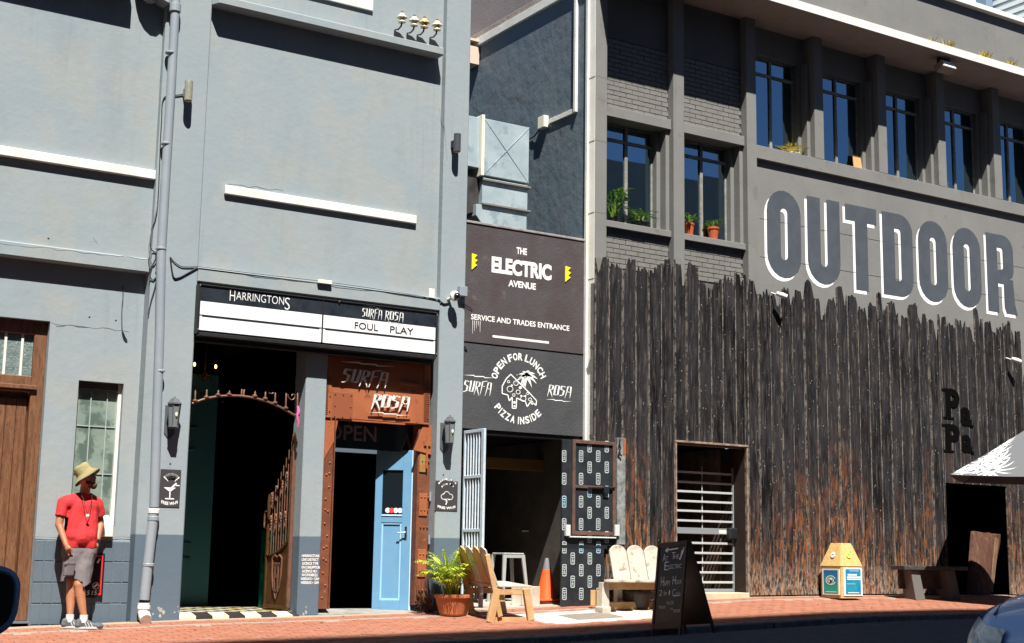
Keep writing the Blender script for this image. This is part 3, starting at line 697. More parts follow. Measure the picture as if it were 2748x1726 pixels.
# ================================================================== GATEWAY WALL (painted sign wall between the buildings)
XSD = 11.97; YG = .27
gw = thing('gateway_wall', 'dark painted wall over the open gateway lettered THE ELECTRIC AVENUE with white palm and pizza sign', 'wall', (10.8, YG, 2.4))
m_gwu = mat('brown_charcoal_paint', (.062, .048, .050), (.07, .062, .068), 2.5, .7, .4, 35, c3=(.10, .085, .08), sc3=5, t3=.62, bst=.012)
m_gwl = mat('charcoal_paint', (.05, .052, .058), (.062, .063, .067), 2.5, .7, .5, 35, bst=.012)
zgt = Z(1400, 621, YG); zgs = Z(1400, 934, YG); zgb = Z(1400, 1160, YG); gx0, gx1 = XP2R+.005, XSD-.005
zgs = (Z(1241, 917, YG)+Z(1559, 952, YG))/2
part('upper_panel', M().box(gx0, gx1, YG, YG+.25, zgs+.012, zgt), m_gwu, gw)
part('coping', M().box(gx0, gx1, YG-.015, YG+.27, zgt, zgt+.035), mat('coping_grey', (.3, .28, .27), (.2, .18, .18), 8, .8), gw, bev=.005)
part('lower_panel', M().box(gx0, gx1, YG+.0, YG+.25, zgb, zgs-.012), m_gwl, gw)
part('joint', M().box(gx0, gx1, YG+.06, YG+.25, zgs-.012, zgs+.012), m_black, gw)
part('lintel', M().box(gx0, gx1, YG+.03, YG+.25, zgb-.06, zgb), m_black, gw)
y_ = YG-.002
def pl(px0, px1, pyl, pyt):        # lettering box: left, right px; bottom and top y measured at the left end
    x0, x1 = X(px0, pyl, y_), X(px1, pyl+.13*(px1-px0), y_); return plane(x0, x1, Z(px0, pyl, y_), Z(px0, pyt, y_), y_)
s = M()
text(s, 'THE', pl(1386, 1414, 683-2, 663), .035); text(s, 'ELECTRIC', pl(1319, 1480, 731, 687), .05)
text(s, 'AVENUE', pl(1364, 1438, 768.6, 750.5), .035); text(s, 'SERVICE AND TRADES ENTRANCE', pl(1264, 1528, 857, 842), .02)
f_ = pl(1322, 1473, 905.5, 899.5); s.quad(f_(0, 0), f_(1, 0), f_(1, 1), f_(0, 1))
for k in range(5): 
    a = .01*k; xx = X(1268+k*5, 870, y_); s.quad((xx, y_+.001, Z(1270, 860, y_)), (xx+.008, y_+.001, Z(1270, 860, y_)), (xx+.006, y_+.001, Z(1270, 895-(k*7) % 23, y_)), (xx+.003, y_+.001, Z(1270, 895-(k*7) % 23, y_)))
part('lettering', s, m_lwhite, gw, recalc=False, kind='stuff')
m_yel = mat('yellow_sign_paint', (.85, .68, .02), rough=.6)
for a, b, c_, d in ((1265, 1280, 724, 680), (1516, 1531, 757, 714)):
    f_ = pl(a, b, c_, d); s = M()
    s.prism([f_(*p) for p in ((0, 1), (.95, .93), (.45, .72), (1, .62), (.5, .42), (.95, .33), (0, 0))], (0, -.012, 0))
    part('lightning_emblem', s, m_yel, gw)
s = M(); cxm, czm = X(1394.5, 1040, y_), Z(1394.5, 1040, y_)
def ring(m, t, r, h, a0, a1, up=True, b=.03):
    n = len(t); wds = [(.35 if ch == ' ' else .45 if ch == 'I' else 1) for ch in t]; tot = sum(wds); acc = 0
    for ch, wd in zip(t, wds):
        a = R(a0 + (a1-a0)*(acc+wd/2)/tot); acc += wd
        if ch == ' ': continue
        hw = abs(R(a1-a0))*r/tot*.42*(wd if ch == 'I' else 1)*(.45 if ch == 'I' else 1)
        rd = Vector((math.cos(a), 0, math.sin(a))); tg = Vector((math.sin(a), 0, -math.cos(a)))
        if not up: rd = -rd; tg = -tg
        c0 = Vector((cxm, y_, czm)) + Vector((math.cos(a), 0, math.sin(a)))*r
        text(m, ch, lambda u, v, c0=c0, rd=rd, tg=tg, hw=hw: c0+tg*((u-.5)*2*hw)+rd*((v-.5)*h), b)
ring(s, 'OPEN FOR LUNCH', .44, .105, 168, 22, True); ring(s, 'PIZZA INSIDE', .47, .105, 215, 318, False)
def jg(pa, pb, ya, yb_, word, under, t=.34):
    u0, u1 = X(pa, ya, y_), X(pb, ya, y_); z0, z1 = Z(pa, ya, y_), Z(pa, yb_, y_)
    jag(s, word, lambda u, v: (u0+(u1-u0)*u+.02*v, y_, z0+(z1-z0)*v), t=t, under=under)
jg(1243, 1318, 1050, 1020, 'SURFA', None); jg(1243, 1318, 1050, 1020, '', 1.45); jg(1470, 1532, 1058, 1032, 'ROSA', -.55)
part('lettering', s, m_lwhite, gw, recalc=False, kind='stuff')
s = M()                            # palm and pizza slice
def q(zx, zy, o=0): p = A(1200+zx*.3968, 600+zy*.3968, y_-o); return p
pc = (535, 1020)
for a in (-160, -125, -95, -60, -25, 5, 40, 75, 110, 150, 195):
    L_ = 76; ca, sa = math.cos(R(a)), math.sin(R(a)); pts = []; lo = []
    for i in range(5):
        t_ = i/4; x_ = pc[0]+ca*L_*t_; z_ = pc[1]+(-sa*L_*t_*.8 + 34*t_*t_); wd = 13*math.sin(PI*min(1, t_+.12))**.7 * (1-t_*.6)
        pts.append(q(x_-sa*wd, z_-ca*wd)); lo.append(q(x_+sa*wd, z_+ca*wd+4))
    for i in range(4): s.quad(pts[i], pts[i+1], lo[i+1], lo[i])
s.quad(q(523, 1030), q(541, 1030), q(520, 1110), q(503, 1106))
sl2 = [(430, 1020), (450, 1040), (500, 1090), (560, 1150), (605, 1200), (600, 1232), (585, 1215), (572, 1225), (565, 1205), (540, 1240), (530, 1205), (500, 1195), (470, 1180), (466, 1250), (440, 1250), (440, 1175), (420, 1200), (410, 1160), (372, 1150), (372, 1100), (400, 1050)]
part('palm_emblem', s, m_lwhite, gw, recalc=False)
s = M(); 
for a, b in zip(sl2, sl2[1:]+sl2[:1]): s.bar(q(*a, .002), q(*b, .002), .016, .003)
for cx_, cy_, rr in ((425, 1120, 20), (465, 1080, 16), (515, 1185, 18), (480, 1140, 14), (450, 1160, 9), (560, 1190, 10), (545, 1150, 8), (415, 1070, 8)):
    pts = [q(cx_+rr*math.cos(R(t_)), cy_+rr*math.sin(R(t_)), .003) for t_ in range(0, 361, 30)]
    for a, b in zip(pts, pts[1:]): s.bar(a, b, .009, .003)
for cx_, cy_, rr in ((495, 1110, 11), (437, 1095, 7), (530, 1165, 6), (455, 1210, 9), (455, 1235, 7), (500, 1165, 6), (575, 1205, 6)): s.add([q(cx_+rr*math.cos(R(t_)), cy_+rr*math.sin(R(t_)), .003) for t_ in range(0, 360, 45)], [tuple(range(8))])
part('pizza_emblem', s, m_lwhite, gw, recalc=False, kind='stuff')
# passage behind
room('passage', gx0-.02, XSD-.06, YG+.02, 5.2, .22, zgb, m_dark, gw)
part('passage_floor', M().hexa([(gx0, .02, -.1), (XSD, .02, -.1), (XSD, 2.4, -.1), (gx0, 2.4, -.1)], [(gx0, .02, base(9.8)+.0), (XSD, .02, base(11.9)+.0), (XSD, 2.4, .33), (gx0, 2.4, .3)]), mat('passage_screed', (.4, .36, .31), (.3, .27, .24), 5, .8), gw)
part('step', M().lathe((11.5, .66, .2), [(.33, .0), (.34, .05), (.32, .085), (.0, .086)], 24), m_conc, gw, bev=0)
# duct
du = thing('air_duct', 'pale galvanised sheet metal air duct rising above the gateway wall', 'duct', (11, .9, 5.5))
yd_ = .9
def dz_(px, py): return A(px, py, yd_).z
x0, x1 = X(1298, 380, yd_), X(1420, 400, yd_); z1 = dz_(1298, 317); z0 = dz_(1300, 470)
mm = M().box(x0, x1, yd_, yd_+.8, z0, z1)
part('duct_section', mm, m_galv, du, bev=.006)
cr_s = M(); c0 = Vector(((x0+x1)/2, yd_-.006, (z0+z1)/2))
for a, b in ((x0, z0), (x1, z0), (x1, z1), (x0, z1)): cr_s.bar((a, yd_-.002, b), c0, .008, .006)
part('cross_crease', cr_s, m_galv, du)
part('duct_section', M().box(x0-1.2, x0-.06, yd_+.02, yd_+.8, z0+.1, z1), m_galv, du, bev=.006)
fl_ = M().box(x0-.055, x0-.034, yd_-.04, yd_+.82, z0-.02, z1+.04); fl_.box(x0-.028, x0-.006, yd_-.04, yd_+.82, z0-.02, z1+.04)
part('flange', fl_, m_cream, du, bev=.003)
za_ = dz_(1300, 545); zb_ = dz_(1300, 480)
part('duct_section', M().box(x0, x1-.01, yd_+.01, yd_+.8, za_, zb_+.02), m_galv, du, bev=.004)
for z in (zb_, za_): part('flange', M().box(x0-.01, x1+.03, yd_-.03, yd_+.82, z-.03, z), mat('dull_angle', (.2, .19, .17), rough=.5, metal=.3), du, bev=.003)
part('duct_section', M().prism([(x0-.1, yd_+.01, za_-.03), (x1-.02, yd_+.01, za_-.03), (x1-.02, yd_+.01, zgt-.3), (x0+.45, yd_+.01, zgt-.3), (x0-.1, yd_+.01, za_-.2)], (0, .75, 0)), m_galv, du, bev=.004)
part('elbow', M().prism([(x0-1.2, yd_+.1, z0-.0), (x0-.01, yd_+.1, z0), (x0-.01, yd_+.1, za_-.1), (x0-.75, yd_+.1, za_-.4), (x0-1.2, yd_+.1, za_-.4)], (0, .5, 0)), mat('dark_sheet', (.05, .045, .045), (.02, .02, .02), 4, .5), du)

# ================================================================== TALL GREY BUILDING (right)
rb_ = thing('tall_grey_building', 'grey office block with painted OUTDOOR lettering, brick infill, ribbon windows and deep canopy', 'building', (18, .05, .3))
C1, C2 = (.160, .160, .156), (.180, .178, .172)
m_rg = mat('warm_grey_paint', C1, C2, 1.2, .8, .3, 40, c3=(.145, .14, .13), sc3=3, t3=.6)
dirt(m_rg, (.22, .21, .19), .35, sc=1.6, thr=.55)
streak(m_rg, (.11, .105, .10), .4)
m_rgd = mat('mid_grey_paint', (.10, .098, .095), (.115, .112, .105), 2, .7, .2, 40)
m_brick = mat('grey_painted_brick', (.155, .152, .144), (.178, .172, .162), 9, .75, .5, 80)
m_crm = mat('cream_side_paint', (.86, .84, .76), (.78, .76, .69), 2, .7, .2, 30)
m_side = mat('blue_black_side_wall', (.10, .14, .175), (.12, .15, .175), 1.3, .6, .5, 5, c3=(.12, .135, .155), sc3=2.3, t3=.58, bst=.04, stretch=(1, 1, .7))
ZS = 9.68; ZB = Z(2390, 507, .05); ZB0 = A(2033, 424.5, .05).z; ZB1 = A(2033, 389, .05).z; ZB = ZB0
yP, yB, yW = .05, .20, .42
xA1 = X(1629, 400, yP); xB0, xB1 = X(1808.3, 450, yP), X(1837, 450, yP); xC0, xC1 = X(2006, 450, yP), X(2032, 450, yP)
PXS = [xC0, X(2187, 340, yP), X(2359, 390, yP), X(2519, 430, yP), X(2670, 470, yP)]
PW = xC1-xC0; PITCH = (PXS[-1]-PXS[1])/3
PXS += [PXS[-1]+PITCH*k for k in range(1, 8)]
XE = PXS[-1]+PW
OP0, OP1, OPZ = X(1815, 1300, -.09), X(2003, 1300, -.09), Z(1900, 1193, -.09); DP0, DPZ = X(2541, 1420, -.09), Z(2560, 1297, -.09); DP1 = X(2704, 1350, -.09)
part('side_wall', M().box(XSD, XSD+.3, YG, 9, -.4, ZS), m_side, rb_)
part('corner_pilaster', M().box(XSD-.0, xA1, yP, YG, -.4, ZS), m_rg, rb_, bev=.006)
part('cream_corner_face', M().box(XSD-.004, XSD, yP+.012, YG, -.4, ZS), m_crm, rb_)
part('cream_corner_bead', M().box(XSD-.035, XSD-.004, YG-.05, YG, -.4, ZS), m_white, rb_)
for z in (8.05, 7.05, 5.95, 4.95): part('render_crack', M().box(XSD-.006, XSD-.003, yP+.015, YG-.04, z, z+.012).box(XSD, xA1, yP-.001, yP+.01, z+.002, z+.01), m_rgd, rb_)
part('pilaster', M().box(xB0, xB1, yP, yW, OPZ+.1 if xB1 > OP0-.35 else -.4, ZS), m_rg, rb_, bev=.006)
part('pilaster', M().box(xC0, xC1, yP, yW, OPZ+.1, ZS), m_rg, rb_, bev=.006)
for x in PXS[1:]: part('pilaster', M().box(x, x+PW, yP, yW, ZB1, ZS), m_rg, rb_, bev=.006)
part('sill_band', M().box(xC1, XE, yP, yW, ZB0, ZB1), m_rg, rb_, bev=.006)
part('wall', wallgrid(M(), xC1, XE, -.4, ZB0, .12, .5, [(DP0-.35, DP1+.35, -.5, DPZ+.15), (OP0, OP1+.35, -.5, OPZ+.1)]), m_rg, rb_)
part('end_wall', M().box(XE-.3, XE, .5, 9, -.4, ZS), m_rg, rb_)
part('canopy', M().box(XSD-.02, XE+.5, -.67, 9, ZS, ZS+.15), mat('canopy_concrete', (.30, .255, .225), (.26, .22, .195), 2.5, .85, .6, 12, bst=.02, c3=(.22, .18, .155), sc3=6, t3=.62), rb_, bev=.01)
part('fascia', M().box(XSD-.02, XE+.5, -.678, -.67, ZS+.005, ZS+.145), m_white, rb_)
zpt = A(2748, 62, -.66).z
part('parapet', M().box(XSD-.02, XE+.5, -.56, -.3, ZS+.15, zpt), m_rg, rb_)
part('parapet_coping', M().box(XSD-.02, XE+.5, -.66, -.28, zpt, zpt+.10), m_white, rb_, bev=.008)
zcs = AX(1270, 128.7, XSD-.05).z
part('side_cornice', M().box(XSD-.055, XSD, .1, 9, zcs, zcs+.14), m_white, rb_, bev=.004)
part('upper_side_wall', M().box(XSD-.01, XSD+.3, .2, 9, zcs+.14, 12.5), mat('mauve_grey_wall', (.23, .2, .2), (.2, .18, .18), 1, .85, .4, 20), rb_)
p_ = AX(1262, 140, XSD-.2)
part('chimney_block', M().box(XSD-.45, XSD-.02, p_.y, p_.y+.4, AX(1262, 168, XSD-.2).z, AX(1262, 122, XSD-.2).z).box(XSD-.5, XSD-.0, p_.y-.04, p_.y+.45, AX(1262, 110, XSD-.2).z, AX(1262, 104, XSD-.2).z), mat('pinkish_plaster', (.55, .43, .36)), rb_)
part('blind_backing', M().box(xA1, XE, yW+.35, yW+.4, ZS-1.0, ZS), m_dark, rb_)
# brick infill panels with lintels, sills and windows
zl0 = Z(1630.5, 311, .12); zl1 = zl0+.16
zs1 = Z(1626, 590, .12); zs0 = Z(1626, 607.6, .12)
zl0b = Z(1838, 359.5, .12); zs1b = Z(1837, 625, .12)
def bricks(x0, x1, z0, z1, n0):
    me = mesh('brick', M().box(0, .222, 0, .03, 0, .064), m_brick)
    part('mortar_backing', M().box(x0, x1, yB+.008, yW-.05, z0, z1), m_rgd, rb_)
    j = 0; z = z0; st = M(); n = 0
    while z+.06 < z1:
        x = x0 + (0 if j % 2 else -.116)
        while x < x1-.03:
            a, b = max(x, x0), min(x+.222, x1)
            if b-a > .03:
                o = random.uniform(-.003, .003)
                if n < n0 and b-a > .22: piece('brick', me, (a, yB-.012+o, z), rb_); n += 1
                else: st.box(a, b, yB-.012+o, yB+.012, z, z+.064)
            x += .232
        z += .0745; j += 1
    if st.v: part('brickwork', st, m_brick, rb_, kind='stuff')
for a, b in ((xA1, xB0), (xB1, xC0)):
    bricks(a, b, zl1, zl1+1.12, 70); bricks(a, b, 5.2, zs0, 0 if False else 40)
    part('brick_panel', M().box(a, b, yB-.01, yW-.05, zl1+1.12, ZS), m_rgd, rb_)
    part('lower_wall', wallgrid(M(), a, b, -.4, 5.2, yB, yW-.05, [(OP0-.3, OP1+.4, -.5, OPZ+.1)]), m_rgd, rb_)
    part('lintel', M().box(a, b, .11, yW, zl0, zl1), m_rg, rb_, bev=.006)
    part('window_sill', M().box(a, b, .11, yW, zs0, zs1), m_rg, rb_, bev=.006)
# windows
m_gl = bpy.data.materials.new('window_glass'); m_gl.use_nodes = True
_t = m_gl.node_tree; _N = _t.nodes; _L = _t.links; _N.remove(_N['Principled BSDF'])
tr = _N.new('ShaderNodeBsdfTransparent'); tr.inputs[0].default_value = (.55, .6, .62, 1)
gs = _N.new('ShaderNodeBsdfGlossy'); gs.inputs[0].default_value = (.50, .78, 1, 1); gs.inputs['Roughness'].default_value = .01
fz_ = _N.new('ShaderNodeFresnel'); fz_.inputs[0].default_value = 4.2; mxs = _N.new('ShaderNodeMixShader')
_L.new(fz_.outputs[0], mxs.inputs[0]); _L.new(tr.outputs[0], mxs.inputs[1]); _L.new(gs.outputs[0], mxs.inputs[2]); _L.new(mxs.outputs[0], _N['Material Output'].inputs[0])
m_frm = mat('weathered_window_frame', (.17, .165, .15), (.26, .25, .23), 9, .6, .2, 50)
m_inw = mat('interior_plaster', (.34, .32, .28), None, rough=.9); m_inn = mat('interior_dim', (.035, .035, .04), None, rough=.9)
def window(x0, x1, z0, z1, zt, i):
    w_ = thing('window', None, None, (x0, yW, z0)); w_.parent = rb_; w_.location = Vector((x0, yW, z0))-ORG[rb_]
    for xa_, xb_, y0, y1 in ((x1-.14, x1, .30, yW+.1), (x1-.07, x1, .16, .2995), (x0, x0+.10, .3, yW+.1)): part('jamb', M().box(xa_, xb_, y0, y1, z0, z1), m_rg, w_, bev=.004)
    a, b = x0+.10, x1-.14; mid = (a+b)/2; f = .035
    fr = M(); fr.box(a, a+f, yW-.02, yW+.03, z0, z1); fr.box(b-f, b, yW-.02, yW+.03, z0, z1); fr.box(mid-f*.8, mid+f*.8, yW-.03, yW+.03, z0, z1)
    fr.box(a, b, yW-.021, yW+.028, z0, z0+f); fr.box(a, b, yW-.021, yW+.028, z1-f, z1); fr.box(a, b, yW-.035, yW+.028, zt-.02, zt+.02)
    part('frame', fr, m_frm, w_, bev=.003)
    for c_, d in ((a+f, mid-f*.8), (mid+f*.8, b-f)):
        tl = .006*random.uniform(-1, 1)
        part('pane', M().quad((c_, yW+tl, z0+f), (d, yW-tl, z0+f), (d, yW-tl, zt-.02), (c_, yW+tl, zt-.02)), m_gl, w_, recalc=False)
        part('pane', M().quad((c_, yW, zt+.02), (d, yW, zt+.02), (d, yW, z1-f), (c_, yW, z1-f)), m_gl, w_, recalc=False)
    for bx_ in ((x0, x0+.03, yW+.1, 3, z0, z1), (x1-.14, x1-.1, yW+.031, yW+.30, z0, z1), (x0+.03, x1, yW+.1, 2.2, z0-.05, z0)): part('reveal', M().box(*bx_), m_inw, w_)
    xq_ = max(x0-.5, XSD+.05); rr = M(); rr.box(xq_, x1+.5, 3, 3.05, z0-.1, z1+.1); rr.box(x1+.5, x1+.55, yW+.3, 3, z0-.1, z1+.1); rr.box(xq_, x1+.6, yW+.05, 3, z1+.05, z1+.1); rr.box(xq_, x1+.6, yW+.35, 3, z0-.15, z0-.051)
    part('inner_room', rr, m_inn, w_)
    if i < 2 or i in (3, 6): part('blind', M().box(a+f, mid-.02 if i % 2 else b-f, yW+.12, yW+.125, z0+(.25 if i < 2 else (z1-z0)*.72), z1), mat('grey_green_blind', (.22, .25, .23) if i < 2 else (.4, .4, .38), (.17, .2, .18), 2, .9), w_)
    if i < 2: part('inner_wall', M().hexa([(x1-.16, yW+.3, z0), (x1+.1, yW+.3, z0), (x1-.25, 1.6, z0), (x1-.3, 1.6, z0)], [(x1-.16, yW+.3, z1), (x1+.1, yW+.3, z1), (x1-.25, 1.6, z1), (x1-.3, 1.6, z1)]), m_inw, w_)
    return w_, a, b, mid
wz = []
zt1 = Z(1690, 387, yW)
w1 = window(xA1, xB0, zs1, zl0, zt1, 0); w2 = window(xB1, xC0, zs1, zl0, zt1, 1)
ZH = A(2100, 172, yW).z; zt3 = A(2081, 212, yW).z
print('ZH', ZH, zt3, ZB1, zl0, zl0b, zs1, zs1b)
allx = [xC1-PW] + PXS[1:]
for i, (a, b) in enumerate(zip(PXS, PXS[1:])): window(a+PW, b, ZB1, ZH, zt3, i+2)
part('window_head_wall', M().box(xC1, XE, .3, yW+.1, ZH, ZS), m_rg, rb_)
# OUTDOOR painted letters
yo = .118; zo0, zo1 = 5.43, 6.89
m_od = mat('slate_letter_paint', (.055, .064, .080), (.066, .075, .092), 4, .7, .2, 60); m_ow = mat('white_outline_paint', (.80, .80, .80), rough=.7)
def glyph_od(ch):                  # outlines in unit width .74 x height 1.46, made of quads/strips
    W_, H_, S_ = .75, 1.46, .30
    r = W_/2; sl_ = (W_-2*S_)/2
    m = []                        # list of polygons (u, v)
    def strip(o, i):
        k = len(o)
        for a in range(k-1): m.append([o[a], o[a+1], i[a+1], i[a]])
    A_ = lambda cx, cy, rx, ry, a0, a1, n=10: [(cx+rx*math.cos(R(a0+(a1-a0)*j/n)), cy+ry*math.sin(R(a0+(a1-a0)*j/n))) for j in range(n+1)]
    if ch == 'O':
        o = A_(r, H_-r, r, r, 180, 0)+A_(r, r, r, r, 0, -180); i = A_(r, H_-r-.0, sl_, sl_, 180, 0)+A_(r, r, sl_, sl_, 0, -180); o.append(o[0]); i.append(i[0]); strip(o, i)
    if ch == 'U':
        o = [(0, H_)]+A_(r, r, r, r, 180, 360)+[(W_, H_)]; i = [(S_, H_)]+A_(r, r, sl_, sl_, 180, 360)+[(W_-S_, H_)]; strip(o, i)
    if ch == 'T': m += [[(0, H_), (0, H_-.28), (W_, H_-.28), (W_, H_)], [(r-S_/2, H_-.28), (r-S_/2, 0), (r+S_/2, 0), (r+S_/2, H_-.28)]]
    if ch == 'D':
        o = [(0, H_)]+A_(W_-.32, H_-.32, .32, .32, 90, 0)+A_(W_-.32, .32, .32, .32, 0, -90)+[(0, 0)]; i = [(S_, H_-.27)]+A_(W_-S_-.06, H_-.33, .06, .06, 90, 0)+A_(W_-S_-.06, .33, .06, .06, 0, -90)+[(S_, .27)]; strip(o, i); m.append([(0, 0), (S_, .27), (S_, H_-.27), (0, H_)])
    if ch == 'R':
        hm = .66
        o = [(0, H_)]+A_(W_-.28, H_-.28, .28, .28, 90, 0)+A_(W_-.22, hm+.18, .22, .22, 0, -60)+[(S_, hm-.12)]; i = [(S_, H_-.25)]+A_(W_-S_-.05, H_-.30, .05, .05, 90, 0)+A_(W_-S_-.05, hm+.20, .05, .05, 0, -60)+[(S_, hm+.13)]; strip(o, i)
        m += [[(0, 0), (S_, 0), (S_, H_-.25), (0, H_)], [(S_+.02, hm-.12), (S_+.02+.0, hm+.1), (W_-.12, hm+.1), (W_-.12, hm-.12)],
              [(W_-S_, hm-.0), (W_-.03, hm-.02), (W_, .18), (W_-S_, .1)], [(W_-S_, .12), (W_, .2), (W_+.06, 0), (W_-S_+.05, 0)]]
    return m
xo = [15.44, 16.335, 17.215, 18.1, 18.99, 19.88, 20.79]
for k, (ch, x) in enumerate(zip('OUTDOOR', xo)):
    for mt, y, dx_, dz_o in ((m_ow, yo, -.052, -.06), (m_od, yo-.0025, 0, 0)):
        s = M(); 
        for n_, pg in enumerate(glyph_od(ch)): s.add([(x+u+dx_, y-.00002*n_, zo0+v+dz_o) for u, v in pg], [tuple(range(len(pg)))])
        part('letter_face' if mt is m_od else 'letter_outline', s, mt, rb_, recalc=False)
for z in (6.35, 5.72): part('render_crack', M().box(xC1+.1, 24, .116, .121, z, z+.005), m_rgd, rb_)
# conduit on the side wall
cn = thing('conduit', 'white trunking with a junction box on the dark side wall above the gateway', 'conduit', (XSD, 1, 7.5))
pa = AX(1546, 300, XSD-.03); pb_ = AX(1472, 333, XSD-.03)
part('trunking', M().box(XSD-.05, XSD, pa.y-.0, pa.y+.055, pa.z, ZS), m_white, cn, bev=.004)
part('trunking', M().box(XSD-.03, XSD, pa.y+.055, pb_.y, pa.z, pa.z+.075), m_white, cn, bev=.004)
part('junction_box', M().box(XSD-.09, XSD, pb_.y+.04, pb_.y+.22, pb_.z-.04, pb_.z+.15), m_cream, cn, bev=.006)
pe = AX(1440, 358, XSD); part('cable', M().tube([(XSD-.04, pb_.y+.2, pb_.z+.0), (XSD-.03, pb_.y+.4, pb_.z-.1), (XSD-.02, pe.y+.1, pe.z-.05), (XSD-.02, pe.y+.8, pe.z-.08)], .012, 6), m_cable, cn)
# floodlight under the canopy
fd = thing('floodlight', 'small white floodlight bolted beneath the canopy edge', 'lamp', A(2530, 165, -.45))
o_ = A(2530, 170, -.45); o_.z = ZS
part('bracket', M().box(o_.x-.12, o_.x-.09, o_.y-.03, o_.y+.03, ZS-.16, ZS).box(o_.x+.12, o_.x+.15, o_.y-.03, o_.y+.03, ZS-.16, ZS), m_black, fd)
part('housing', M().obox((o_.x+.02, o_.y-.03, ZS-.17), (.17, 0, 0), (0, .09, -.035), (0, .03, .065)), mat('lamp_body', (.3, .26, .22)), fd, bev=.01)
part('lens', M().obox((o_.x+.02, o_.y-.12, ZS-.14), (.15, 0, 0), (0, .008, -.003), (0, .02, .055)), m_white, fd, bev=.003)
# weeds on the ledge
m_weed = mat('dry_yellow_weed', (.60, .42, .03), (.4, .34, .04), 20, .8)
for k, (px, py, nb) in enumerate(((2545, 113, 26), (2640, 148, 16), (2650, 155, 16), (2715, 172, 18), (2500, 108, 8))):
    p = A(px, py, -.64); p.z = ZS+.15; p.y = -.62; mm = M(); rg = random.Random(k)
    for j in range(nb):
        a = rg.uniform(0, 2*PI); l = rg.uniform(.08, .2); b0 = p+Vector((rg.uniform(-.12, .12), rg.uniform(-.02, .02), 0)); tip = b0+Vector((math.cos(a)*l*.7, math.sin(a)*l*.3-.03, l*.8)); sd = Vector((.014, 0, 0))
        mm.add([b0-sd, b0+sd, tip], [(0, 1, 2)])
    part('weed', mm, m_weed, None, recalc=False, label=['widest yellow weed tuft on the canopy edge above the floodlight', 'small yellow weed tuft on the canopy edge right of the widest one', 'yellow weed tuft touching its small neighbour on the canopy edge', 'rightmost yellow weed tuft on the canopy edge', 'faint thin weed left of the widest tuft on the canopy edge'][k], cat='weed', group='weeds growing on the canopy edge')
# clad building behind, top right
cb = thing('clad_building', 'pale building with grey horizontal cladding rising behind the parapet at top right', 'building', (30, 12, 0))
pc1 = A(2657, 20, 12); xc = pc1.x
part('rear_wall', M().box(xc-9, xc-.3, 12.3, 12.6, 5, 22), mat('pale_green_render', (.55, .6, .6)), cb)
part('corner_post', M().box(xc-.32, xc, 11.9, 12.3, 5, 22), mat('blue_grey_post', (.16, .22, .30)), cb)
m_cl = mat('pale_grey_cladding', (.48, .53, .55), None, rough=.5)
zq_ = 12.0
while zq_ < 20:
    part('cladding_board', M().prism([(xc+.03, 11.9, zq_), (xc-.0, 11.9, zq_+.01), (xc+.03, 11.9, zq_+.225)], (0, -11.3, 0)), m_cl, cb); zq_ += .25
part('cladding_backing', M().box(xc+.035, xc+2, .8, 11.9, 9.9, 20), mat('cladding_gap', (.2, .23, .24)), cb)

# ================================================================== CHARRED PLANK CLADDING
cp = thing('charred_plank_fence', 'tall hoarding of charred dark planks with ragged splintered tops', 'fence', (18, -.08, .3))
m_pk = bpy.data.materials.new('charred_wood'); m_pk.use_nodes = True
_t = m_pk.node_tree; _N = _t.nodes; _L = _t.links; _b = _N['Principled BSDF']; _b.inputs['Roughness'].default_value = .85; _b.inputs['Specular IOR Level'].default_value = .08
uv = _N.new('ShaderNodeUVMap'); sp = _N.new('ShaderNodeSeparateXYZ'); _L.new(uv.outputs[0], sp.inputs[0])
oi = _N.new('ShaderNodeObjectInfo')
def mth(op, a, b=None, c=None):
    n = _N.new('ShaderNodeMath'); n.operation = op
    for i, x in enumerate((a, b, c)):
        if x is None: continue
        if isinstance(x, (int, float)): n.inputs[i].default_value = x
        else: _L.new(x, n.inputs[i])
    return n.outputs[0]
def rmp(x, a, b, c=0.0, d=1.0):
    n = _N.new('ShaderNodeMapRange'); _L.new(x, n.inputs[0])
    for i, v in enumerate((a, b, c, d)): n.inputs[i+1].default_value = v
    return n.outputs[0]
def nse(sx, sy, sc, det=6, off=0.0, rough=.65):
    cmb = _N.new('ShaderNodeCombineXYZ'); _L.new(mth('MULTIPLY', sp.outputs[0], sx), cmb.inputs[0]); _L.new(mth('MULTIPLY', sp.outputs[1], sy), cmb.inputs[1])
    _L.new(mth('MULTIPLY_ADD', oi.outputs['Random'], 57.0, off), cmb.inputs[2])
    n = _N.new('ShaderNodeTexNoise'); n.inputs['Scale'].default_value = sc; n.inputs['Detail'].default_value = det; n.inputs['Roughness'].default_value = rough; _L.new(cmb.outputs[0], n.inputs[0]); return n.outputs[0]
def mixn(fac, a, b):
    n = _N.new('ShaderNodeMix'); n.data_type = 'RGBA'; _L.new(fac, n.inputs[0])
    for i, x in ((6, a), (7, b)):
        if isinstance(x, tuple): n.inputs[i].default_value = (*x, 1)
        else: _L.new(x, n.inputs[i])
    return n.outputs[2]
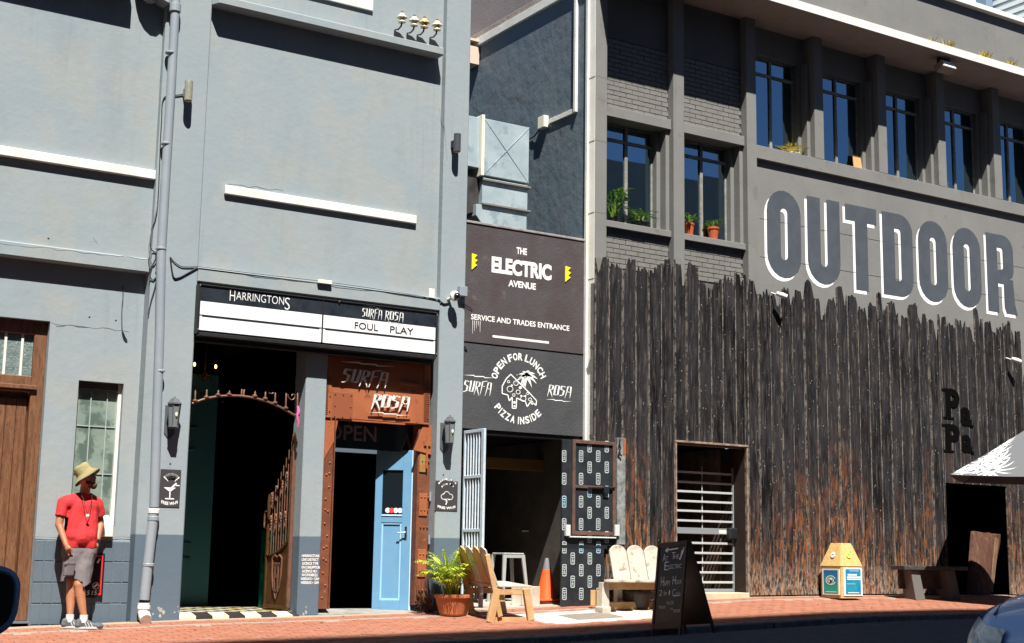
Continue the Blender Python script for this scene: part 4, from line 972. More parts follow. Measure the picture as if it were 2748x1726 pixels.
# sp.x: across in metres, sp.y: height in metres; second uv: fraction across
uv2 = _N.new('ShaderNodeUVMap'); uv2.uv_map = 'frac'; s2 = _N.new('ShaderNodeSeparateXYZ'); _L.new(uv2.outputs[0], s2.inputs[0])
col = mixn(rmp(nse(7, 1.0, 1.2), .40, .60), (.004, .004, .005), (.026, .025, .028))
col = mixn(mth('MULTIPLY', oi.outputs['Random'], .55), col, (.025, .024, .027))
col = mixn(rmp(nse(34, 2.4, 1.0, 5, 3), .54, .68, 0, .75), col, (.10, .088, .08))
wear = mth('MULTIPLY', rmp(nse(9, 2.2, 1.4, 7, 9, .75), .48, .58), rmp(mth('SUBTRACT', s2.outputs[1], mth('MULTIPLY', oi.outputs['Random'], 1.6)), -.5, 1.25, .9, .0))
col = mixn(wear, col, (.20, .07, .026))
w2_ = mth('MULTIPLY', rmp(nse(20, 1.6, 1.5, 7, 21, .8), .55, .63), rmp(mth('SUBTRACT', s2.outputs[1], mth('MULTIPLY', oi.outputs['Random'], 1.4)), -.4, 1.2, .9, .06))
col = mixn(w2_, col, (.46, .25, .11))
hot = mth('MULTIPLY', mth('GREATER_THAN', mth('FRACT', mth('MULTIPLY', oi.outputs['Random'], 7.31)), .955), rmp(nse(18, .9, 1.2, 6, 31, .8), .5, .62, 0, .9))
col = mixn(hot, col, (.30, .15, .075))
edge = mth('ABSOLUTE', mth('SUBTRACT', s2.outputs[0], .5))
col = mixn(mth('MULTIPLY', rmp(edge, .45, .48), rmp(nse(2, 3, 2.5, 4, 5), .40, .60, .05, .75)), col, (.30, .26, .22))  # pale plank edges: worn wood plus sun-catching highlight put into the colour
base_ = mth('MULTIPLY', rmp(s2.outputs[1], .15, .6, 1, 0), rmp(nse(18, 5, 2, 6, 41), .45, .62, 0, .7)); col = mixn(base_, col, (.36, .30, .24))
spk = _N.new('ShaderNodeTexVoronoi'); spk.inputs['Scale'].default_value = 19; cmb2 = _N.new('ShaderNodeCombineXYZ'); _L.new(sp.outputs[0], cmb2.inputs[0]); _L.new(mth('MULTIPLY', sp.outputs[1], .7), cmb2.inputs[1]); _L.new(mth('MULTIPLY', oi.outputs['Random'], 40), cmb2.inputs[2]); _L.new(cmb2.outputs[0], spk.inputs[0])
col = mixn(mth('MULTIPLY', rmp(spk.outputs['Distance'], .10, .16, 1, 0), rmp(nse(6, 3, 2, 3, 77), .52, .6, 0, .75)), col, (.42, .37, .31))
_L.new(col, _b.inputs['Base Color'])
bp = _N.new('ShaderNodeBump'); bp.inputs['Strength'].default_value = .9; bp.inputs['Distance'].default_value = .012; _L.new(mth('ADD', nse(40, 2.2, 1, 5, 2), nse(10, 4, 1.5, 4, 8)), bp.inputs['Height']); _L.new(bp.outputs[0], _b.inputs['Normal'])
def plank(x0, x1, zb, ztop, y, parent, name='plank', ragged=True, th=.028, seed=0, org=None):
    rg = random.Random(seed); n = rg.randint(4, 6); top = []
    pk = rg.randint(1, n-1)
    for i in range(n+1):
        u = i/n; h = ztop - (rg.choice((.06, .12, .2, .3, .38)) if abs(i-pk) > 1 else rg.uniform(0, .08)) * (1 if ragged else 0)
        top.append((x0+(x1-x0)*u, h))
        if ragged and i < n and rg.random() < .45: top.append((x0+(x1-x0)*(u+.55/n), h-rg.uniform(.04, .2)))
    ring_ = [(x0, zb)] + [(a, max(b, zb+.1)) for a, b in top] + [(x1, zb)]
    m = M(); m.prism([(a, y, b) for a, b in ring_], (0, th, 0))
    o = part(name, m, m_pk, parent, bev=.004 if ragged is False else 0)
    me = o.data; og = ORG[o]
    l1 = me.uv_layers.new(name='UVMap'); l2 = me.uv_layers.new(name='frac')
    for lp in me.loops:
        c = me.vertices[lp.vertex_index].co + og
        l1.data[lp.index].uv = (c.x, c.z); l2.data[lp.index].uv = ((c.x-x0)/(x1-x0), c.z-base(c.x))
    return o
JX = [1598, 1635, 1671, 1707, 1741, 1776, 1811, 1843, 1876, 1909, 1941, 1976, 2007, 2036, 2069, 2098, 2128, 2160, 2191, 2219, 2249, 2277, 2305, 2333, 2361, 2389, 2417, 2443, 2468, 2494, 2522, 2550, 2570, 2596, 2621, 2644, 2670, 2698, 2718, 2743]
TY = [678, 700, 682, 704, 700, 682, 692, 694, 744, 740, 728, 720, 740, 766, 780, 762, 772, 744, 790, 788, 764, 782, 812, 806, 778, 800, 840, 804, 834, 850, 836, 858, 846, 862, 820, 852, 870, 854, 872]
yk = -.09
op0, op1, opz = X(1815, 1300, yk), X(2003, 1300, yk), Z(1900, 1193, yk)
dp0, dpz = X(2541, 1420, yk), Z(2560, 1297, yk)
dp1 = DP1
jx = [X(JX[i], 1000, yk) for i in range(len(JX))]
tz = [Z((JX[i]+JX[i+1])/2, TY[i]+6, yk) for i in range(len(TY))]
while jx[-1] < dp1+4: jx.append(jx[-1]+.235); tz.append(random.Random(len(jx)).uniform(4.4, 4.9))
for i in range(len(jx)-1):
    a, b = jx[i]+.003, jx[i+1]-.003; mid = (a+b)/2; zb = base(mid)+.02
    y = yk+random.uniform(-.012, .012)
    segs = [(a, b, zb)]
    for lo, hi, zz in ((op0, op1, opz), (dp0, dp1, dpz)):
        new = []
        for (p, q_, zbb) in segs:
            if q_ <= lo or p >= hi: new.append((p, q_, zbb)); continue
            if p < lo-.03: new.append((p, lo, zbb))
            if q_ > hi+.03: new.append((hi, q_, zbb))
            new.append((max(p, lo), min(q_, hi), zz))
        segs = new
    mainz = tz[i]
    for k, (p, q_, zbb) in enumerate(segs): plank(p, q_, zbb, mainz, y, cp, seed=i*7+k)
for z in (1.2, 2.6, 3.9):
    bt = M()
    for a, b in ((jx[0], op0-.1 if z < 2.4 else dp0-.1), (op1+.1, dp0-.1), (dp1+.1, jx[-1])):
        if b > a and not (z > 2.4 and a == op1+.1): bt.box(a, b, yk+.045, .05, z, z+.05)
    part('batten', bt, m_rgd, cp)
# openings: liners, gate
ln = M(); ln.box(op0-.025, op0, yk-.02, yk+.03, base(13.3), opz); ln.box(op1+.001, op1+.03, yk-.02, yk+.03, base(14.4)-.02, opz); ln.box(op0-.025, op1+.03, yk-.03, .3, opz, opz+.03)
part('opening_frame', ln, mat('weathered_pale_edge', (.30, .22, .17), (.12, .08, .06), 9, .8, .5, 40), cp, bev=.003)
part('opening_lining', M().box(op1-.001, op1+.02, -.05, .5, base(14.4), opz), mat('dark_lining', (.035, .02, .015), (.02, .015, .012), 6, .8), cp)
# ================================================================== FITTINGS ON THE GREY BUILDING
yp = -.075
dpip = thing('downpipe', 'grey painted downpipe with a white shoe beside the red shirted man', 'drainpipe', A(400, 1660, yp))
tp = [A(474, -60, yp), A(471, 12, yp), A(461, 198, yp), A(447, 430, yp), A(433, 669, yp), A(429, 879, yp), A(421, 1120, yp), A(414, 1362, yp)]
xm = [p.x for p in tp]
part('pipe', M().tube(tp, .056, 18, cap=False), m_steelg, dpip, smooth=True)
lp = [A(412, 1380, yp), A(404, 1450, yp), A(395, 1530, yp), A(387, 1610, yp)]
part('pipe', M().tube(lp, .06, 18, cap=False), m_steelg, dpip, smooth=True)
def collar(p, r, h, mt): return part('collar', M().lathe(p, [(r-.012, -h/2-.006), (r, -h/2), (r, h/2), (r-.012, h/2+.006)], 18), mt, dpip, smooth=False, bev=.002)
for px, py, r, h, mt in ((470, 22, .072, .10, m_steelg), (457, 142, .064, .02, m_steelg), (445, 386, .064, .02, m_steelg), (432, 668, .064, .02, m_steelg), (428, 996, .064, .02, m_steelg), (413, 1372, .068, .05, m_white), (411, 1392, .066, .045, m_steelg), (398, 1516, .069, .03, m_steelg)): collar(A(px, py, yp), r, h, mt)
e0 = A(386, 1618, yp)
part('shoe', M().tube([e0, A(385, 1642, yp), A(388, 1655, yp-.02), A(392, 1664, yp-.09)], [.069, .069, .070, .068], 18), m_white, dpip, smooth=True)
part('collar', M().lathe(A(386, 1630, yp), [(.07, -.02), (.076, -.018), (.076, .018), (.07, .02)], 18), m_white, dpip)
part('hopper', M().lathe(A(455, -10, -.0)+Vector((-.25, -.02, 0)), [(.06, -.14), (.17, -.02), (.2, .12), (.2, .3)], 14), m_steelg, dpip)
# cables
cbx = thing('wall_cables', 'thin dark cables looping down the pier beside the downpipe', 'cable', A(430, 760, 0))
def cable(pts, r=.007, y=-.012, mt=None, p=None): 
    q = [A(a, b, y) for a, b in pts]; out = []
    for i in range(len(q)-1):
        for k in range(4):
            t = k/4; p0 = q[max(i-1, 0)]; p1 = q[i]; p2 = q[i+1]; p3 = q[min(i+2, len(q)-1)]
            out.append(.5*((2*p1)+(p2-p0)*t+(2*p0-5*p1+4*p2-p3)*t*t+(3*p1-p0-3*p2+p3)*t**3))
    out.append(q[-1]); return part('cable', M().tube(out, r, 5), mt or m_cable, p or cbx, smooth=True)
cable([(494, 253), (470, 256), (446, 258), (436, 275), (434, 320), (431, 372), (429, 430), (424, 540), (418, 585), (409, 610), (403, 650), (407, 670), (420, 677), (432, 670)])
cable([(424, 545), (414, 590), (404, 635), (400, 670), (404, 700), (412, 712), (420, 700), (418, 730)], mt=m_cableg)
cable([(430, 680), (415, 700), (402, 735), (410, 752), (420, 745), (415, 775), (405, 810), (398, 845)])
cable([(457, 690), (465, 742), (480, 745), (500, 735), (530, 718)], .009); cable([(457, 690), (470, 705), (490, 716), (530, 716)], .006)
cable([(530, 715), (640, 729), (760, 743), (865, 755), (1000, 774), (1130, 795), (1180, 805)], .006, mt=m_cableg)
cable([(330, 768), (330, 800), (327, 835), (328, 890), (335, 912), (342, 914)], .006, .19); cable([(330, 890), (336, 905), (341, 913)], .005, .19)
cable([(1176, 803), (1190, 815), (1206, 812)], .01); cable([(1240, 815), (1252, 826), (1266, 836), (1262, 826), (1246, 817)], .008, -.02)
part('cable_box', M().box(X(853, 756, -.03), X(890, 760, -.03), -.05, .0, Z(870, 762, -.03), Z(870, 752, -.03)), m_cream, cbx, bev=.005)
part('cable_clip', M().box(X(1150, 790, 0), X(1165, 790, 0), -.02, 0, Z(1155, 800, 0), Z(1155, 775, 0)), m_white, cbx, bev=.004)
# up-down wall lights
def updown(px, pt, pb, mt, label, side):
    p = A(px, pt, -.13); q = A(px, pb, -.13); q.x = p.x = (p.x+q.x)/2; r = .05
    t = thing('wall_light', label, 'wall light', q, 'cylindrical up and down wall lights')
    part('body', M().lathe(q, [(r*.8, 0), (r, .004), (r, p.z-q.z-.004), (r*.8, p.z-q.z)], 18), mt, t, smooth=False)
    part('mount', M().box(q.x-.03+side*.0, q.x+.03, -.085, 0, (p.z+q.z)/2-.05, (p.z+q.z)/2+.05), m_black if mt is m_blk2 else mt, t, bev=.004)
    part('lens', M().lathe(q, [(r*.7, -.006), (r*.7, 0)], 14), mat('amber_lens', (.5, .3, .03)), t)
m_blk2 = mat('slate_lamp', (.05, .055, .065), rough=.4)
updown(506, 217, 271, mat('olive_lamp', (.19, .20, .16), (.3, .3, .25), 12, .5), 'weathered olive cylinder light on the pier right of the downpipe', -1)
updown(1227, 359, 408, m_blk2, 'dark slate cylinder light on the pier left of the air duct', 1)
# carriage lanterns
m_lan = mat('lantern_grey', (.075, .085, .095), None, rough=.45)
m_lglass = mat('lantern_glass', (.16, .18, .19), None, rough=.1, spec=.8)
def lantern(px, pt, pb, label):
    yl = -.14; p = A(px, pt, yl); q = A(px, pb, yl); H = p.z-q.z; x, z = q.x, q.z
    t = thing('wall_lantern', label, 'lantern', q, 'carriage lanterns on the piers')
    n = 6; r = H*.19; c = Vector((x, yl, z))
    part('roof', M().lathe(c, [(r*1.25, H*.76), (r*1.2, H*.80), (r*.85, H*.86), (r*.62, H*.93), (r*.2, H*.96), (r*.12, H)], n), m_lan, t)
    part('base', M().lathe(c, [(r*.75, H*.0), (r*.9, H*.04), (r*.8, H*.1)], n), m_lan, t)
    part('glass', M().lathe(c, [(r*.72, H*.1), (r*1.0, H*.76)], n), m_lglass, t)
    cg = M()
    for k in range(6):
        a = 2*PI*k/6; cg.tube([c+Vector((r*.76*math.cos(a), r*.76*math.sin(a), H*.09)), c+Vector((r*1.06*math.cos(a), r*1.06*math.sin(a), H*.77))], .006, 4)
    part('cage', cg, m_lan, t)
    part('bulb', M().ell(c+Vector((.01, -r*.8, H*.42)), (.014, .014, .03), 8, 6), mat('pale_bulb', (.85, .8, .45)), t, smooth=True)
    part('backplate', M().prism([(x-r*.9, -.012, z+H*.75), (x+r*.9, -.012, z+H*.75), (x+r*.9, -.012, z-H*.12), (x, -.012, z-H*.33), (x-r*.9, -.012, z-H*.12)], (0, .012, 0)), m_lan, t)
    part('bracket', M().box(x-.015, x+.015, yl+r*.6, -.01, z+H*.1, z+H*.16).box(x-.015, x+.015, yl+r*.6, -.01, z+H*.62, z+H*.68), m_lan, t)
lantern(465, 1064, 1150, 'grey carriage lantern on the pier between the downpipe and the iron arch')
lantern(1206, 1114, 1192, 'grey carriage lantern on the pier above the cloud emblem sign')
# porcelain insulators on the cornice
m_por = mat('cream_porcelain', (.66, .58, .38), (.7, .66, .5), 20, .25); m_porb = mat('amber_porcelain', (.55, .38, .16), rough=.25)
INS = [(1079, 41, 'first from the left', 0), (1112, 50, 'second from the left', 0), (1139, 55, 'third from the left', 1), (1173, 62, 'rightmost, nearest the pier', 0)]
for k, (px, py, wh, dk) in enumerate(INS):
    p = A(px, py, -.10); t = thing('insulator', 'cream porcelain insulator on a bent bracket on the cornice, ' + wh, 'insulator', A(px, py, -.10), 'porcelain insulators on the cornice')
    z0 = zc1
    part('bell', M().lathe(p, [(.008, .035), (.03, .025), (.04, .0), (.072, -.028), (.075, -.038), (.04, -.045), (.038, -.07), (.055, -.10), (.052, -.108), (.015, -.11)], 14), [m_por, m_porb][dk], t, smooth=True)
    part('pin', M().tube([p+Vector((0, 0, -.1)), p+Vector((-.01, 0, -.16)), p+Vector((-.045, .02, -.21)), p+Vector((-.085, .03, -.22)), p+Vector((-.09, .03, -.30)), Vector((p.x-.09, p.y+.03, z0))], .012, 7), m_black, t, smooth=True)
    part('cap', M().lathe(p, [(.02, .02), (.022, .045), (.01, .055)], 8), mat('rusty_cap', (.08, .05, .03)), t)
    part('plate', M().prism([(p.x-.11, -.095, z0), (p.x-.11, -.095, p.z-.24), (p.x-.02, -.095, p.z-.26), (p.x+.05, -.095, z0)], (0, .01, 0)), m_black, t)
# dome camera and its box
dc = thing('dome_camera', 'small white dome security camera on the pier corner beside a white box', 'security camera', A(1219, 795, -.12))
c = A(1219, 795, -.13)
part('collar', M().lathe(c, [(.055, .03), (.07, 0), (.07, -.03), (.05, -.045)], 16, 'y'), m_white, dc, smooth=True)
part('dome', M().ell(c+Vector((.015, -.05, -.005)), (.05, .045, .05), 14, 10), mat('black_dome', (.01, .01, .012), rough=.05, spec=1), dc, smooth=True)
part('arm', M().tube([c, c+Vector((0, .06, -.01)), c+Vector((-.02, .13, -.03))], .022, 8), m_white, dc, smooth=True)
part('junction_box', M().box(X(1231, 790, -.06), X(1252, 790, -.06), -.09, -.02, Z(1240, 795, -.06), Z(1240, 769, -.06)), m_steelg, dc, bev=.005)
# signs on the piers
m_sgn = mat('sign_charcoal', (.045, .04, .045), None, rough=.5)
def wifi(px0, px1, py0, py1, label, kind):
    y = -.008; x0, x1 = X(px0, (py0+py1)/2, y), X(px1, (py0+py1)/2, y); zm_ = (px0+px1)/2; z1, z0 = Z(zm_, py0, y), Z(zm_, py1, y)
    t = thing('wifi_sign', label, 'sign', ((x0+x1)/2, 0, z0), 'free wi-fi signs on the piers')
    part('plate', M().box(x0, x1, y, 0, z0, z1), m_sgn, t)
    s = M(); W_, H_ = x1-x0, z1-z0; fn = lambda u, v: (x0+u, y-.0015, z0+v)
    cx = W_*.5
    if kind == 0:
        for r_ in (.10, .145, .19): stroke(s, arcpts(cx+.01, H_*.62, r_*W_/.42*1.0, 40, 140), .022, fn)
        s.add([fn(cx-.08, H_*.52), fn(cx+.07, H_*.52), fn(cx, H_*.40)], [(0, 1, 2)])
        stroke(s, [(cx, H_*.41), (cx, H_*.24)], .014, fn); stroke(s, [(cx-.05, H_*.22), (cx+.05, H_*.22)], .014, fn)
        stroke(s, [(cx+.02, H_*.52), (cx+.07, H_*.63)], .02, fn); stroke(s, [(cx+.07, H_*.58), (cx+.11, H_*.58)], .012, fn)
    else:
        for r_, a0, a1 in ((.12, 95, 140), (.19, 95, 140), (.19, 45, 72), (.13, 45, 70)): stroke(s, arcpts(cx+.01, H_*.62, r_*W_/.42*1.15, a0, a1, 5), .02, fn)
        cl = arcpts(cx-.05, H_*.47, .035, 90, 270, 6)+[(cx+.06, H_*.47-.035)]+arcpts(cx+.06, H_*.47, .035, -90, 90, 6)+arcpts(cx, H_*.53, .045, 20, 160, 6)
        stroke(s, cl, .012, fn); stroke(s, [(cx+.02, H_*.40), (cx-.02, H_*.32), (cx+.01, H_*.32), (cx-.01, H_*.21)], .014, fn)
    text(s, 'FREE WI-FI', lambda u, v: fn(W_*(.1+.8*u), H_*(.05+.085*v)+.02*(4*(u-.5)**2)), .03)
    part('print', s, m_lwhite, t, recalc=False, kind='stuff')
wifi(429, 484, 1260, 1361, 'dark square sign with a cocktail glass and signal arcs beside the downpipe', 0)
wifi(1169, 1228, 1291, 1371, 'dark square sign with a cloud emblem and signal arcs under the right lantern', 1)
ls = thing('licence_notice', 'eight lines of small white licence lettering on the blue dado of the centre pier', 'notice', A(840, 1560, .08))
s = M(); yl = .076
for k, (t_, a, b) in enumerate((('HARRINGTONS', 810, 857), ('LIVE DISTRICT', 810, 855), ('LICENCE TYPE', 811, 854), ('ON CONSUMPTION', 809, 858), ('LICENCE NO :', 811, 853), ('WCP/038522', 809, 852), ('WEEKDAYS > 12AM', 807, 856), ('WEEKENDS > 12AM', 807, 855))):
    pyb = 1495.5+k*10.3; s_x0, s_x1 = X(a, pyb, yl), X(b, pyb, yl); zb_, zt_ = Z(833, pyb, yl), Z(833, pyb-7.5, yl)
    text(s, t_, plane(s_x0, s_x1, zb_, zt_, yl), .025)
part('lettering', s, m_lwhite, ls, recalc=False, kind='stuff')
# poster behind the man
ps = thing('poster_board', 'black poster board with a red border line and white 15 15 15 behind the man', 'poster', A(255, 1605, .16))
yq = .150; x0, x1 = X(205, 1550, yq), X(278, 1550, yq); z0, z1 = Z(265, 1604, yq), Z(270, 1486, yq)
part('board', M().box(x0, x1, yq, .176, z0, z1), mat('black_gloss_print', (.012, .01, .012), rough=.3), ps)
s = M(); rb2 = lambda a, b, c, d: s.quad((a, yq-.002, c), (b, yq-.002, c), (b, yq-.002, d), (a, yq-.002, d))
rb2(x1-.034, x1-.02, z0+.03, z1-.02); rb2(x0+.02, x1-.034, z1-.034, z1-.02); rb2(x1-.05, x1-.034, z0+.03, z0+.045)
part('red_border', s, mat('signal_red', (.75, .03, .03), rough=.4), ps, recalc=False)
s = M(); fnp = lambda u, v: (x0+u, yq-.002, z0+v); Wd = x1-x0
for k in range(3): text(s, '15', (lambda k: lambda u, v: fnp(Wd-.30+k*.085+.055*u+.012*v, .03+.05*v))(k), .0)
stroke(s, arcpts(Wd-.085, .135, .036, 0, 360, 18), .008, fnp); stroke(s, [(Wd-.1, .125), (Wd-.07, .15)], .02, fnp); stroke(s, [(Wd-.08, .40), (Wd-.06, .44)], .02, fnp); stroke(s, [(Wd-.07, .44), (Wd-.05, .44)], .01, fnp)
part('print', s, m_lwhite, ps, recalc=False, kind='stuff')

# ================================================================== ITEMS AROUND THE GATEWAY
# barred steel gate folded out from the pier
m_bg = mat('pale_blue_gate_paint', (.42, .52, .62), (.55, .6, .64), 12, .4, .1, 50)
bg_ = thing('barred_gate', 'pale blue steel gate with upright bars folded out beside the palm pot', 'gate', (9.82, -.2, .2))
xg = 9.80; ya, yb2 = .03, -.50; zlo, zhi = .30, A(1290, 1149, -.48).z
hb = M(); hb.box(xg-.018, xg+.018, yb2, yb2+.07, zlo-.06, zhi); part('stile', hb, m_bg, bg_, bev=.004)
part('stile', M().box(xg-.015, xg+.015, ya-.03, ya, zlo, zhi), m_bg, bg_, bev=.003)
for z in (zhi-.04, 1.93, 1.22, .62, zlo): part('rail', M().box(xg-.016, xg+.016, yb2+.07, ya-.03, z, z+.04), m_bg, bg_, bev=.003)
for k in range(5):
    y = ya-.03 - (k+1)*(abs(yb2)+ya-.1)/6; part('upright_bar', M().tube([(xg, y, zlo), (xg, y, zhi-.02)], .012, 8), m_bg, bg_, smooth=True)
# patterned hatch door
ph = thing('patterned_door', 'dark door papered with pale tin can prints, folded flat against the charred planks', 'door', (11.8, -.15, .22))
yd2 = -.15; m_pd = mat('navy_black_paper', (.013, .016, .021), (.024, .028, .032), 5, .45, .2, 60, c3=(.06, .068, .07), sc3=14, t3=.66)
def pz(zx, zy, y=yd2): return A(1150+zx*.38365, 1120+zy*.38365, y)
xa = pz(935, 700).x; xb = pz(1228, 1200).x; zt = pz(1000, 158).z; zb = pz(1000, 1335).z; zs_ = pz(1000, 905).z
part('lower_leaf', M().box(xa, xb, yd2, yd2+.04, zb, zs_-.02), m_pd, ph, bev=.004)
part('upper_leaf', M().box(xa, pz(1310, 500).x, yd2+.005, yd2+.04, zs_+.02, zt), m_pd, ph, bev=.004)
fx0, fx1 = pz(1003, 500).x, pz(1305, 500).x; fz0, fz1 = pz(1150, 825).z, pz(1150, 165).z; zm2 = pz(1150, 490).z
m_rf = mat('rusty_dark_frame', (.07, .05, .045), (.14, .07, .05), 10, .6, .3, 60)
fr = M(); fr.box(fx0, fx0+.05, yd2-.02, yd2+.004, fz0, fz1); fr.box(fx1-.05, fx1, yd2-.02, yd2+.004, fz0, fz1); fr.box(fx0+.05, fx1-.05, yd2-.02, yd2+.004, fz0, fz0+.05); fr.box(fx0+.05, fx1-.05, yd2-.02, yd2+.004, fz1-.05, fz1)
fr.box(fx0+.05, fx1-.05, yd2-.018, yd2+.004, zm2-.02, zm2+.02)
part('hatch_frame', fr, m_rf, ph, bev=.004)
part('slide_bolt', M().tube([pz(1120, 492, yd2-.03), pz(1305, 492, yd2-.03)], .014, 8).box(pz(1215, 500).x, pz(1250, 500).x, yd2-.05, yd2-.018, zm2-.07, zm2+.02), m_black, ph)
part('counter_edge', M().box(pz(975, 840).x, pz(1300, 840).x, yd2-.05, yd2, pz(1100, 844).z, pz(1100, 834).z), mat('pale_grey_enamel', (.5, .52, .52)), ph, bev=.004)
for a in (950, 1293): part('bracket', M().box(pz(a, 800).x, pz(a+30, 800).x, yd2-.05, yd2-.0, pz(a, 830).z, pz(a, 752).z), mat('pale_grey_enamel', (.5, .52, .52)), ph, bev=.004)
part('hinge_gap', M().box(xa, xb+.05, yd2-.002, yd2+.03, zs_-.02, zs_+.02), m_black, ph)
part('jamb_post', M().box(pz(1315, 500).x, pz(1372, 500).x, yd2-.02, yd2+.05, pz(1340, 890).z, pz(1340, 145).z), mat('peeling_jamb', (.26, .28, .27), (.12, .12, .12), 10, .6, .3, 50), ph, bev=.003)
part('rust_stain_strip', M().box(pz(1353, 500).x, pz(1374, 500).x, yd2-.024, yd2-.021, pz(1340, 260).z, pz(1340, 148).z), m_rust, ph)
part('cord', M().tube([pz(1340, 150, yd2-.04), pz(1335, 190, yd2-.05), pz(1345, 220, yd2-.05), pz(1330, 250, yd2-.05), pz(1350, 270, yd2-.05)], .012, 6), m_black, ph)
s = M(); s2_ = M()
def canp(m, cx, cz, y, lit=0):
    w_, h_, r = .036, .082, .018
    o = []
    for (sx, sz, a0) in ((1, 1, 0), (-1, 1, 90), (-1, -1, 180), (1, -1, 270)):
        for k in range(4): a = R(a0+30*k); o.append((cx+sx*(w_-r)+r*math.cos(a), cz+sz*(h_-r)+r*math.sin(a)))
    i_ = [(cx+(x-cx)*.74, cz+(z-cz)*.86) for x, z in o]
    n = len(o)
    for k in range(n): j = (k+1) % n; m.quad((o[k][0], y, o[k][1]), (o[j][0], y, o[j][1]), (i_[j][0], y, i_[j][1]), (i_[k][0], y, i_[k][1]))
    for a, b, c_, d in ((-.6, .6, .45, .62), (-.55, -.15, .12, .28), (.15, .55, .12, .28), (-.12, .12, -.12, .2), (-.45, .45, -.36, -.2), (-.55, .55, -.62, -.5)):
        m.quad((cx+a*w_, y, cz+c_*h_), (cx+b*w_, y, cz+c_*h_), (cx+b*w_, y, cz+d*h_), (cx+a*w_, y, cz+d*h_))
rowsz = [205, 272, 350, 430, 520, 590, 668, 748, 838, 910, 988, 1070, 1150, 1235]
for k, ry in enumerate(rowsz):
    cols = (950, 1068, 1188) if k % 2 else (1008, 1128, 1248)
    for cx_ in cols:
        p = pz(cx_, ry); up = ry < 850
        if up and k % 2 == 0 and cx_ == 1008: continue
        if not up and cx_ > 1215: continue
        inside = fx0+.05 < p.x < fx1-.05
        if up and abs(p.x-fx0-.02) < .05: continue
        if up and p.x > fx1-.07: p.x = fx1-.09
        canp(s if (k*3+cx_) % 5 else s2_, p.x, p.z, yd2+(.0035 if up else -.0015))
part('can_print', s, mat('pale_print', (.50, .54, .54), (.36, .42, .44), 30, .6), ph, recalc=False, kind='stuff')
part('blue_can_print', s2_, mat('pale_blue_print', (.32, .50, .62)), ph, recalc=False, kind='stuff')

# wooden chair made from fence palings, side on
m_pine = mat('weathered_pine', (.42, .25, .11), (.52, .33, .17), 5, .6, .4, 40, stretch=(1, 1, 1), c3=(.2, .12, .06), sc3=7, t3=.62)
m_pgy = mat('silvered_pine', (.50, .45, .38), (.4, .34, .27), 6, .7, .4, 40)
wc = thing('paling_chair', 'rough pine chair made of pointed palings, seen side on left of the cone', 'chair', (10.0, -.8, pav(10, -.8)))
yn, yfr = -1.08, -.42
def cz_(zx, zy, y): return A(1150+zx*.38365, 1120+zy*.38365, y)
for y, sfx in ((yn, 0), (yfr, 1)):
    g = lambda zx, zy: cz_(zx, zy, yn)+Vector((0, y-yn, 0))
    gb0 = pav(10, y)-pav(10, yn)
    def P_(zx, zy, gnd=False):
        p = g(zx, zy)
        if gnd: p.z = pav(p.x, y)
        return p
    part('leg', M().bar(P_(478, 1198), P_(430, 1440, True), .10, .05), m_pine, wc, bev=.005)
    part('leg', M().bar(P_(682, 1198), P_(715, 1440, True), .10, .05), m_pine, wc, bev=.005)
    part('seat_rail', M().bar(P_(470, 1222)+Vector((0, .03, 0)), P_(700, 1222)+Vector((0, .03, 0)), .075, .03), m_pine, wc, bev=.004)
    part('foot_rail', M().bar(P_(455, 1420)+Vector((0, .03, 0)), P_(700, 1420)+Vector((0, .03, 0)), .07, .03), m_pine, wc, bev=.004)
    part('back_post', M().bar(P_(410, 960), P_(500, 1395), .07, .035), m_pine, wc, bev=.004)
seat_z = cz_(600, 1190, yn).z
pL, pR = cz_(470, 1195, yn), cz_(715, 1195, yn)
for k in range(4):
    y0 = yn+.0+k*.17
    mm = M().hexa([(pL.x, y0, seat_z+k*.012), (pR.x+.02, y0, seat_z+k*.012), (pR.x+.02, y0+.155, seat_z+k*.012+.01), (pL.x, y0+.155, seat_z+k*.012+.01)], [(pL.x, y0, seat_z+.022+k*.012), (pR.x+.02, y0, seat_z+.022+k*.012), (pR.x+.02, y0+.155, seat_z+.032+k*.012), (pL.x, y0+.155, seat_z+.032+k*.012)])
    part('seat_board', mm, m_pgy, wc, bev=.004)
    a = cz_(485, 1190, yn)+Vector((0, y0-yn, 0)); b = cz_(385+k*0, 900, yn)+Vector((0, y0-yn, 0))
    up = (b-a); th_ = Vector((.022, 0, .006)); w1_ = Vector((0, .15, 0))
    pts = [a, a+w1_, a+w1_+up*.9, a+w1_*.5+up, a+up*.9]
    part('back_paling', M().prism(pts, th_), [m_pgy, m_pine][k % 2], wc, bev=.003)
# palm in a terracotta pot
pp = A(1212, 1662, -.38); pp.z = pav(pp.x, -.38)
pt_ = thing('potted_palm', 'bushy green palm in a terracotta bowl pot beside the pier', 'potted plant', pp)
m_tc = mat('terracotta', (.48, .17, .075), (.42, .14, .06), 6, .75, .3, 50, c3=(.35, .12, .06), sc3=9)
part('pot', M().lathe(pp, [(.0, .0), (.155, .0), (.165, .02), (.215, .21), (.222, .225), (.238, .228), (.238, .262), (.222, .268), (.205, .262), (.19, .22), (.0, .22)], 28), m_tc, pt_, smooth=False)
part('soil', M().lathe(pp, [(.0, .215), (.2, .225), (.0, .235)], 16), mat('dark_soil', (.04, .025, .015)), pt_)
m_palm = mat('palm_green', (.50, .56, .05), (.30, .42, .03), 14, .45, c3=(.68, .62, .14), sc3=22, t3=.6); m_palmd = mat('palm_stem', (.22, .26, .04), None, rough=.5)
rg = random.Random(21)
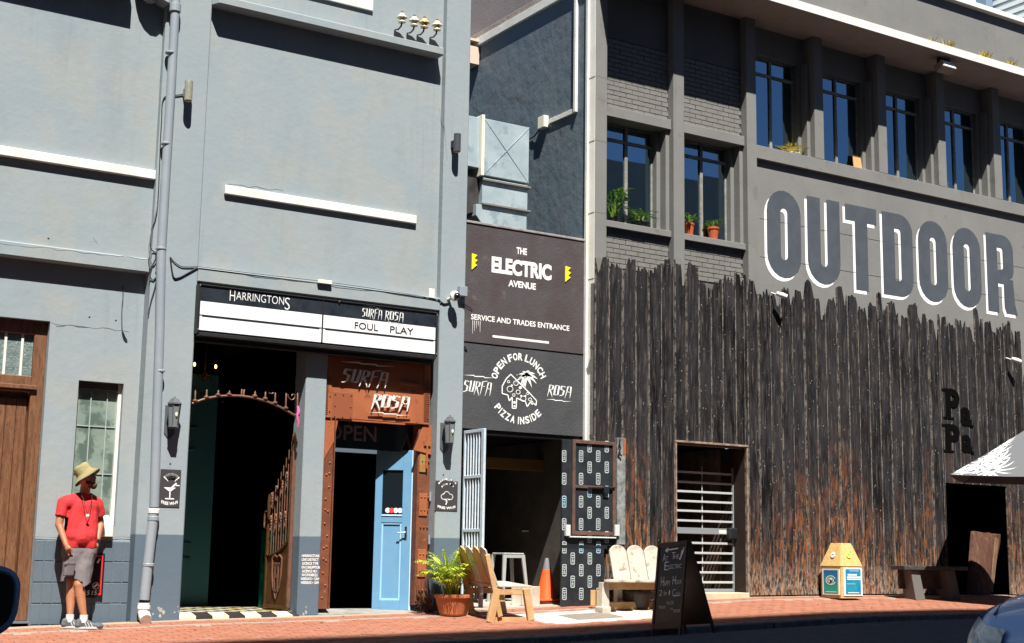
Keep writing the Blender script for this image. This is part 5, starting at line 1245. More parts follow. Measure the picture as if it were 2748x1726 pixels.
for k in range(44):
    a = rg.uniform(0, 2*PI); lean = rg.uniform(.15, 1.0); L_ = rg.uniform(.45, .84)
    if k == 0: a, lean, L_ = R(178), .85, .86
    if k == 1: a, lean, L_ = R(165), .6, .86
    if k == 2: a, lean, L_ = R(5), 1.0, .72
    d = Vector((math.cos(a), math.sin(a)*.8, 0)); n = 10
    o_ = pp+Vector((rg.uniform(-.08, .08), rg.uniform(-.06, .06), .22))
    sp_ = [o_ + d*(L_*lean*.75*(i/n)**1.3) + Vector((0, 0, L_*(i/n)*(1.0-.55*lean*(i/n)**1.4))) for i in range(n+1)]
    fr = M().tube(sp_, [.007*(1-.6*i/n) for i in range(n+1)], 4)
    for i in range(3, n+1):
        for sgn in (-1, 1):
            for h_ in (0, .5):
                t = min(i+h_, n) ; i0 = int(min(t, n-1)); p = sp_[i0].lerp(sp_[i0+1], t-i0); tg = (sp_[i0+1]-sp_[i0]).normalized()
                sd = tg.cross(Vector((0, 0, 1))).normalized()*sgn
                ll = .17*math.sin(PI*min(1, (t-1.5)/(n-1.5)*.85+.1))+.03
                dr = (tg*.75+sd*.75+Vector((0, 0, .12+rg.uniform(-.2, .15)))).normalized(); up_ = dr.cross(sd).normalized()
                wv = dr.cross(Vector((0, 0, 1))).normalized()*.0075
                m1 = p+dr*ll*.5; tip = p+dr*ll+Vector((0, 0, -.25*ll))
                fr.add([p, m1+wv, tip, m1-wv], [(0, 1, 2, 3)])
    part('frond', fr, m_palm, pt_, recalc=False)
dl = thing('dried_palm_bundle', 'bundle of dark dried palm leaves propped against the pier behind the pot', 'dried leaves', A(1145, 1648, -.14))
for k in range(24):
    b0 = A(1140+rg.uniform(-18, 22), 1648, -.12); b0.z = pav(b0.x, -.12)+.0; tp_ = A(1135+rg.uniform(-35, 45), 1560+rg.uniform(-35, 50), -.07-rg.uniform(0, .08)); w_ = Vector((.008, 0, 0))
    part('leaf', M().prism([b0-w_, b0+w_, tp_], (0, .004, 0)), mat('charcoal_leaf', (.05, .05, .055)) if k % 3 else m_rustd, dl)
# stool, cone, shelf, paintings inside
st_ = thing('metal_stool', 'pale grey tapered metal stool standing inside the dark passage', 'stool', A(1378, 1625, .95))
ys = .8; sx0, sx1 = X(1352, 1490, ys), X(1407, 1490, ys); sz = Z(1380, 1484, ys); fz_b = .26
m_st = mat('pale_grey_metal', (.34, .36, .35), (.3, .32, .31), 6, .4, metal=.0)
part('seat', M().box(sx0, sx1, ys, ys+.32, sz-.025, sz), m_st, st_, bev=.008)
for x, y, dx, dy in ((sx0+.02, ys+.01, -.05, -.05), (sx1-.02, ys+.01, .07, -.05), (sx0+.02, ys+.31, -.05, .05), (sx1-.02, ys+.31, .07, .05)):
    part('leg', M().hexa([(x+dx-.018, y+dy-.014, fz_b), (x+dx+.018, y+dy-.014, fz_b), (x+dx+.018, y+dy+.014, fz_b), (x+dx-.018, y+dy+.014, fz_b)], [(x-.028, y-.014, sz-.025), (x+.028, y-.014, sz-.025), (x+.028, y+.014, sz-.025), (x-.028, y+.014, sz-.025)]), m_st, st_)
part('apron', M().box(sx0+.03, sx1-.03, ys+.0, ys+.008, sz-.07, sz-.025), m_st, st_)
cc = A(1464, 1612, .52); cc = Vector((cc.x, .50, .295))
co = thing('traffic_cone', 'bright orange traffic cone with a grey tip on a pale round step', 'traffic cone', cc)
m_or = mat('cone_orange', (.85, .10, .015), (.75, .09, .015), 8, .45)
part('base', M().box(cc.x-.22, cc.x+.22, .30, .72, cc.z, cc.z+.03), m_or, co, bev=.01)
part('body', M().lathe(cc, [(.15, .03), (.145, .045), (.06, .44)], 22), m_or, co, smooth=True)
part('tip', M().lathe(cc, [(.0595, .44), (.03, .58), (.022, .60), (.0, .601)], 22), mat('grey_sleeve', (.16, .16, .18), rough=.4), co, smooth=True)
shf = thing('wall_shelf', 'narrow pale shelf glimpsed in the gloom of the passage', 'shelf', A(1450, 1425, 1.6))
a, b = A(1415, 1424, 1.6), A(1482, 1426, 1.6)
part('shelf_top', M().box(a.x, b.x, 1.6, 1.75, a.z-.02, a.z+.01), m_pgy, shf, bev=.003)
part('bracket', M().box(a.x+.1, a.x+.13, 1.6, 1.75, a.z-.2, a.z-.02), m_black, shf)
part('passage_beam', M().box(gx0, XSD-.07, 1.2, 1.32, 2.18, 2.34), mat('tan_beam', (.16, .09, .03)), gw)
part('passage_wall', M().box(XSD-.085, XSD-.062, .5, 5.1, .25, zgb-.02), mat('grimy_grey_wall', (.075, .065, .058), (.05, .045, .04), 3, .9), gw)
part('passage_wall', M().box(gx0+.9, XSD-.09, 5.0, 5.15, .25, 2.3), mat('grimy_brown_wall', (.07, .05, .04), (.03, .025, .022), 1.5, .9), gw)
pb2 = thing('planter_box', 'low grey timber box behind the paling chair in the passage mouth', 'box', A(1420, 1610, .35))
a, b = A(1400, 1600, .25), A(1446, 1600, .25)
part('side', M().box(a.x, b.x, .25, .27, .24, .50), m_pgy, pb2, bev=.004)
part('side', M().box(a.x, b.x, .5, .52, .24, .50), m_pgy, pb2, bev=.004)
part('end', M().box(b.x, b.x+.02, .25, .52, .24, .50), m_pgy, pb2, bev=.004)

# three-seat bench with rounded slats
tb = thing('slatted_bench', 'pale bench with three broad rounded back slats between the patterned door and the chalkboard', 'bench', (12.3, -.6, pav(12.3, -.6)))
m_bn = mat('pale_worn_paint', (.46, .43, .36), (.40, .36, .30), 5, .65, .3, 40, c3=(.26, .2, .15), sc3=9, t3=.58)
ybk = -.42; bz_t = Z(1658, 1462, ybk); bz_b = Z(1658, 1556, ybk-.2); wq = X(1683, 1500, ybk)-X(1636, 1500, ybk); xb0 = X(1636, 1500, ybk)
sfz = Z(1650, 1556, -.95); zleg = lambda x, y: pav(x, y)
sfy = -.92; xs0 = X(1620, 1560, sfy); wS = X(1665, 1562, sfy)-X(1620, 1560, sfy)
for k in range(4):
    x0 = xb0+k*wq+.006; x1 = x0+wq-.012; r = (x1-x0)/2
    pts = [(x0, ybk+.06, sfz-.0), (x1, ybk+.06, sfz-.0), (x1, ybk, bz_t-r*.8)] + [((x0+x1)/2+r*math.cos(R(a)), ybk, bz_t-r*.8+r*.8*math.sin(R(a))) for a in range(15, 180, 15)] + [(x0, ybk, bz_t-r*.8)]
    pts = [(x0, ybk-.10, sfz), (x1, ybk-.10, sfz), (x1, ybk, bz_t-r*.8)] + [((x0+x1)/2+r*math.cos(R(a)), ybk+.01, bz_t-r*.8+r*.8*math.sin(R(a))) for a in range(15, 180, 15)] + [(x0, ybk, bz_t-r*.8)]
    part('back_slat', M().prism(pts, (0, .03, 0)), m_bn, tb, bev=.008, seg=2)
    x0 = xs0+k*wS+.005; x1 = x0+wS-.01; xx0 = x0+(xb0-xs0)*.8
    ov = [((x0+x1)/2+(x1-x0)/2*math.cos(R(a)), sfy-.13*math.sin(R(a)), sfz) for a in range(180, -1, -20)]
    pts = [(xb0+k*wq+.01, ybk-.08, sfz)] + ov + [(xb0+(k+1)*wq-.005, ybk-.08, sfz)]
    part('seat_slat', M().prism(pts, (0, 0, -.035)), m_bn, tb, bev=.006, seg=2)
part('front_rail', M().box(xs0+.03, xs0+4*wS-.03, sfy+.07, sfy+.11, sfz-.13, sfz-.036), m_pine, tb, bev=.004)
part('back_rail', M().box(xb0+.03, xb0+4*wq-.03, ybk+.035, ybk+.075, sfz-.15, sfz-.05), m_pine, tb, bev=.004)
part('back_rail', M().box(xb0+.03, xb0+4*wq-.03, ybk+.045, ybk+.075, bz_t-.25, bz_t-.16), m_pine, tb, bev=.004)
for x in (xs0+.01, xs0+4*wS-.11):
    for y in (sfy+.03,): part('leg', M().hexa([(x-.02, y, pav(x, y)), (x+.12, y, pav(x, y)), (x+.12, y+.1, pav(x, y)), (x-.02, y+.1, pav(x, y))], [(x, y, sfz-.036), (x+.1, y, sfz-.036), (x+.1, y+.1, sfz-.036), (x, y+.1, sfz-.036)]), m_pgy, tb, bev=.006)
    part('foot', M().box(x-.04, x+.1, sfy-.03, sfy+.16, pav(x, sfy)-.01, pav(x, sfy)+.10), m_pgy, tb, bev=.02, seg=2)
for x in (xb0+.03, xb0+4*wq-.12): part('leg', M().box(x, x+.09, ybk-.14, ybk-.05, pav(x, ybk)-.01, sfz-.036), m_pgy, tb, bev=.006)
part('stretcher', M().box(xs0+.12, xs0+4*wS-.12, sfy+.2, sfy+.26, pav(12, sfy)+.03, pav(12, sfy)+.13), m_pine, tb, bev=.006)
for k in (0, 1): part('panel_board', M().box(xs0+.14+k*.1, xs0+.22+k*.1, ybk-.02, ybk+.0, pav(12, -.4)+.02, sfz-.15), m_pine, tb, bev=.004)
bp_ = A(1712, 1640, -.62); bp_.z = pav(bp_.x, -.62)
bpt = thing('dark_planter', 'dark plastic bowl of small plants under the pale slatted bench', 'planter', bp_)
part('bowl', M().lathe(bp_, [(0, 0), (.14, 0), (.2, .2), (.215, .2), (.215, .23), (.0, .22)], 20), mat('dark_brown_plastic', (.03, .02, .018), rough=.5), bpt)
def leaves(nm, c, r, h, n, mt, parent, seed, lw=.02, ll=.09, droop=.2):
    rg = random.Random(seed); m = M()
    for k in range(n):
        a = rg.uniform(0, 2*PI); rr = rg.uniform(0, r); b = c+Vector((rr*.3*math.cos(a), rr*.3*math.sin(a), 0)); e = c+Vector((rr*math.cos(a), rr*math.sin(a), rg.uniform(.3, 1)*h))
        m.tube([b, b.lerp(e, .6)+Vector((0, 0, .02)), e], .002, 3)
        d = Vector((math.cos(a+rg.uniform(-.6, .6)), math.sin(a+rg.uniform(-.6, .6)), rg.uniform(-droop, .5))).normalized(); s_ = d.cross(Vector((0, 0, 1))).normalized()*lw*rg.uniform(.7, 1.2); L_ = ll*rg.uniform(.7, 1.3)
        m.add([e, e+d*L_*.4+s_, e+d*L_+Vector((0, 0, -.2*L_)), e+d*L_*.4-s_], [(0, 1, 2), (0, 2, 3)])
    return part(nm, m, mt, parent, recalc=False, kind='stuff')
m_leaf = mat('leaf_green', (.09, .19, .03), (.05, .11, .02), 20, .45); m_leaf2 = mat('bright_leaf', (.20, .34, .04), (.1, .2, .02), 20, .4)
leaves('leaves', bp_+Vector((0, 0, .2)), .2, .14, 40, m_leaf2, bpt, 5)

# hairline cracks and chipped spots in the render
m_crk = mat('crack_dark_grey', (.09, .10, .11), rough=.9)  # plain dark grey for the crack lines
def crack(px0, py0, px1, py1, y, n=9, seed=0, r=.0022):
    rg = random.Random(seed); pts = []
    for i in range(n+1):
        t = i/n; p = A(px0+(px1-px0)*t, py0+(py1-py0)*t+rg.uniform(-3, 3), y-.001); pts.append(p)
    return part('crack', M().tube(pts, [r*rg.uniform(.5, 1.2) for _ in pts], 4), m_crk, gb)
crack(136, 868, 345, 889, .2, 12, 1); crack(150, 873, 240, 878, .2, 6, 2, .0025); crack(0, 655, 405, 696, .056, 18, 3); crack(538, 722, 1170, 803, -.001, 26, 4, .003)
crack(250, 640, 262, 655, .1, 4, 7); crack(1185, 250, 1200, 430, -.001, 8, 8, .002)
crack(612, 494, 760, 512, .108, 8, 9, .002); crack(90, 1441, 405, 1443, .186, 8, 11, .003)
for px, py, y in ((240, 851, .2), (311, 860, .2), (457, 1245, 0), (1190, 1275, 0), (130, 640, .1)): part('screw_hole', M().lathe(A(px, py, y-.001), [(.012, .0), (.008, -.002)], 8, 'y'), m_black, gb)
rg = random.Random(15)                 # peeling paint at the foot of the pier
for k in range(14):
    px = rg.uniform(405, 480) if k < 9 else rg.uniform(805, 822); py = rg.uniform(1628, 1655); c = A(px, py, -.0015 if k < 9 else .0785); n = rg.randint(5, 7); rr = rg.uniform(.008, .03)
    part('paint_chip', M().add([c+Vector((rr*rg.uniform(.5, 1)*math.cos(2*PI*i/n), 0, rr*rg.uniform(.6, 1.3)*math.sin(2*PI*i/n))) for i in range(n)], [tuple(range(n))]), mat('bare_plaster', (.36, .34, .31)) if k == 0 else bpy.data.materials['bare_plaster'], gb, recalc=False)
# dropped leaves and litter on the paving
m_lit = mat('dry_leaf', (.22, .13, .05), rough=.8)
for k in range(46):
    x = rg.uniform(4.2, 19); y = -rg.uniform(.12, 1.9)**1.0 if k % 3 else -rg.uniform(.1, .35); z = pav(x, y)+.006; a = rg.uniform(0, 6); L_ = rg.uniform(.012, .035)
    d = Vector((math.cos(a), math.sin(a), 0))*L_; n_ = Vector((-math.sin(a), math.cos(a), 0))*L_*.4
    part('leaf_litter', M().add([Vector((x, y, z))-d, Vector((x, y, z+.01))+n_, Vector((x, y, z+.004))+d, Vector((x, y, z))-n_], [(0, 1, 2, 3)]), m_lit, pave, recalc=False)
# ================================================================== ALONG THE PLANKS
# chalkboard on the road beside the kerb
ab = thing('chalkboard', 'tall dark framed pavement chalkboard with an arrow and happy hour writing', 'chalkboard', (11.3, -2.6, road(11.3, -2.6)))
BL, BR = A(1748, 1714, -2.38), A(1827, 1707, -2.95); RR_ = A(1918, 1702, -2.95); TL, TR = A(1768, 1461, -2.38), A(1846, 1449, -2.95)
BL.x = (BL.x+BR.x)/2; BR.x = BL.x; BL.z = road(BL.x, -2.38); BR.z = road(BR.x, -2.95)+.0; RR_.z = road(RR_.x, -2.95); RL_ = Vector((RR_.x, -2.38, road(RR_.x, -2.38)))
tx_ = (TL.x+TR.x)/2; TL.x = TR.x = tx_; zt_ = (TL.z+TR.z)/2; TL.z = zt_-.015; TR.z = zt_+.02
m_fw = mat('dark_stained_frame', (.055, .026, .016), (.08, .04, .025), 8, .45, .3, 50)
m_chalkb = mat('blackboard', (.012, .014, .020), (.022, .026, .034), 3, .35, c3=(.04, .045, .055), sc3=5, t3=.6)
def ap(u, v, o=0.0): 
    p = BL.lerp(BR, u).lerp(TL.lerp(TR, u), v); return p + Vector((-1, 0, .12)).normalized()*o
def apart(n, u0, u1, v0, v1, o0, o1, mt): part(n, M().hexa([ap(u0, v0, o0), ap(u1, v0, o0), ap(u1, v0, o1), ap(u0, v0, o1)], [ap(u0, v1, o0), ap(u1, v1, o0), ap(u1, v1, o1), ap(u0, v1, o1)]), mt, ab, bev=.004)
apart('leg', 0, .07, 0, 1, -.015, .015, m_fw); apart('leg', .93, 1, 0, 1, -.015, .015, m_fw)
apart('top_rail', .07, .93, .955, 1, -.015, .015, m_fw); apart('bottom_rail', .07, .93, .07, .13, -.015, .015, m_fw)
apart('board', .07, .93, .13, .955, -.008, .004, m_chalkb)
bk = lambda u, v: RL_.lerp(RR_, u).lerp((TL+Vector((.03, 0, 0))).lerp(TR+Vector((.03, 0, 0)), u), v)
for n, u0, u1, v0, v1 in (('rear_leg', 0, .07, 0, 1), ('rear_leg', .93, 1, 0, 1), ('rear_board', .07, .93, .1, 1)):
    t_ = Vector((.025, 0, 0)) if 'leg' in n else Vector((.01, 0, 0))
    part(n, M().hexa([bk(u0, v0), bk(u1, v0), bk(u1, v0)+t_, bk(u0, v0)+t_], [bk(u0, v1), bk(u1, v1), bk(u1, v1)+t_, bk(u0, v1)+t_]), m_fw, ab, bev=.003)
s = M(); F_ = lambda u, v: ap(u, v, .006)
def ct(t, u0, u1, v0, v1, sh=.0): text(s, t, lambda u, v: F_(u0+(u1-u0)*u+sh*v, v0+(v1-v0)*v), -.012)
ct('A', .20, .30, .80, .875); ct('T', .31, .38, .80, .85); ct('T', .50, .62, .815, .885); ct('HE', .60, .75, .815, .86)
ct('E', .28, .42, .70, .79); ct('LECTRIC', .43, .86, .71, .755)
ct('H', .20, .30, .53, .63); ct('APPY', .31, .52, .53, .585); ct('H', .60, .70, .54, .63); ct('OUR', .71, .90, .54, .585)
ct('2', .17, .27, .43, .49); ct('for', .32, .45, .43, .48); ct('1', .50, .54, .43, .48); ct('C', .62, .72, .42, .49); ct('ockt', .73, .90, .43, .46)
ct('from', .20, .42, .29, .33); ct('16:20', .46, .68, .33, .365); ct('to', .60, .68, .27, .295); ct('18:00', .70, .91, .24, .275)
def cs(pts, w=.010): 
    for a, b in zip(pts, pts[1:]): s.bar(F_(*a), F_(*b), w, .002, (1, 0, 0))
cs([(.28, .915), (.70, .925)], .016); cs([(.36, .94), (.27, .912), (.36, .895)], .014); cs([(.66, .415), (.9, .42)]); cs([(.88, .90), (.78, .80)], .022); cs([(.90, .93), (.80, .82), (.84, .9)], .012)
part('chalk_writing', s, mat('chalk', (.85, .85, .83)), ab, recalc=False, kind='stuff')
# security gate of horizontal bars
sg = thing('security_gate', 'grey steel security gate of horizontal bars in the plank opening', 'gate', ((op0+op1)/2, .25, base(14)))
ygt = .22; def_ = lambda py, px=1885: A(px, py, ygt).z
gx1 = X(1965, 1400, ygt); gx2 = X(1977, 1400, ygt); m_sg = mat('grey_gate_paint', (.40, .42, .42), None, rough=.4); m_sgd = mat('mid_grey_gate', (.2, .22, .23), None, rough=.4)
for zy in (300, 370, 437, 505, 573, 642, 798, 868, 936, 1005, 1075): 
    z = A(1700+400*.381, 1150+(zy+8)*.381, ygt).z; part('gate_bar', M().box(op0+.01, gx1, ygt-.015, ygt+.015, z-.016, z+.016), m_sg, sg, bev=.003)
z = A(1852, 1150+720*.381, ygt).z; part('lock_rail', M().box(op0+.01, gx1, ygt-.02, ygt+.02, z-.045, z+.045), m_sgd, sg, bev=.003)
part('name_tag', M().box(X(1927, 1427, ygt), X(1946, 1427, ygt), ygt-.024, ygt-.02, z-.03, z+.02), m_cream, sg)
part('lock_box', M().box(X(1948, 1430, ygt), gx2+.06, ygt-.09, ygt+.03, z-.12, z+.06), m_black, sg, bev=.02, seg=2)
zb_, zt_2 = A(1900, 1583, ygt).z, A(1960, 1256, ygt).z
part('stile', M().box(gx1, gx2, ygt-.02, ygt+.02, zb_, zt_2), m_sgd, sg, bev=.003)
part('bottom_rail', M().box(op0+.01, gx2, ygt-.02, ygt+.02, zb_-.03, zb_+.015), m_sgd, sg, bev=.003)
part('middle_rod', M().tube([(X(1886, 1300, ygt), ygt+.02, zb_), (X(1886, 1300, ygt), ygt+.02, zt_2)], .009, 6), m_sg, sg)
chn = M()
for k in range(52): zz = zb_+.05+k*(zt_2-zb_-.08)/52; chn.box(gx2+.008, gx2+.03, ygt-.01, ygt+.01, zz, zz+.018)
part('jamb_studs', chn, m_sg, sg, kind='stuff')
part('step', M().box(X(1890, 1600, -.14), op1, -.14, .5, base(14)-.1, zb_-.035), mat('yellowish_concrete', (.5, .44, .30), (.42, .37, .27), 5, .85, .3, 40), sg, bev=.01)
room('stair_lobby', op0-.3, op1+.0, .45, 3.5, zb_-.04, OPZ+.05, m_dark, rb_)
part('lobby_brick_wall', M().box(op1-.02, op1-.001, .5, 3.4, zb_-.03, OPZ), mat('dim_brick_wall', (.15, .10, .075), (.08, .055, .045), 8, .8), rb_)
room('club_room', dp0-.33, dp1+.33, .13, 4.5, base(20)-.02, dpz, m_dark, rb_)
part('room_floor', M().box(dp0-.3, dp1+.3, -.02, .5, base(20)-.1, base(20)+.0), m_dark, rb_)
# cut-out letters
pl_ = thing('cutout_letters', 'black cut-out letters Pa over Pa set in the planks', 'lettering', A(2560, 1200, yk), None)
for s_, x0p, x1p, y0p, y1p in (('P', 2540, 2577, 1124, 1042), ('a', 2580, 2608, 1142, 1092), ('P', 2540, 2577, 1213, 1137), ('a', 2582, 2610, 1214, 1166)):
    yy_ = yk-.017; m = M(); vs, fs, _ = glyphs(s_, .04); x0_, x1_, z0_, z1_ = X(x0p, y0p, yy_), X(x1p, y0p, yy_), Z(x0p, y0p, yy_), Z(x0p, y1p, yy_)
    n = len(vs); m.add([(x0_+(x1_-x0_)*u, yy_, z0_+(z1_-z0_)*v) for u, v in vs]+[(x0_+(x1_-x0_)*u, yy_+.03, z0_+(z1_-z0_)*v) for u, v in vs], fs+[tuple(i+n for i in reversed(f)) for f in fs])
    ed = {}
    for f in fs:
        for a, b in zip(f, f[1:]+f[:1]): ed[(a, b)] = 1
    for a, b in list(ed):
        if (b, a) not in ed: m.f.append((a, b, b+n, a+n))
    if s_ == 'P':
        for bx_ in ((x0_-.07, x0_+.2, z0_-.001, z0_+.035), (x0_-.09, x0_+.02, z1_-.05, z1_-.012)): m.box(bx_[0], bx_[1], yy_+.001, yy_+.03, bx_[2], bx_[3])
    else: m.box(x1_-.05, x1_+.05, yy_+.001, yy_+.03, z0_-.0, z0_+.03)
    part('letter', m, mat('matt_black', (.004, .004, .004), rough=1, spec=0), pl_)
# spotlights on the hoarding
def spot(px, py, label):
    p = A(px, py, -.24); t = thing('spotlight', label, 'spotlight', p, 'white spotlights on the charred planks')
    part('head', M().tube([p+Vector((-.05, .02, .02)), p+Vector((.03, -.03, -.01)), p+Vector((.09, -.06, -.035))], [.03, .045, .04], 12), m_white, t, smooth=True)
    part('arm', M().tube([p+Vector((-.03, .02, .0)), p+Vector((-.03, .15, .05))], .012, 6), m_white, t)
spot(2092, 791, 'small white spotlight below the letters U and T near the plank tops'); spot(2722, 966, 'small white spotlight high at the right edge of the planks')
# timber and chipboard bin
bx = X(2258, 1613, -.62); bn = thing('recycling_bin', 'chipboard bin with sloping roof and blue green posters beside the planks', 'bin', (bx+.2, -.42, pav(bx, -.5)))
m_osb = mat('chipboard', (.58, .40, .16), (.48, .32, .11), 30, .75, .4, 60, c3=(.34, .22, .09), sc3=38, t3=.57)
S_ = .46; by0, by1 = -.62, -.62+S_*.92; bz0 = pav(bx, -.5)+.02; bz1 = Z(2258, 1520, -.62); bz2 = Z(2250, 1458, -.42)
part('body', M().box(bx, bx+S_, by0, by1, bz0, bz1), m_osb, bn, bev=.004)
cxx, cyy = bx+S_/2, (by0+by1)/2; t_ = .11
lo = [(bx-.01, by0-.01, bz1), (bx+S_+.01, by0-.01, bz1), (bx+S_+.01, by1+.01, bz1), (bx-.01, by1+.01, bz1)]; hi = [(cxx-t_, cyy-t_, bz2), (cxx+t_, cyy-t_, bz2), (cxx+t_, cyy+t_, bz2), (cxx-t_, cyy+t_, bz2)]
part('roof', M().hexa(lo, hi), m_osb, bn, bev=.004)
m_p1 = mat('teal_blue_poster', (.02, .30, .22), None, rough=.35); zstep(m_p1, bz0+.28, .12, (.01, .14, .38), above=True, wob=0); m_pw = mat('poster_white', (.72, .75, .68), rough=.5); m_p2 = mat('aqua_poster', (.02, .28, .30), (.01, .16, .42), 5, .35)
for k in (0, 1):
    if k == 0: g = lambda u, v, o=0: (bx-.012-o, by1-.04+(by0-by1+.06)*u, bz0+.05+(bz1-bz0-.09)*v)
    else: g = lambda u, v, o=0: (bx+.05+(S_-.06)*u, by0-.012-o, bz0+.04+(bz1-bz0-.06)*v)
    ex = (.01, 0, 0) if k == 0 else (0, .01, 0)
    pf = part('poster_frame', M().prism([g(0, 0), g(1, 0), g(1, 1), g(0, 1)], ex), m_pw, bn)
    part('poster', M().add([g(.09, .05, .002), g(.91, .05, .002), g(.91, .95, .002), g(.09, .95, .002)], [(0, 1, 2, 3)]), [m_p1, m_p2][k], pf, recalc=False)
    s = M()
    if k == 0:
        c_ = (.5, .56)
        for r0, r1, a0, a1 in ((.30, .25, 20, 330), (.19, .15, 90, 380)):
            for a in range(a0, a1, 20): s.add([g(c_[0]+r*math.cos(R(b)), c_[1]+r*.62*math.sin(R(b)), .004) for r, b in ((r0, a), (r0, a+20), (r1, a+20), (r1, a))], [(0, 1, 2, 3)])
        s.add([g(*p, .004) for p in ((.4, .66), (.62, .66), (.58, .5), (.48, .44))], [(0, 1, 2, 3)]); s.add([g(*p, .004) for p in ((.2, .1), (.85, .1), (.85, .125), (.2, .125))], [(0, 1, 2, 3)])
        s.add([g(*p, .004) for p in ((.42, .60), (.6, .54), (.62, .40), (.4, .46))], [(0, 1, 2, 3)])
    else:
        for a, b, c_, d in ((.2, .7, .72, .78), (.16, .9, .63, .69), (.16, .9, .57, .61), (.2, .8, .1, .125), (.3, .8, .88, .895), (.15, .6, .42, .43)): s.add([g(*p, .004) for p in ((a, c_), (b, c_), (b, d), (a, d))], [(0, 1, 2, 3)])
    part('poster_print', s, m_pw, pf, recalc=False, kind='stuff')
rl = lambda px, py: A(px, py, -.55)
for k, (px, py, c_) in enumerate(((2234, 1491, (.75, .68, .66)), (2270, 1492, (.62, .80, .10)))):
    # stickers on the roof slopes
    if k == 0: u0 = .5; n0 = Vector(lo[0]).lerp(Vector(lo[3]), .45); n1 = Vector(hi[0]).lerp(Vector(hi[3]), .45); ax_ = (Vector(lo[0])-Vector(lo[3])).normalized()
    else: n0 = Vector(lo[0]).lerp(Vector(lo[1]), .45); n1 = Vector(hi[0]).lerp(Vector(hi[1]), .45); ax_ = (Vector(lo[1])-Vector(lo[0])).normalized()
    cc_ = n0.lerp(n1, .48); upv = (n1-n0).normalized(); nr = upv.cross(ax_).normalized(); 
    if (nr.x if k == 0 else nr.y) > 0: nr = -nr
    cc_ += nr*.014
    st = part('sticker', M().add([cc_+(ax_*math.cos(R(a))+upv*math.sin(R(a)))*.048 for a in range(0, 360, 24)], [tuple(range(15))]), mat('sticker_paint', c_), bn, recalc=False)
    s = M(); cc_ += nr*.003
    s.add([cc_+ax_*a+upv*b for a, b in (((-.03, -.004), (.03, -.004), (.03, .006), (-.03, .006)) if k == 0 else ((-.012, -.02), (.012, -.02), (.018, .01), (0, .025), (-.018, .01)))], [tuple(range(4 if k == 0 else 5))])
    part('sticker_mark', s, mat('sticker_mark_paint', (.05, .05, .06) if k == 0 else (.08, .4, .03)), st, recalc=False)
# low dark bench
lb = thing('low_bench', 'low black plank bench on two grey block legs by the dark doorway', 'bench', (18.3, -.5, pav(18.3, -.5)))
za = Z(2480, 1530, -.5); xa_, xb_ = X(2402, 1525, -.5), X(2570, 1530, -.5)
m_bb = mat('blackened_plank', (.035, .032, .032), (.07, .065, .06), 7, .6, .5, 50)
part('seat', M().prism([(xa_, -.70, za), (xb_-.2, -.74, za), (xb_, -.72, za), (xb_, -.36, za), (xb_-.3, -.33, za), (xa_+.05, -.36, za)], (0, 0, .065)), m_bb, lb, bev=.006)
part('underboard', M().box(xa_+.1, xb_-.25, -.5, -.46, za-.3, za), m_bb, lb)
for px in (2460, 2556):
    x = X(px, 1580, -.68); part('leg', M().hexa([(x-.02, -.68, pav(x, -.68)), (x+.20, -.68, pav(x, -.68)), (x+.20, -.42, pav(x, -.42)), (x-.02, -.42, pav(x, -.42))], [(x-.10, -.66, za), (x+.10, -.66, za), (x+.10, -.44, za), (x-.10, -.44, za)]), mat('block_leg', (.13, .125, .12), rough=.8), lb, bev=.006)
# log slab
lg = thing('log_slab', 'reddish brown log slab leaning upright in the shaded doorway', 'log', A(2630, 1600, .15))
q0, q1, q2, q3 = A(2592, 1600, .05), A(2655, 1604, .05), A(2684, 1438, .22), A(2605, 1427, .22); q0.z = q1.z = base(20)
m_log = mat('red_brown_bark', (.06, .026, .02), (.10, .045, .028), 5, .8, .6, 20, stretch=(4, 4, .6), c3=(.15, .09, .05), sc3=4, t3=.58)
mm = M(); n = 9; ring0 = []; ring1 = []
for k in range(n+1):
    a = PI*k/n; u = (1-math.cos(a))/2; bulge = Vector((0, -.13*math.sin(a), 0)); ring0.append(q0.lerp(q1, u)+bulge); ring1.append(q3.lerp(q2, u)+bulge+Vector((0, 0, .02*math.sin(k*2.1))))
k = n+1; mm.add(ring0+ring1, [(i, i+1, i+1+k, i+k) for i in range(n)]+[tuple(range(n, -1, -1)), tuple(range(k, 2*k)), (0, k, 2*k-1, n)])
part('trunk_face', mm, m_log, lg)
part('heartwood_strip', M().bar(A(2650, 1590, .0)+Vector((.05, -.02, 0)), A(2672, 1445, .12)+Vector((-.02, -.03, 0)), .10, .05), mat('tan_heartwood', (.17, .10, .055), (.12, .07, .04), 8, .7, .4, 40), lg, bev=.01)
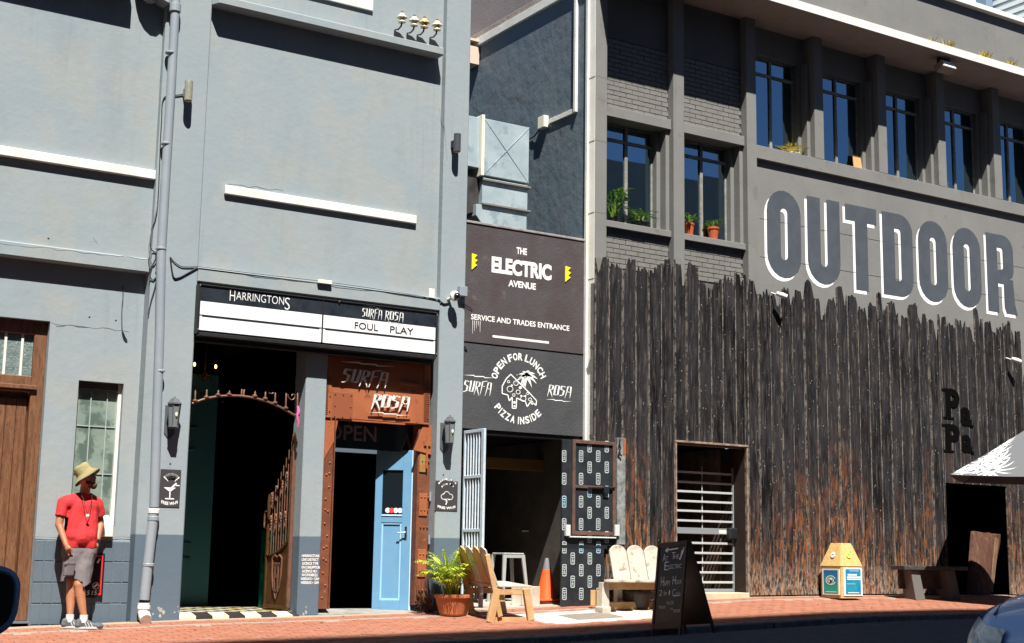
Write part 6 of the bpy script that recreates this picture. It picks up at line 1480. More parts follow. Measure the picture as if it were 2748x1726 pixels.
# umbrella
um = thing('parasol', 'grey parasol with a white leaf print at the right edge, shading the doorway', 'parasol', (19.6, -1.75, pav(19.6, -1.7)))
Lc = A(2548, 1274, -1.55); ctr = Vector((Lc.x+1.75, -1.75, 0)); zr = Lc.z
ap_ = Vector((ctr.x, ctr.y, 3.12))
c4 = [Lc, Vector((ctr.x-.15, ctr.y-1.7, zr-.0)), Vector((ctr.x+1.75, ctr.y-.2, zr)), Vector((ctr.x+.1, ctr.y+1.45, zr))]
m_um = mat('grey_parasol_cloth', (.105, .108, .115), None, rough=.85)
'''
t, N, L, b = srf(m_um); g_ = N.new('ShaderNodeNewGeometry'); wv = N.new('ShaderNodeTexWave'); wv.wave_type = 'BANDS'; wv.inputs['Scale'].default_value = 2.6; wv.inputs['Distortion'].default_value = 9; wv.inputs['Detail'].default_value = 3; wv.inputs['Detail Scale'].default_value = 1.3
L.new(g_.outputs[0], wv.inputs[0]); r_ = N.new('ShaderNodeMapRange'); L.new(wv.outputs[1], r_.inputs[0]); r_.inputs[1].default_value = .22; r_.inputs[2].default_value = .30
dst = N.new('ShaderNodeVectorMath'); dst.operation = 'DISTANCE'; L.new(g_.outputs[0], dst.inputs[0]); dst.inputs[1].default_value = Lc+Vector((.35, -.1, .2)); r2_ = N.new('ShaderNodeMapRange'); L.new(dst.outputs['Value'], r2_.inputs[0]); r2_.inputs[1].default_value = 1.0; r2_.inputs[2].default_value = .75
ml = N.new('ShaderNodeMath'); ml.operation = 'MULTIPLY'; L.new(r_.outputs[0], ml.inputs[0]); L.new(r2_.outputs[0], ml.inputs[1]); '''
for i in range(4):
    a, b_ = c4[i], c4[(i+1) % 4]; mm = M(); n = 6; rows = []
    for j in range(n+1):
        t_ = j/n; row = []
        for k in range(n+1):
            p = a.lerp(b_, k/n).lerp(ap_, t_); sag = .015*math.sin(PI*t_) + .035*math.sin(PI*k/n)*(1-t_); p = p-Vector((0, 0, sag)) if 1 else p
            row.append(p)
        rows += row
    mm.add(rows, [(j*(n+1)+k, j*(n+1)+k+1, (j+1)*(n+1)+k+1, (j+1)*(n+1)+k) for j in range(n) for k in range(n)])
    o = part('canopy_panel', mm, m_um, um, smooth=True, recalc=False); 
    part('rib', M().tube([a, ap_-Vector((0, 0, .05))], .012, 6), m_black, um)
pa4, pb4 = c4[0], c4[1]; rgu = random.Random(2); s = M()
def U_(k, t_): 
    p = pa4.lerp(pb4, k).lerp(ap_, t_); return p-Vector((0, 0, .015*math.sin(PI*t_) + .035*math.sin(PI*k)*(1-t_)))
unrm = (pb4-pa4).cross(ap_-pa4).normalized()
if unrm.z < 0: unrm = -unrm
for cx_, cy_, rr_, nl in ((.02, .03, .30, 12), (.10, .24, .30, 13), (.22, .12, .28, 13), (.10, .44, .24, 11), (.04, .62, .2, 9), (.2, .34, .2, 9)):
    for j in range(nl):
        a = 2*PI*j/nl + rgu.uniform(-.1, .1); L_ = rr_*rgu.uniform(.75, 1.1); wd = .011; up_ = []; dn = []
        for i in range(6):
            t_ = .12+.88*i/5; bend = .25*t_*t_; x_ = cx_+math.cos(a+bend)*L_*t_*.55; y_2 = cy_+math.sin(a+bend)*L_*t_; w2 = wd*math.sin(PI*min(1, t_*.95+.05))
            up_.append((x_-math.sin(a)*w2, y_2+math.cos(a)*w2)); dn.append((x_+math.sin(a)*w2, y_2-math.cos(a)*w2))
        if any(x < .004 or y < .004 or x > .62 or y > .96 for x, y in up_+dn): 
            up_ = [(min(max(x, .004), .62), min(max(y, .004), .96)) for x, y in up_]; dn = [(min(max(x, .004), .62), min(max(y, .004), .96)) for x, y in dn]
        pts = [U_(*q)+unrm*(.004+.0002*j) for q in up_+dn[::-1]]; s.add(pts, [(i, i+1, 10-i, 11-i) for i in range(5)])
part('leaf_print', s, mat('white_cloth_print', (.55, .57, .57), rough=.85), um, recalc=False, kind='stuff')
part('pole', M().tube([(ctr.x, ctr.y, pav(ctr.x, ctr.y)), (ctr.x, ctr.y, 3.1)], .03, 12), m_pine, um, smooth=True)
part('base', M().lathe((ctr.x, ctr.y, pav(ctr.x, ctr.y)), [(.3, 0), (.3, .06), (.08, .1), (.05, .25)], 20), m_black, um)
part('finial', M().lathe(ap_, [(.03, 0), (.035, .04), (.0, .08)], 10), m_black, um)

# ================================================================== WINDOW SILL PLANTS
m_rp = mat('orange_red_pot', (.42, .09, .035), rough=.6); m_dp = mat('dark_pot', (.03, .03, .035), rough=.5)
def plant(px, pb, name_pot, label, r, h, n, ll, lw, potr, poth, mt, pm, seed, y=.31, zz=None, droop=.2):
    c = A(px, pb, y); c.z = zz
    t = thing('potted_plant', label, 'potted plant', c, 'plants on the window sills')
    part('pot', M().lathe(c, [(0, 0), (potr*.7, 0), (potr, poth), (potr*1.1, poth), (potr*1.1, poth*1.15), (0, poth*1.1)], 14), pm, t)
    leaves('foliage', c+Vector((0, 0, poth)), r, h, n, mt, t, seed, lw, ll, droop)
plant(1650, 580, '', 'tall broad leaved plant at the left of the left large window', .17, .46, 46, .17, .035, .07, .10, m_leaf2, m_dp, 1, zz=zs1)
plant(1722, 594, '', 'low spreading green plant in a dark bowl at the right of the left large window', .19, .20, 60, .12, .022, .12, .10, m_leaf2, m_dp, 2, zz=zs1)
plant(1850, 617, '', 'green plant in a red pot half hidden at the left of the second large window', .12, .20, 40, .09, .02, .075, .20, m_leaf2, m_rp, 3, zz=zs1)
plant(1914, 634, '', 'green plant in an orange red pot at the right of the second large window', .14, .16, 46, .09, .02, .095, .2, m_leaf2, m_rp, 4, zz=zs1)
m_ys = mat('yellow_succulent', (.55, .42, .03), (.4, .34, .05), 20, .5)
plant(2122, 402, '', 'yellow trailing succulent in a pale trough on the upper ledge', .26, .13, 70, .12, .02, .15, .06, m_ys, m_cream, 5, zz=ZB1, droop=-.6)
plant(2538, 490, '', 'small pale green plant on the upper ledge of the fourth ribbon window', .06, .16, 26, .05, .015, .04, .05, mat('pale_leaf', (.3, .38, .25)), m_cream, 6, zz=ZB1)
cbd = thing('cardboard_box', 'two sheets of brown cardboard leaning inside the second ribbon window', 'cardboard', A(2305, 440, .35))
m_cb = mat('cardboard', (.50, .28, .12), (.44, .25, .12), 5, .8)
a, b_ = A(2289, 440, .33), A(2316, 448, .33)
part('sheet', M().prism([(a.x, .30, ZB1), (b_.x, .30, ZB1), (b_.x+.0, .36, ZB1+.34), (a.x+.03, .36, ZB1+.34)], (0, .01, 0)), m_cb, cbd)
part('sheet', M().prism([(b_.x+.01, .28, ZB1), (b_.x+.13, .26, ZB1), (b_.x+.13, .36, ZB1+.45), (b_.x+.02, .37, ZB1+.42)], (0, .01, 0)), mat('pinkish_card', (.5, .32, .22)), cbd)

# ================================================================== BUILDINGS ACROSS THE STREET (unseen, added and sized for road shade and window reflections)
m_ob = mat('brown_grey_tower', (.16, .15, .14), None, rough=.9); m_ow_ = mat('tower_window', (.03, .04, .05), rough=.1)
ob = thing('shade_tower', 'unseen tall brown grey tower added behind the viewer to shade the road', 'building', (-10, -24, -.8))
part('wall', M().box(-45, 14.6, -34, -19, -1.5, 30.9), m_ob, ob)
wi = mesh('window', M().box(0, 1.6, -19.0, -18.98, 0, 1.5), m_ow_, (0, 0, 0))
for k in range(9):
    for j in range(12): piece('window', wi, (-36+j*4, 0, 1.5+k*3.2), ob)
ol = thing('reflection_shop', 'unseen pale shop row behind the viewer, sized for window reflections', 'building', (30, -24, -.8))
part('wall', M().box(14.7, 70, -30, -19.5, -1.5, 14), mat('pale_shop_wall', (.3, .29, .27)), ol)
wi2 = mesh('window', M().box(0, 2.4, -19.5, -19.47, 0, 2), m_ow_, (0, 0, 0))
for j in range(9): piece('window', wi2, (17+j*5, 0, 2.8), ol)
# ================================================================== ORGANIC MESHES
def organic(name, caps, ells, voxel, mt, parent, smooth_it=6, noise_amp=0.0, noise_sc=6, cut=None, seed=0.0, label=None, hexas=()):
    m = M()
    for (p0, p1, r0, r1) in caps:
        p0, p1 = Vector(p0), Vector(p1); k = 8; pts = []; rs = []
        d = (p1-p0).normalized()
        for a in (80, 50, 25): pts.append(p0-d*r0*math.sin(R(a))); rs.append(r0*math.cos(R(a)))
        for i in range(4): pts.append(p0.lerp(p1, i/3)); rs.append(r0+(r1-r0)*i/3)
        for a in (25, 50, 80): pts.append(p1+d*r1*math.sin(R(a))); rs.append(r1*math.cos(R(a)))
        m.tube(pts, rs, 14)
    for e in ells:
        c, r = Vector(e[0]), e[1]; q = M().ell((0, 0, 0), r, 16, 12)
        if len(e) > 2: rot = Matrix.Rotation(e[2], 3, e[3]); q.v = [rot @ v for v in q.v]
        m.add([v+c for v in q.v], q.f)
    for h_ in hexas: m.hexa(*h_)
    org = ORG[parent]; me = mesh(name, m, mt, org, True)
    o = bpy.data.objects.new('tmp', me); COL.objects.link(o)
    rm = o.modifiers.new('r', 'REMESH'); rm.mode = 'VOXEL'; rm.voxel_size = voxel
    sm = o.modifiers.new('s', 'SMOOTH'); sm.iterations = smooth_it; sm.factor = .6
    bpy.context.view_layer.update(); dg = bpy.context.evaluated_depsgraph_get()
    me2 = bpy.data.meshes.new_from_object(o.evaluated_get(dg)); bpy.data.objects.remove(o)
    me2.name = name
    if noise_amp:
        for v in me2.vertices:
            w_ = v.co+org; n_ = noise.noise(Vector((w_.x*noise_sc, w_.y*noise_sc, w_.z*noise_sc*.7+seed)))+.5*noise.noise(Vector((w_.x*noise_sc*2.3, w_.y*noise_sc*2.3, w_.z*noise_sc*1.2+seed+9)))
            v.co += v.normal*n_*noise_amp
    if cut:
        b = bmesh.new(); b.from_mesh(me2)
        dl = [v for v in b.verts if cut(v.co+org)]; bmesh.ops.delete(b, geom=dl, context='VERTS'); b.to_mesh(me2); b.free()
    for p in me2.polygons: p.use_smooth = True
    if not me2.materials: me2.materials.append(mt)
    ob_ = link(name, me2, parent); ORG[ob_] = org
    if label: ob_['label'] = label
    return ob_

# ================================================================== THE MAN
PY = -.27
foot0 = A(215, 1690, PY)
pn = thing('person', 'man in red t-shirt, grey shorts and khaki hat standing with hands in pockets', 'person', (foot0.x, PY, pav(foot0.x, PY)))
m_skin = mat('tanned_skin', (.36, .155, .085), (.32, .135, .07), 12, .5, .15, 60); m_skin.node_tree.nodes['Principled BSDF'].inputs['Subsurface Weight'].default_value = .08
m_shirt = mat('red_cotton', (.52, .032, .036), (.45, .028, .032), 6, .85, .3, 120)
m_short = mat('grey_brown_cotton', (.115, .10, .105), (.15, .13, .135), 8, .9, .4, 90)
m_hat = mat('khaki_cotton', (.27, .235, .12), (.22, .19, .09), 14, .9, .5, 110)
m_beard = mat('brown_beard', (.07, .035, .022), (.13, .07, .05), 40, .8, .8, 90)
def B(px, py, y): return A(px, py, y)
yh, yc = -.10, -.04             # hips and chest planes
# forearms sit in front of the hips
sL, sR = B(171, 1346, yc-.02), B(261, 1348, yc+.03)
eL, wL_ = B(158, 1408, -.10), B(178, 1464, -.22)
eR, wR_ = B(270, 1405, .02), B(260, 1457, -.13)
neck0, neck1 = B(227, 1325, yc), B(231, 1300, yc-.03)
hd = B(232, 1283, yc-.06)
hip = B(213, 1485, yh); chest = B(219, 1385, yc)
kF, aF = B(212, 1570, -.26), B(225, 1655, -.33); kB, aB = B(192, 1580, -.18), B(188, 1652, -.24)
hF, hB = B(226, 1490, -.10), B(200, 1488, -.10)
face_dir = Vector((.80, -.52, .22)).normalized(); fup = Vector((-.18, .05, 1)).normalized(); fsd = face_dir.cross(fup).normalized()
hu = .112
def hp_(f, u, s): return hd + face_dir*f + fup*u + fsd*s
caps = [(neck0+Vector((0, .01, -.02)), neck1, .062, .058), (sL, eL, .052, .044), (eL, wL_, .043, .031), (sR, eR, .050, .043), (eR, wR_, .042, .030),
        (hF, kF, .085, .060), (kF, kF.lerp(aF, .35)+Vector((0, .012, 0)), .056, .058), (kF.lerp(aF, .35)+Vector((0, .012, 0)), aF, .056, .036),
        (hB, kB, .085, .058), (kB, kB.lerp(aB, .35)+Vector((0, .012, 0)), .054, .056), (kB.lerp(aB, .35)+Vector((0, .012, 0)), aB, .055, .035),
        (aF, aF+Vector((.02, -.01, -.05)), .036, .030), (aB, aB+Vector((.02, -.01, -.05)), .035, .028),
        (chest+Vector((0, .02, .06)), hip, .085, .10), (sL, sR, .045, .045)]
wv1 = wL_; 
for k in range(4):              # fingers sliding into the pockets
    caps.append((wL_+Vector((.012+.014*k, -.012+.006*k, -.045)), wL_+Vector((.03+.014*k, .0+.008*k, -.115)), .0105, .0085))
    caps.append((wR_+Vector((-.022+.013*k, -.012+.006*k, -.045)), wR_+Vector((-.035+.013*k, .005+.008*k, -.11)), .0105, .0085))
caps += [(wL_+Vector((.03, -.03, -.02)), wL_+Vector((.065, -.035, -.06)), .013, .010), (wR_+Vector((-.03, -.025, -.02)), wR_+Vector((-.06, -.03, -.06)), .013, .010)]
ells = [(hp_(-.01, .02, 0), (.082, .098, .115)), (hp_(.035, -.035, 0), (.06, .06, .075)), (hp_(.098, -.022, 0), (.016, .014, .024)), (hp_(.088, .005, 0), (.016, .012, .03)), (hp_(.085, -.085, 0), (.025, .026, .02)),
        (hp_(.08, -.058, 0), (.02, .026, .012)), (hp_(.075, .028, .03), (.02, .02, .012)), (hp_(.075, .028, -.03), (.02, .02, .012)),
        (hp_(-.005, -.01, .085), (.02, .02, .032)), (hp_(-.005, -.01, -.085), (.02, .02, .032)),
        (wL_+Vector((.012, -.008, -.03)), (.032, .03, .042)), (wR_+Vector((-.008, -.008, -.03)), (.032, .03, .042))]
organic('body', caps, ells, .009, m_skin, pn, 4)
# eyes behind sunglasses
gl = M()
for sd in (-.032, .032): gl.ell(hp_(.088, .022, sd), (.022, .022, .017), 10, 6)
gl.tube([hp_(.097, .024, -.03), hp_(.103, .024, 0), hp_(.097, .024, .03)], .004, 6); gl.tube([hp_(.085, .025, .05), hp_(.0, .015, .09)], .004, 5); gl.tube([hp_(.085, .025, -.05), hp_(.0, .015, -.09)], .004, 5)
part('sunglasses', gl, mat('black_lens', (.01, .01, .01), rough=.1, spec=.8), pn, smooth=True)
organic('beard', [(hp_(.02, -.055, .062), hp_(.072, -.10, .02), .022, .026), (hp_(.02, -.055, -.062), hp_(.072, -.10, -.02), .022, .026), (hp_(.07, -.115, 0), hp_(.085, -.10, 0), .032, .030), (hp_(.088, -.047, -.022), hp_(.088, -.047, .022), .010, .010)],
        [(hp_(.05, -.10, 0), (.05, .05, .032))], .007, m_beard, pn, 2, .004, 60)
# bucket hat
hc_ = hp_(-.012, .055, 0); hupv = (fup*1.0 - face_dir*.42 + Vector((-.10, 0, 0))).normalized(); hx = hupv.cross(Vector((0, 1, 0))).normalized(); hy = hupv.cross(hx)
def hatring(r, h, n=28, ph=0): return [hc_+hupv*h+(hx*math.cos(2*PI*i/n)*r+hy*math.sin(2*PI*i/n)*r*1.02)+hupv*(.006*math.sin(3*2*PI*i/n+ph)) for i in range(n)]
m = M(); prof = [(.168, -.055), (.165, -.058), (.102, .002), (.100, .01), (.096, .075), (.086, .098), (.05, .112), (.005, .114)]
for r_, h_ in prof: m.v += hatring(r_, h_)
n = 28; m.f += [(i*n+j, i*n+(j+1) % n, (i+1)*n+(j+1) % n, (i+1)*n+j) for i in range(len(prof)-1) for j in range(n)]+[tuple(range((len(prof)-1)*n, len(prof)*n))]
inn = [(.165, -.060), (.098, .0), (.094, .06), (.005, .09)]; k0 = len(m.v)
for r_, h_ in inn: m.v += hatring(r_, h_)
m.f += [(k0+i*n+j, k0+(i+1)*n+j, k0+(i+1)*n+(j+1) % n, k0+i*n+(j+1) % n) for i in range(len(inn)-1) for j in range(n)]
m.f += [(j, (j+1) % n, k0+(j+1) % n, k0+j) for j in range(n)]
hat = part('bucket_hat', m, m_hat, pn, smooth=True, recalc=False)
bnd = M(); 
r0 = hatring(.1015, .006); r1 = hatring(.1005, .026); bnd.v = r0+r1; bnd.f = [(j, (j+1) % n, n+(j+1) % n, n+j) for j in range(n)]
part('hat_band', bnd, mat('khaki_band', (.30, .25, .11), rough=.9), hat, smooth=True)
for a in (100, 125): 
    q = hc_+hupv*.05+(hx*math.cos(R(a+90))*.099+hy*math.sin(R(a+90))*.1); part('eyelet', M().ell(q, (.008, .008, .008), 8, 6), m_black, hat)
# t-shirt
def waist(z): return 1
tors = [(chest+Vector((-.07, .0, .10)), B(196, 1462, yh), .115, .115), (chest+Vector((.07, .0, .10)), B(234, 1462, yh-.02), .115, .11), (sL+Vector((.05, 0, -.02)), sR+Vector((-.05, 0, -.02)), .085, .085), (neck0+Vector((-.02, .01, -.035)), sL+Vector((.0, 0, -.01)), .065, .066), (neck0+Vector((.02, .01, -.035)), sR+Vector((.0, 0, -.01)), .065, .066),
        (B(200, 1440, yh), B(230, 1440, yh-.02), .125, .125), (sL+Vector((.0, 0, -.02)), sL.lerp(eL, .62)+Vector((-.003, 0, 0)), .068, .068), (sR+Vector((0, 0, -.02)), sR.lerp(eR, .60)+Vector((.003, 0, 0)), .067, .066),
        (B(222, 1405, yc-.02), B(220, 1445, yh-.03), .13, .125), (neck0+Vector((0, .01, -.03)), neck0+Vector((0, 0, .005)), .085, .070)]
zhem = B(215, 1478, yh).z
def cutshirt(p):
    if p.z < zhem + .012*math.sin(p.x*40) - .10*(p.x-hip.x): 
        return True
    for s_, e_ in ((sL, eL), (sR, eR)):
        d = (e_-s_); t_ = (p-s_).dot(d)/d.length_squared
        if t_ > .66 and (p-(s_+d*t_)).length < .09: return True
    q = neck0+Vector((.006, -.02, .022)); 
    return (p-q).length < .078 and p.z > neck0.z+.002
organic('t_shirt', tors, [], .009, m_shirt, pn, 4, .013, 9, cutshirt, seed=3)
# cargo shorts
legF = hF.lerp(kF, .86); legB = hB.lerp(kB, .80)
zcutF = B(230, 1570, -.25).z; zcutB = B(200, 1562, -.2).z
def cutsh(p):
    if p.z > zhem+.035: return True
    return p.z < (zcutB+.02 if p.x < (hip.x-.01+.0) else zcutF) - .02*math.sin(p.x*30)
shc = [(hF+Vector((.0, 0, .02)), kF+Vector((.012, .01, -.06)), .125, .108), (hB+Vector((-.0, 0, .02)), kB+Vector((-.012, .01, -.06)), .125, .112), (hB+Vector((-.02, 0, .03)), hF+Vector((.02, 0, .03)), .125, .125)]
sh = organic('cargo_shorts', shc, [], .009, m_short, pn, 3, .014, 9, cutsh, seed=7)
pk = B(186, 1528, -.30)
part('cargo_pocket', M().obox(pk, (.055, .012, 0), (.008, -.022, 0), (.01, 0, .075)), m_short, sh, bev=.014, seg=2)
part('pocket_flap', M().obox(pk+Vector((0, -.006, .065)), (.058, .012, 0), (.008, -.022, 0), (.004, 0, .018)), m_short, sh, bev=.008, seg=2)
# cord, pendant, watch
cd_ = M(); nk = neck0+Vector((0, -.02, -.02)); pd = B(235, 1381, yc-.20)
cd_.tube([nk+Vector((-.07, -.05, .02)), nk+Vector((-.04, -.115, -.06)), pd+Vector((-.03, .01, .09)), pd], .004, 5); cd_.tube([nk+Vector((.065, -.05, .02)), nk+Vector((.05, -.115, -.05)), pd+Vector((.025, .01, .09)), pd], .004, 5)
part('cord', cd_, m_black, pn, smooth=True); part('pendant', M().ell(pd+Vector((0, -.01, -.015)), (.02, .012, .02), 10, 8), mat('white_pendant', (.8, .78, .75), rough=.3), pn, smooth=True)
d = (wR_-eR).normalized(); 
part('watch', M().tube([eR.lerp(wR_, .88), eR.lerp(wR_, .98)], .037, 14).obox(eR.lerp(wR_, .93)+Vector((.0, -.036, 0)), (.016, 0, 0), (0, .006, 0), (0, 0, .018)), m_black, pn)
# shoes and socks
m_shoe = mat('grey_suede', (.07, .08, .09), (.11, .12, .13), 20, .7, .3, 80); m_sole = mat('white_sole', (.42, .42, .42)); m_sock = mat('white_sock', (.6, .6, .62), rough=.9)
for nm, an, dx, dy, px in (('shoe', aB, .16, -.07, 0), ('shoe', aF, .17, -.07, 1)):
    gz_ = pav(an.x, an.y); heel = Vector((an.x-.05, an.y+.02, gz_+.045)); toe = Vector((an.x+dx, an.y+dy, gz_+.035)); top = Vector((an.x, an.y, gz_+.10))
    sh_ = organic('shoe', [(heel, toe, .042, .036), (heel+Vector((.01, 0, .03)), heel.lerp(toe, .45)+Vector((0, 0, .02)), .043, .040), (heel+Vector((.02, -.005, .0)), top, .045, .044)], [(toe+Vector((-.01, 0, -.002)), (.05, .048, .032))], .008, m_shoe, pn, 3, cut=lambda p, g_=gz_: p.z < g_+.022)
    dd_ = (toe-heel); dn = Vector((-dd_.y, dd_.x, 0)).normalized(); dd_.z = 0; du_ = dd_.normalized()
    out = []
    for a in range(0, 360, 24):
        c_, s_ = math.cos(R(a)), math.sin(R(a)); mid_ = (heel+toe)/2; mid_.z = gz_+.001
        out.append(mid_+du_*c_*(dd_.length/2+.048)+dn*s_*(.047 if c_ > 0 else .043))
    part('sole', M().prism(out, (0, 0, .026)), m_sole, sh_, bev=.004)
    st_m = M()
    for k in range(3):
        t0 = heel.lerp(toe, .28+.13*k)+Vector((0, -.046, .0)); st_m.bar(t0+Vector((.012, .0, -.015)), t0+Vector((-.012, .008, .035)), .009, .006)
    part('stripe', st_m, m_sole, sh_)
    lc = M(); 
    for k in range(4): q = heel.lerp(toe, .42+.1*k)+Vector((0, 0, .052-.006*k)); lc.tube([q-dn*.022, q+Vector((0, 0, .006)), q+dn*.022], .004, 5)
    part('lace', lc, mat('navy_lace', (.03, .03, .14)), sh_)
    part('sock', M().tube([Vector((an.x, an.y, gz_+.07)), Vector((an.x, an.y, gz_+.155))], [.046, .044], 14), m_sock, pn, smooth=True)

# ================================================================== CARS
m_mirr = mat('mirror_glass_face', (.05, .055, .06), rough=.03, metal=1)
def make_car(loc, ang, label, paint, mir=None):
    t = thing('parked_car', label, 'car', loc)
    rot = Matrix.Rotation(ang, 3, 'Z'); L0 = Vector(loc)
    def W(s, y, z): return L0 + rot @ Vector((s, y, z))        # s: metres back from the nose, y: left side positive
    # stations: s, half width low, half width belt, z bottom, z belt, z top(centre), half width top, crown
    ST = [(0.00, .50, .52, .34, .52, .55, .40), (.05, .66, .66, .24, .62, .66, .50), (.16, .76, .76, .20, .68, .76, .60), (.35, .82, .82, .19, .73, .84, .68), (.65, .85, .85, .19, .80, .90, .70),
          (1.0, .86, .86, .19, .87, .96, .72), (1.22, .865, .865, .19, .91, 1.0, .74), (1.60, .87, .87, .19, .93, 1.22, .66), (1.98, .87, .87, .19, .94, 1.42, .58), (2.4, .87, .87, .19, .95, 1.47, .57),
          (3.0, .87, .87, .19, .96, 1.46, .56), (3.5, .86, .85, .2, .97, 1.38, .54), (3.8, .83, .80, .22, .97, 1.16, .56), (3.98, .78, .76, .26, .94, 1.0, .6), (4.05, .68, .66, .34, .84, .88, .5)]
    m = M(); n = None
    for (s, wl, wb, zb, zl, zt, wt) in ST:
        half = [(wl*.92, zb), (wl, zb+.10), (wl*1.0, (zb+zl)/2), (wb, zl-.06), (wb*.985, zl), ((wb+wt)/2 if zt > zl+.2 else wt+(wb-wt)*.55, (zl+zt)/2+.01), (wt, zt-.02), (wt*.5, zt+.008), (0, zt+.016)]
        ring = [W(s, y, z) for y, z in half] + [W(s, -y, z) for y, z in reversed(half[:-1])]
        n = len(ring); m.v += ring
    k = len(ST)
    m.f += [(i*n+j, i*n+(j+1) % n, (i+1)*n+(j+1) % n, (i+1)*n+j) for i in range(k-1) for j in range(n)] + [tuple(range(n)), tuple(range((k-1)*n, k*n))[::-1]]
    o = part('body', m, paint, t, smooth=True)
    sb = o.modifiers.new('s', 'SUBSURF'); sb.levels = sb.render_levels = 2
    def patch(nm, pts, mt, off=.012, par=t, sm=False, thick=.02):
        pts = [Vector(p) for p in pts]; c = sum(pts, Vector())/len(pts); nrm = (pts[1]-pts[0]).cross(pts[2]-pts[1]).normalized()
        if nrm.dot(c-W(2.0, 0, .6)) < 0: nrm = -nrm
        return part(nm, M().prism([p+nrm*off for p in pts], -nrm*thick), mt, par, bev=.006, seg=2)
    for sd in (1, -1):
        hl = [W(.03, sd*.44, .56), W(.02, sd*.60, .46), W(.20, sd*.815, .52), W(.52, sd*.845, .70), W(.46, sd*.76, .765), (W(.16, sd*.60, .715))]
        # headlamp built as a smooth shell following the corner
        hm = M(); A0 = [W(.035, sd*.40, .50), W(.05, sd*.60, .44), W(.16, sd*.775, .47), W(.36, sd*.845, .55), W(.62, sd*.865, .72)]
        A1 = [W(.07, sd*.42, .655), W(.10, sd*.58, .675), W(.21, sd*.72, .72), (W(.40, sd*.80, .76)), W(.60, sd*.845, .80)]
        rows = []
        for j in range(5):
            v_ = j/4
            for a, b in zip(A0, A1): p = a.lerp(b, v_); q = (p-W(.9, 0, .5)); q.z = 0; rows.append(p+q.normalized()*(.03*math.sin(PI*v_)+.035))
        hm.add(rows, [(j*5+i, j*5+i+1, (j+1)*5+i+1, (j+1)*5+i) for j in range(4) for i in range(4)])
        hl_ = part('headlight', hm, m_lens, t, smooth=True)
        part('reflector', M().ell(W(.22, sd*.66, .58), (.06, .06, .06), 12, 8), m_chrome, hl_, smooth=True)
        sp_ = [W(.15, sd*.60, .735), W(.35, sd*.70, .80), W(.7, sd*.745, .87), W(1.15, sd*.76, .965)]
        part('bonnet_seam', M().tube(sp_, .006, 5), m_black, t)
        for s_, s2_ in ((1.62, 2.35), (2.42, 3.3)):
            patch('side_window', [W(s_, sd*.865, .97), W(s2_, sd*.865, .98), W(s2_-.05 if s2_ > 3 else s2_, sd*.625, 1.38), W(s_+.45 if s_ < 2 else s_, sd*.64, 1.36)], m_glass_d, .008)
        mc = W(1.72, sd*1.0, 1.0) if mir is None or sd < 0 else Vector(mir); by_ = (rot @ Vector((0, 1, 0))); bx_ = (rot @ Vector((1, 0, 0)))
        ring_ = []
        for a in range(0, 360, 10): c_, s_ = math.cos(R(a)), math.sin(R(a)); ring_.append((math.copysign(abs(c_)**.6, c_)*.115*(1+.1*s_), math.copysign(abs(s_)**.6, s_)*.085))
        mr = M(); 
        for sc__, of_ in ((.55, -.10), (.85, -.075), (1.0, -.03), (1.0, .035), (.93, .05)): mr.v += [mc+by_*a*sc__+Vector((0, 0, b*sc__))+bx_*of_ for a, b in ring_]
        nn_ = len(ring_); mr.f = [(i*nn_+j, i*nn_+(j+1) % nn_, (i+1)*nn_+(j+1) % nn_, (i+1)*nn_+j) for i in range(4) for j in range(nn_)]+[tuple(range(nn_)), tuple(range(4*nn_, 5*nn_))]
        mo_ = part('wing_mirror', mr, paint, t, smooth=True)
        part('mirror_glass', M().add([mc+by_*a*.86+Vector((0, 0, b*.84))+bx_*.052 for a, b in ring_], [tuple(range(nn_))]), m_mirr, mo_, recalc=False)
        part('mirror_rim', M().tube([mc+by_*a*.97+Vector((0, 0, b*.97))+bx_*.040 for a, b in ring_+ring_[:1]], .013, 6), mat('rim_highlight_blue', (.30, .50, .80), rough=.25), mo_, smooth=True)  # blue sky highlight on the rim painted as its own colour
        part('mirror_arm', M().bar(mc-by_*sd*.08, W(1.70, sd*.86, .93), .05, .04), m_black, t)
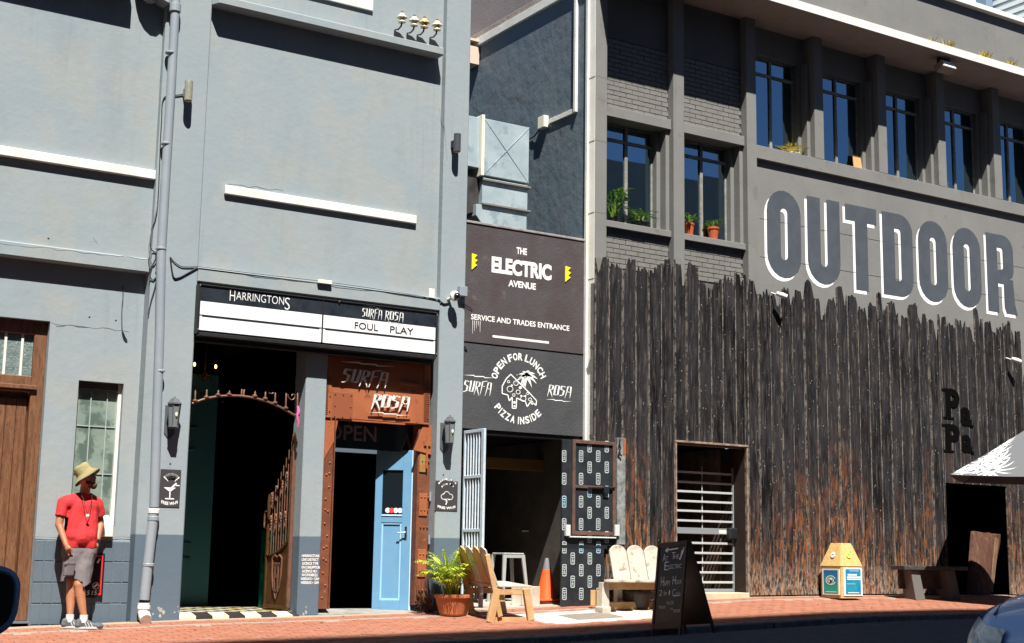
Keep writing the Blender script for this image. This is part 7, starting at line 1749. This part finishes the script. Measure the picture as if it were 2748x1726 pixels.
        for s_ in (.78, 3.28):
            wh = W(s_, sd*.80, .31); whl = thing('wheel', None, None, wh); whl.parent = t; whl.location = wh-ORG[t]; ax_ = (rot @ Vector((0, 1, 0)))
            def disc(nm, r0, r1, w0, w1, mt, nn=24):
                mm = M(); pts = []
                for rr, ww in ((r0, w0), (r1, w0), (r1, w1), (r0, w1)):
                    for i in range(nn): a = 2*PI*i/nn; mm.v.append(wh + rot @ Vector((rr*math.cos(a), sd*ww, rr*math.sin(a))))
                mm.f = [(i*nn+j, i*nn+(j+1) % nn, ((i+1) % 4)*nn+(j+1) % nn, ((i+1) % 4)*nn+j) for i in range(4) for j in range(nn)]
                part(nm, mm, mt, whl, bev=.01)
            disc('tyre', .19, .31, -.12, .085, mat('tyre', (.02, .02, .02), rough=.8)); disc('rim', .03, .195, -.02, .07, m_chrome)
            disc('wheel_arch', .31, .35, -.16, .068, m_black)
    patch('windscreen', [W(1.26, .66, 1.0), W(1.26, -.66, 1.0), W(1.93, -.54, 1.41), W(1.93, .54, 1.41)], m_glass_d, .012)
    patch('rear_window', [W(3.92, .55, 1.04), W(3.92, -.55, 1.04), W(3.58, -.5, 1.36), W(3.58, .5, 1.36)], m_glass_d, .012)
    patch('grille', [W(.0, .36, .40), W(.0, -.36, .40), W(.03, -.36, .54), W(.03, .36, .54)], m_black, .03)
    patch('number_plate', [W(-.01, .25, .30), W(-.01, -.25, .30), W(-.01, -.25, .39), W(-.01, .25, .39)], m_white, .05)
    return t, W
m_lens = mat('clear_lamp_lens', (.62, .70, .70), (.35, .42, .44), 9, .08, spec=.9)
m_blue = mat('silver_blue_metallic', (.42, .60, .88), None, rough=.3, metal=.1, coat=.8)
m_blk3 = mat('black_car_paint', (.012, .013, .016), None, rough=.2, coat=.6)
CAR = A(2612, 1720, -10.5)
make_car((6.95, -11.38, road(7, -11.3)+.10), 0, 'silver blue hatchback whose bonnet and headlight show at the lower right corner', m_blue)
# black car nosing towards the buildings at lower left: only its right mirror reaches into the view
bc, W2 = make_car((-.35, -10.9, road(0, -11)+.03), R(-90), 'black car at the lower left corner with only its wing mirror in view', m_blk3, A(0, 1612, -12.62)+Vector((-.085, 0, 0)))
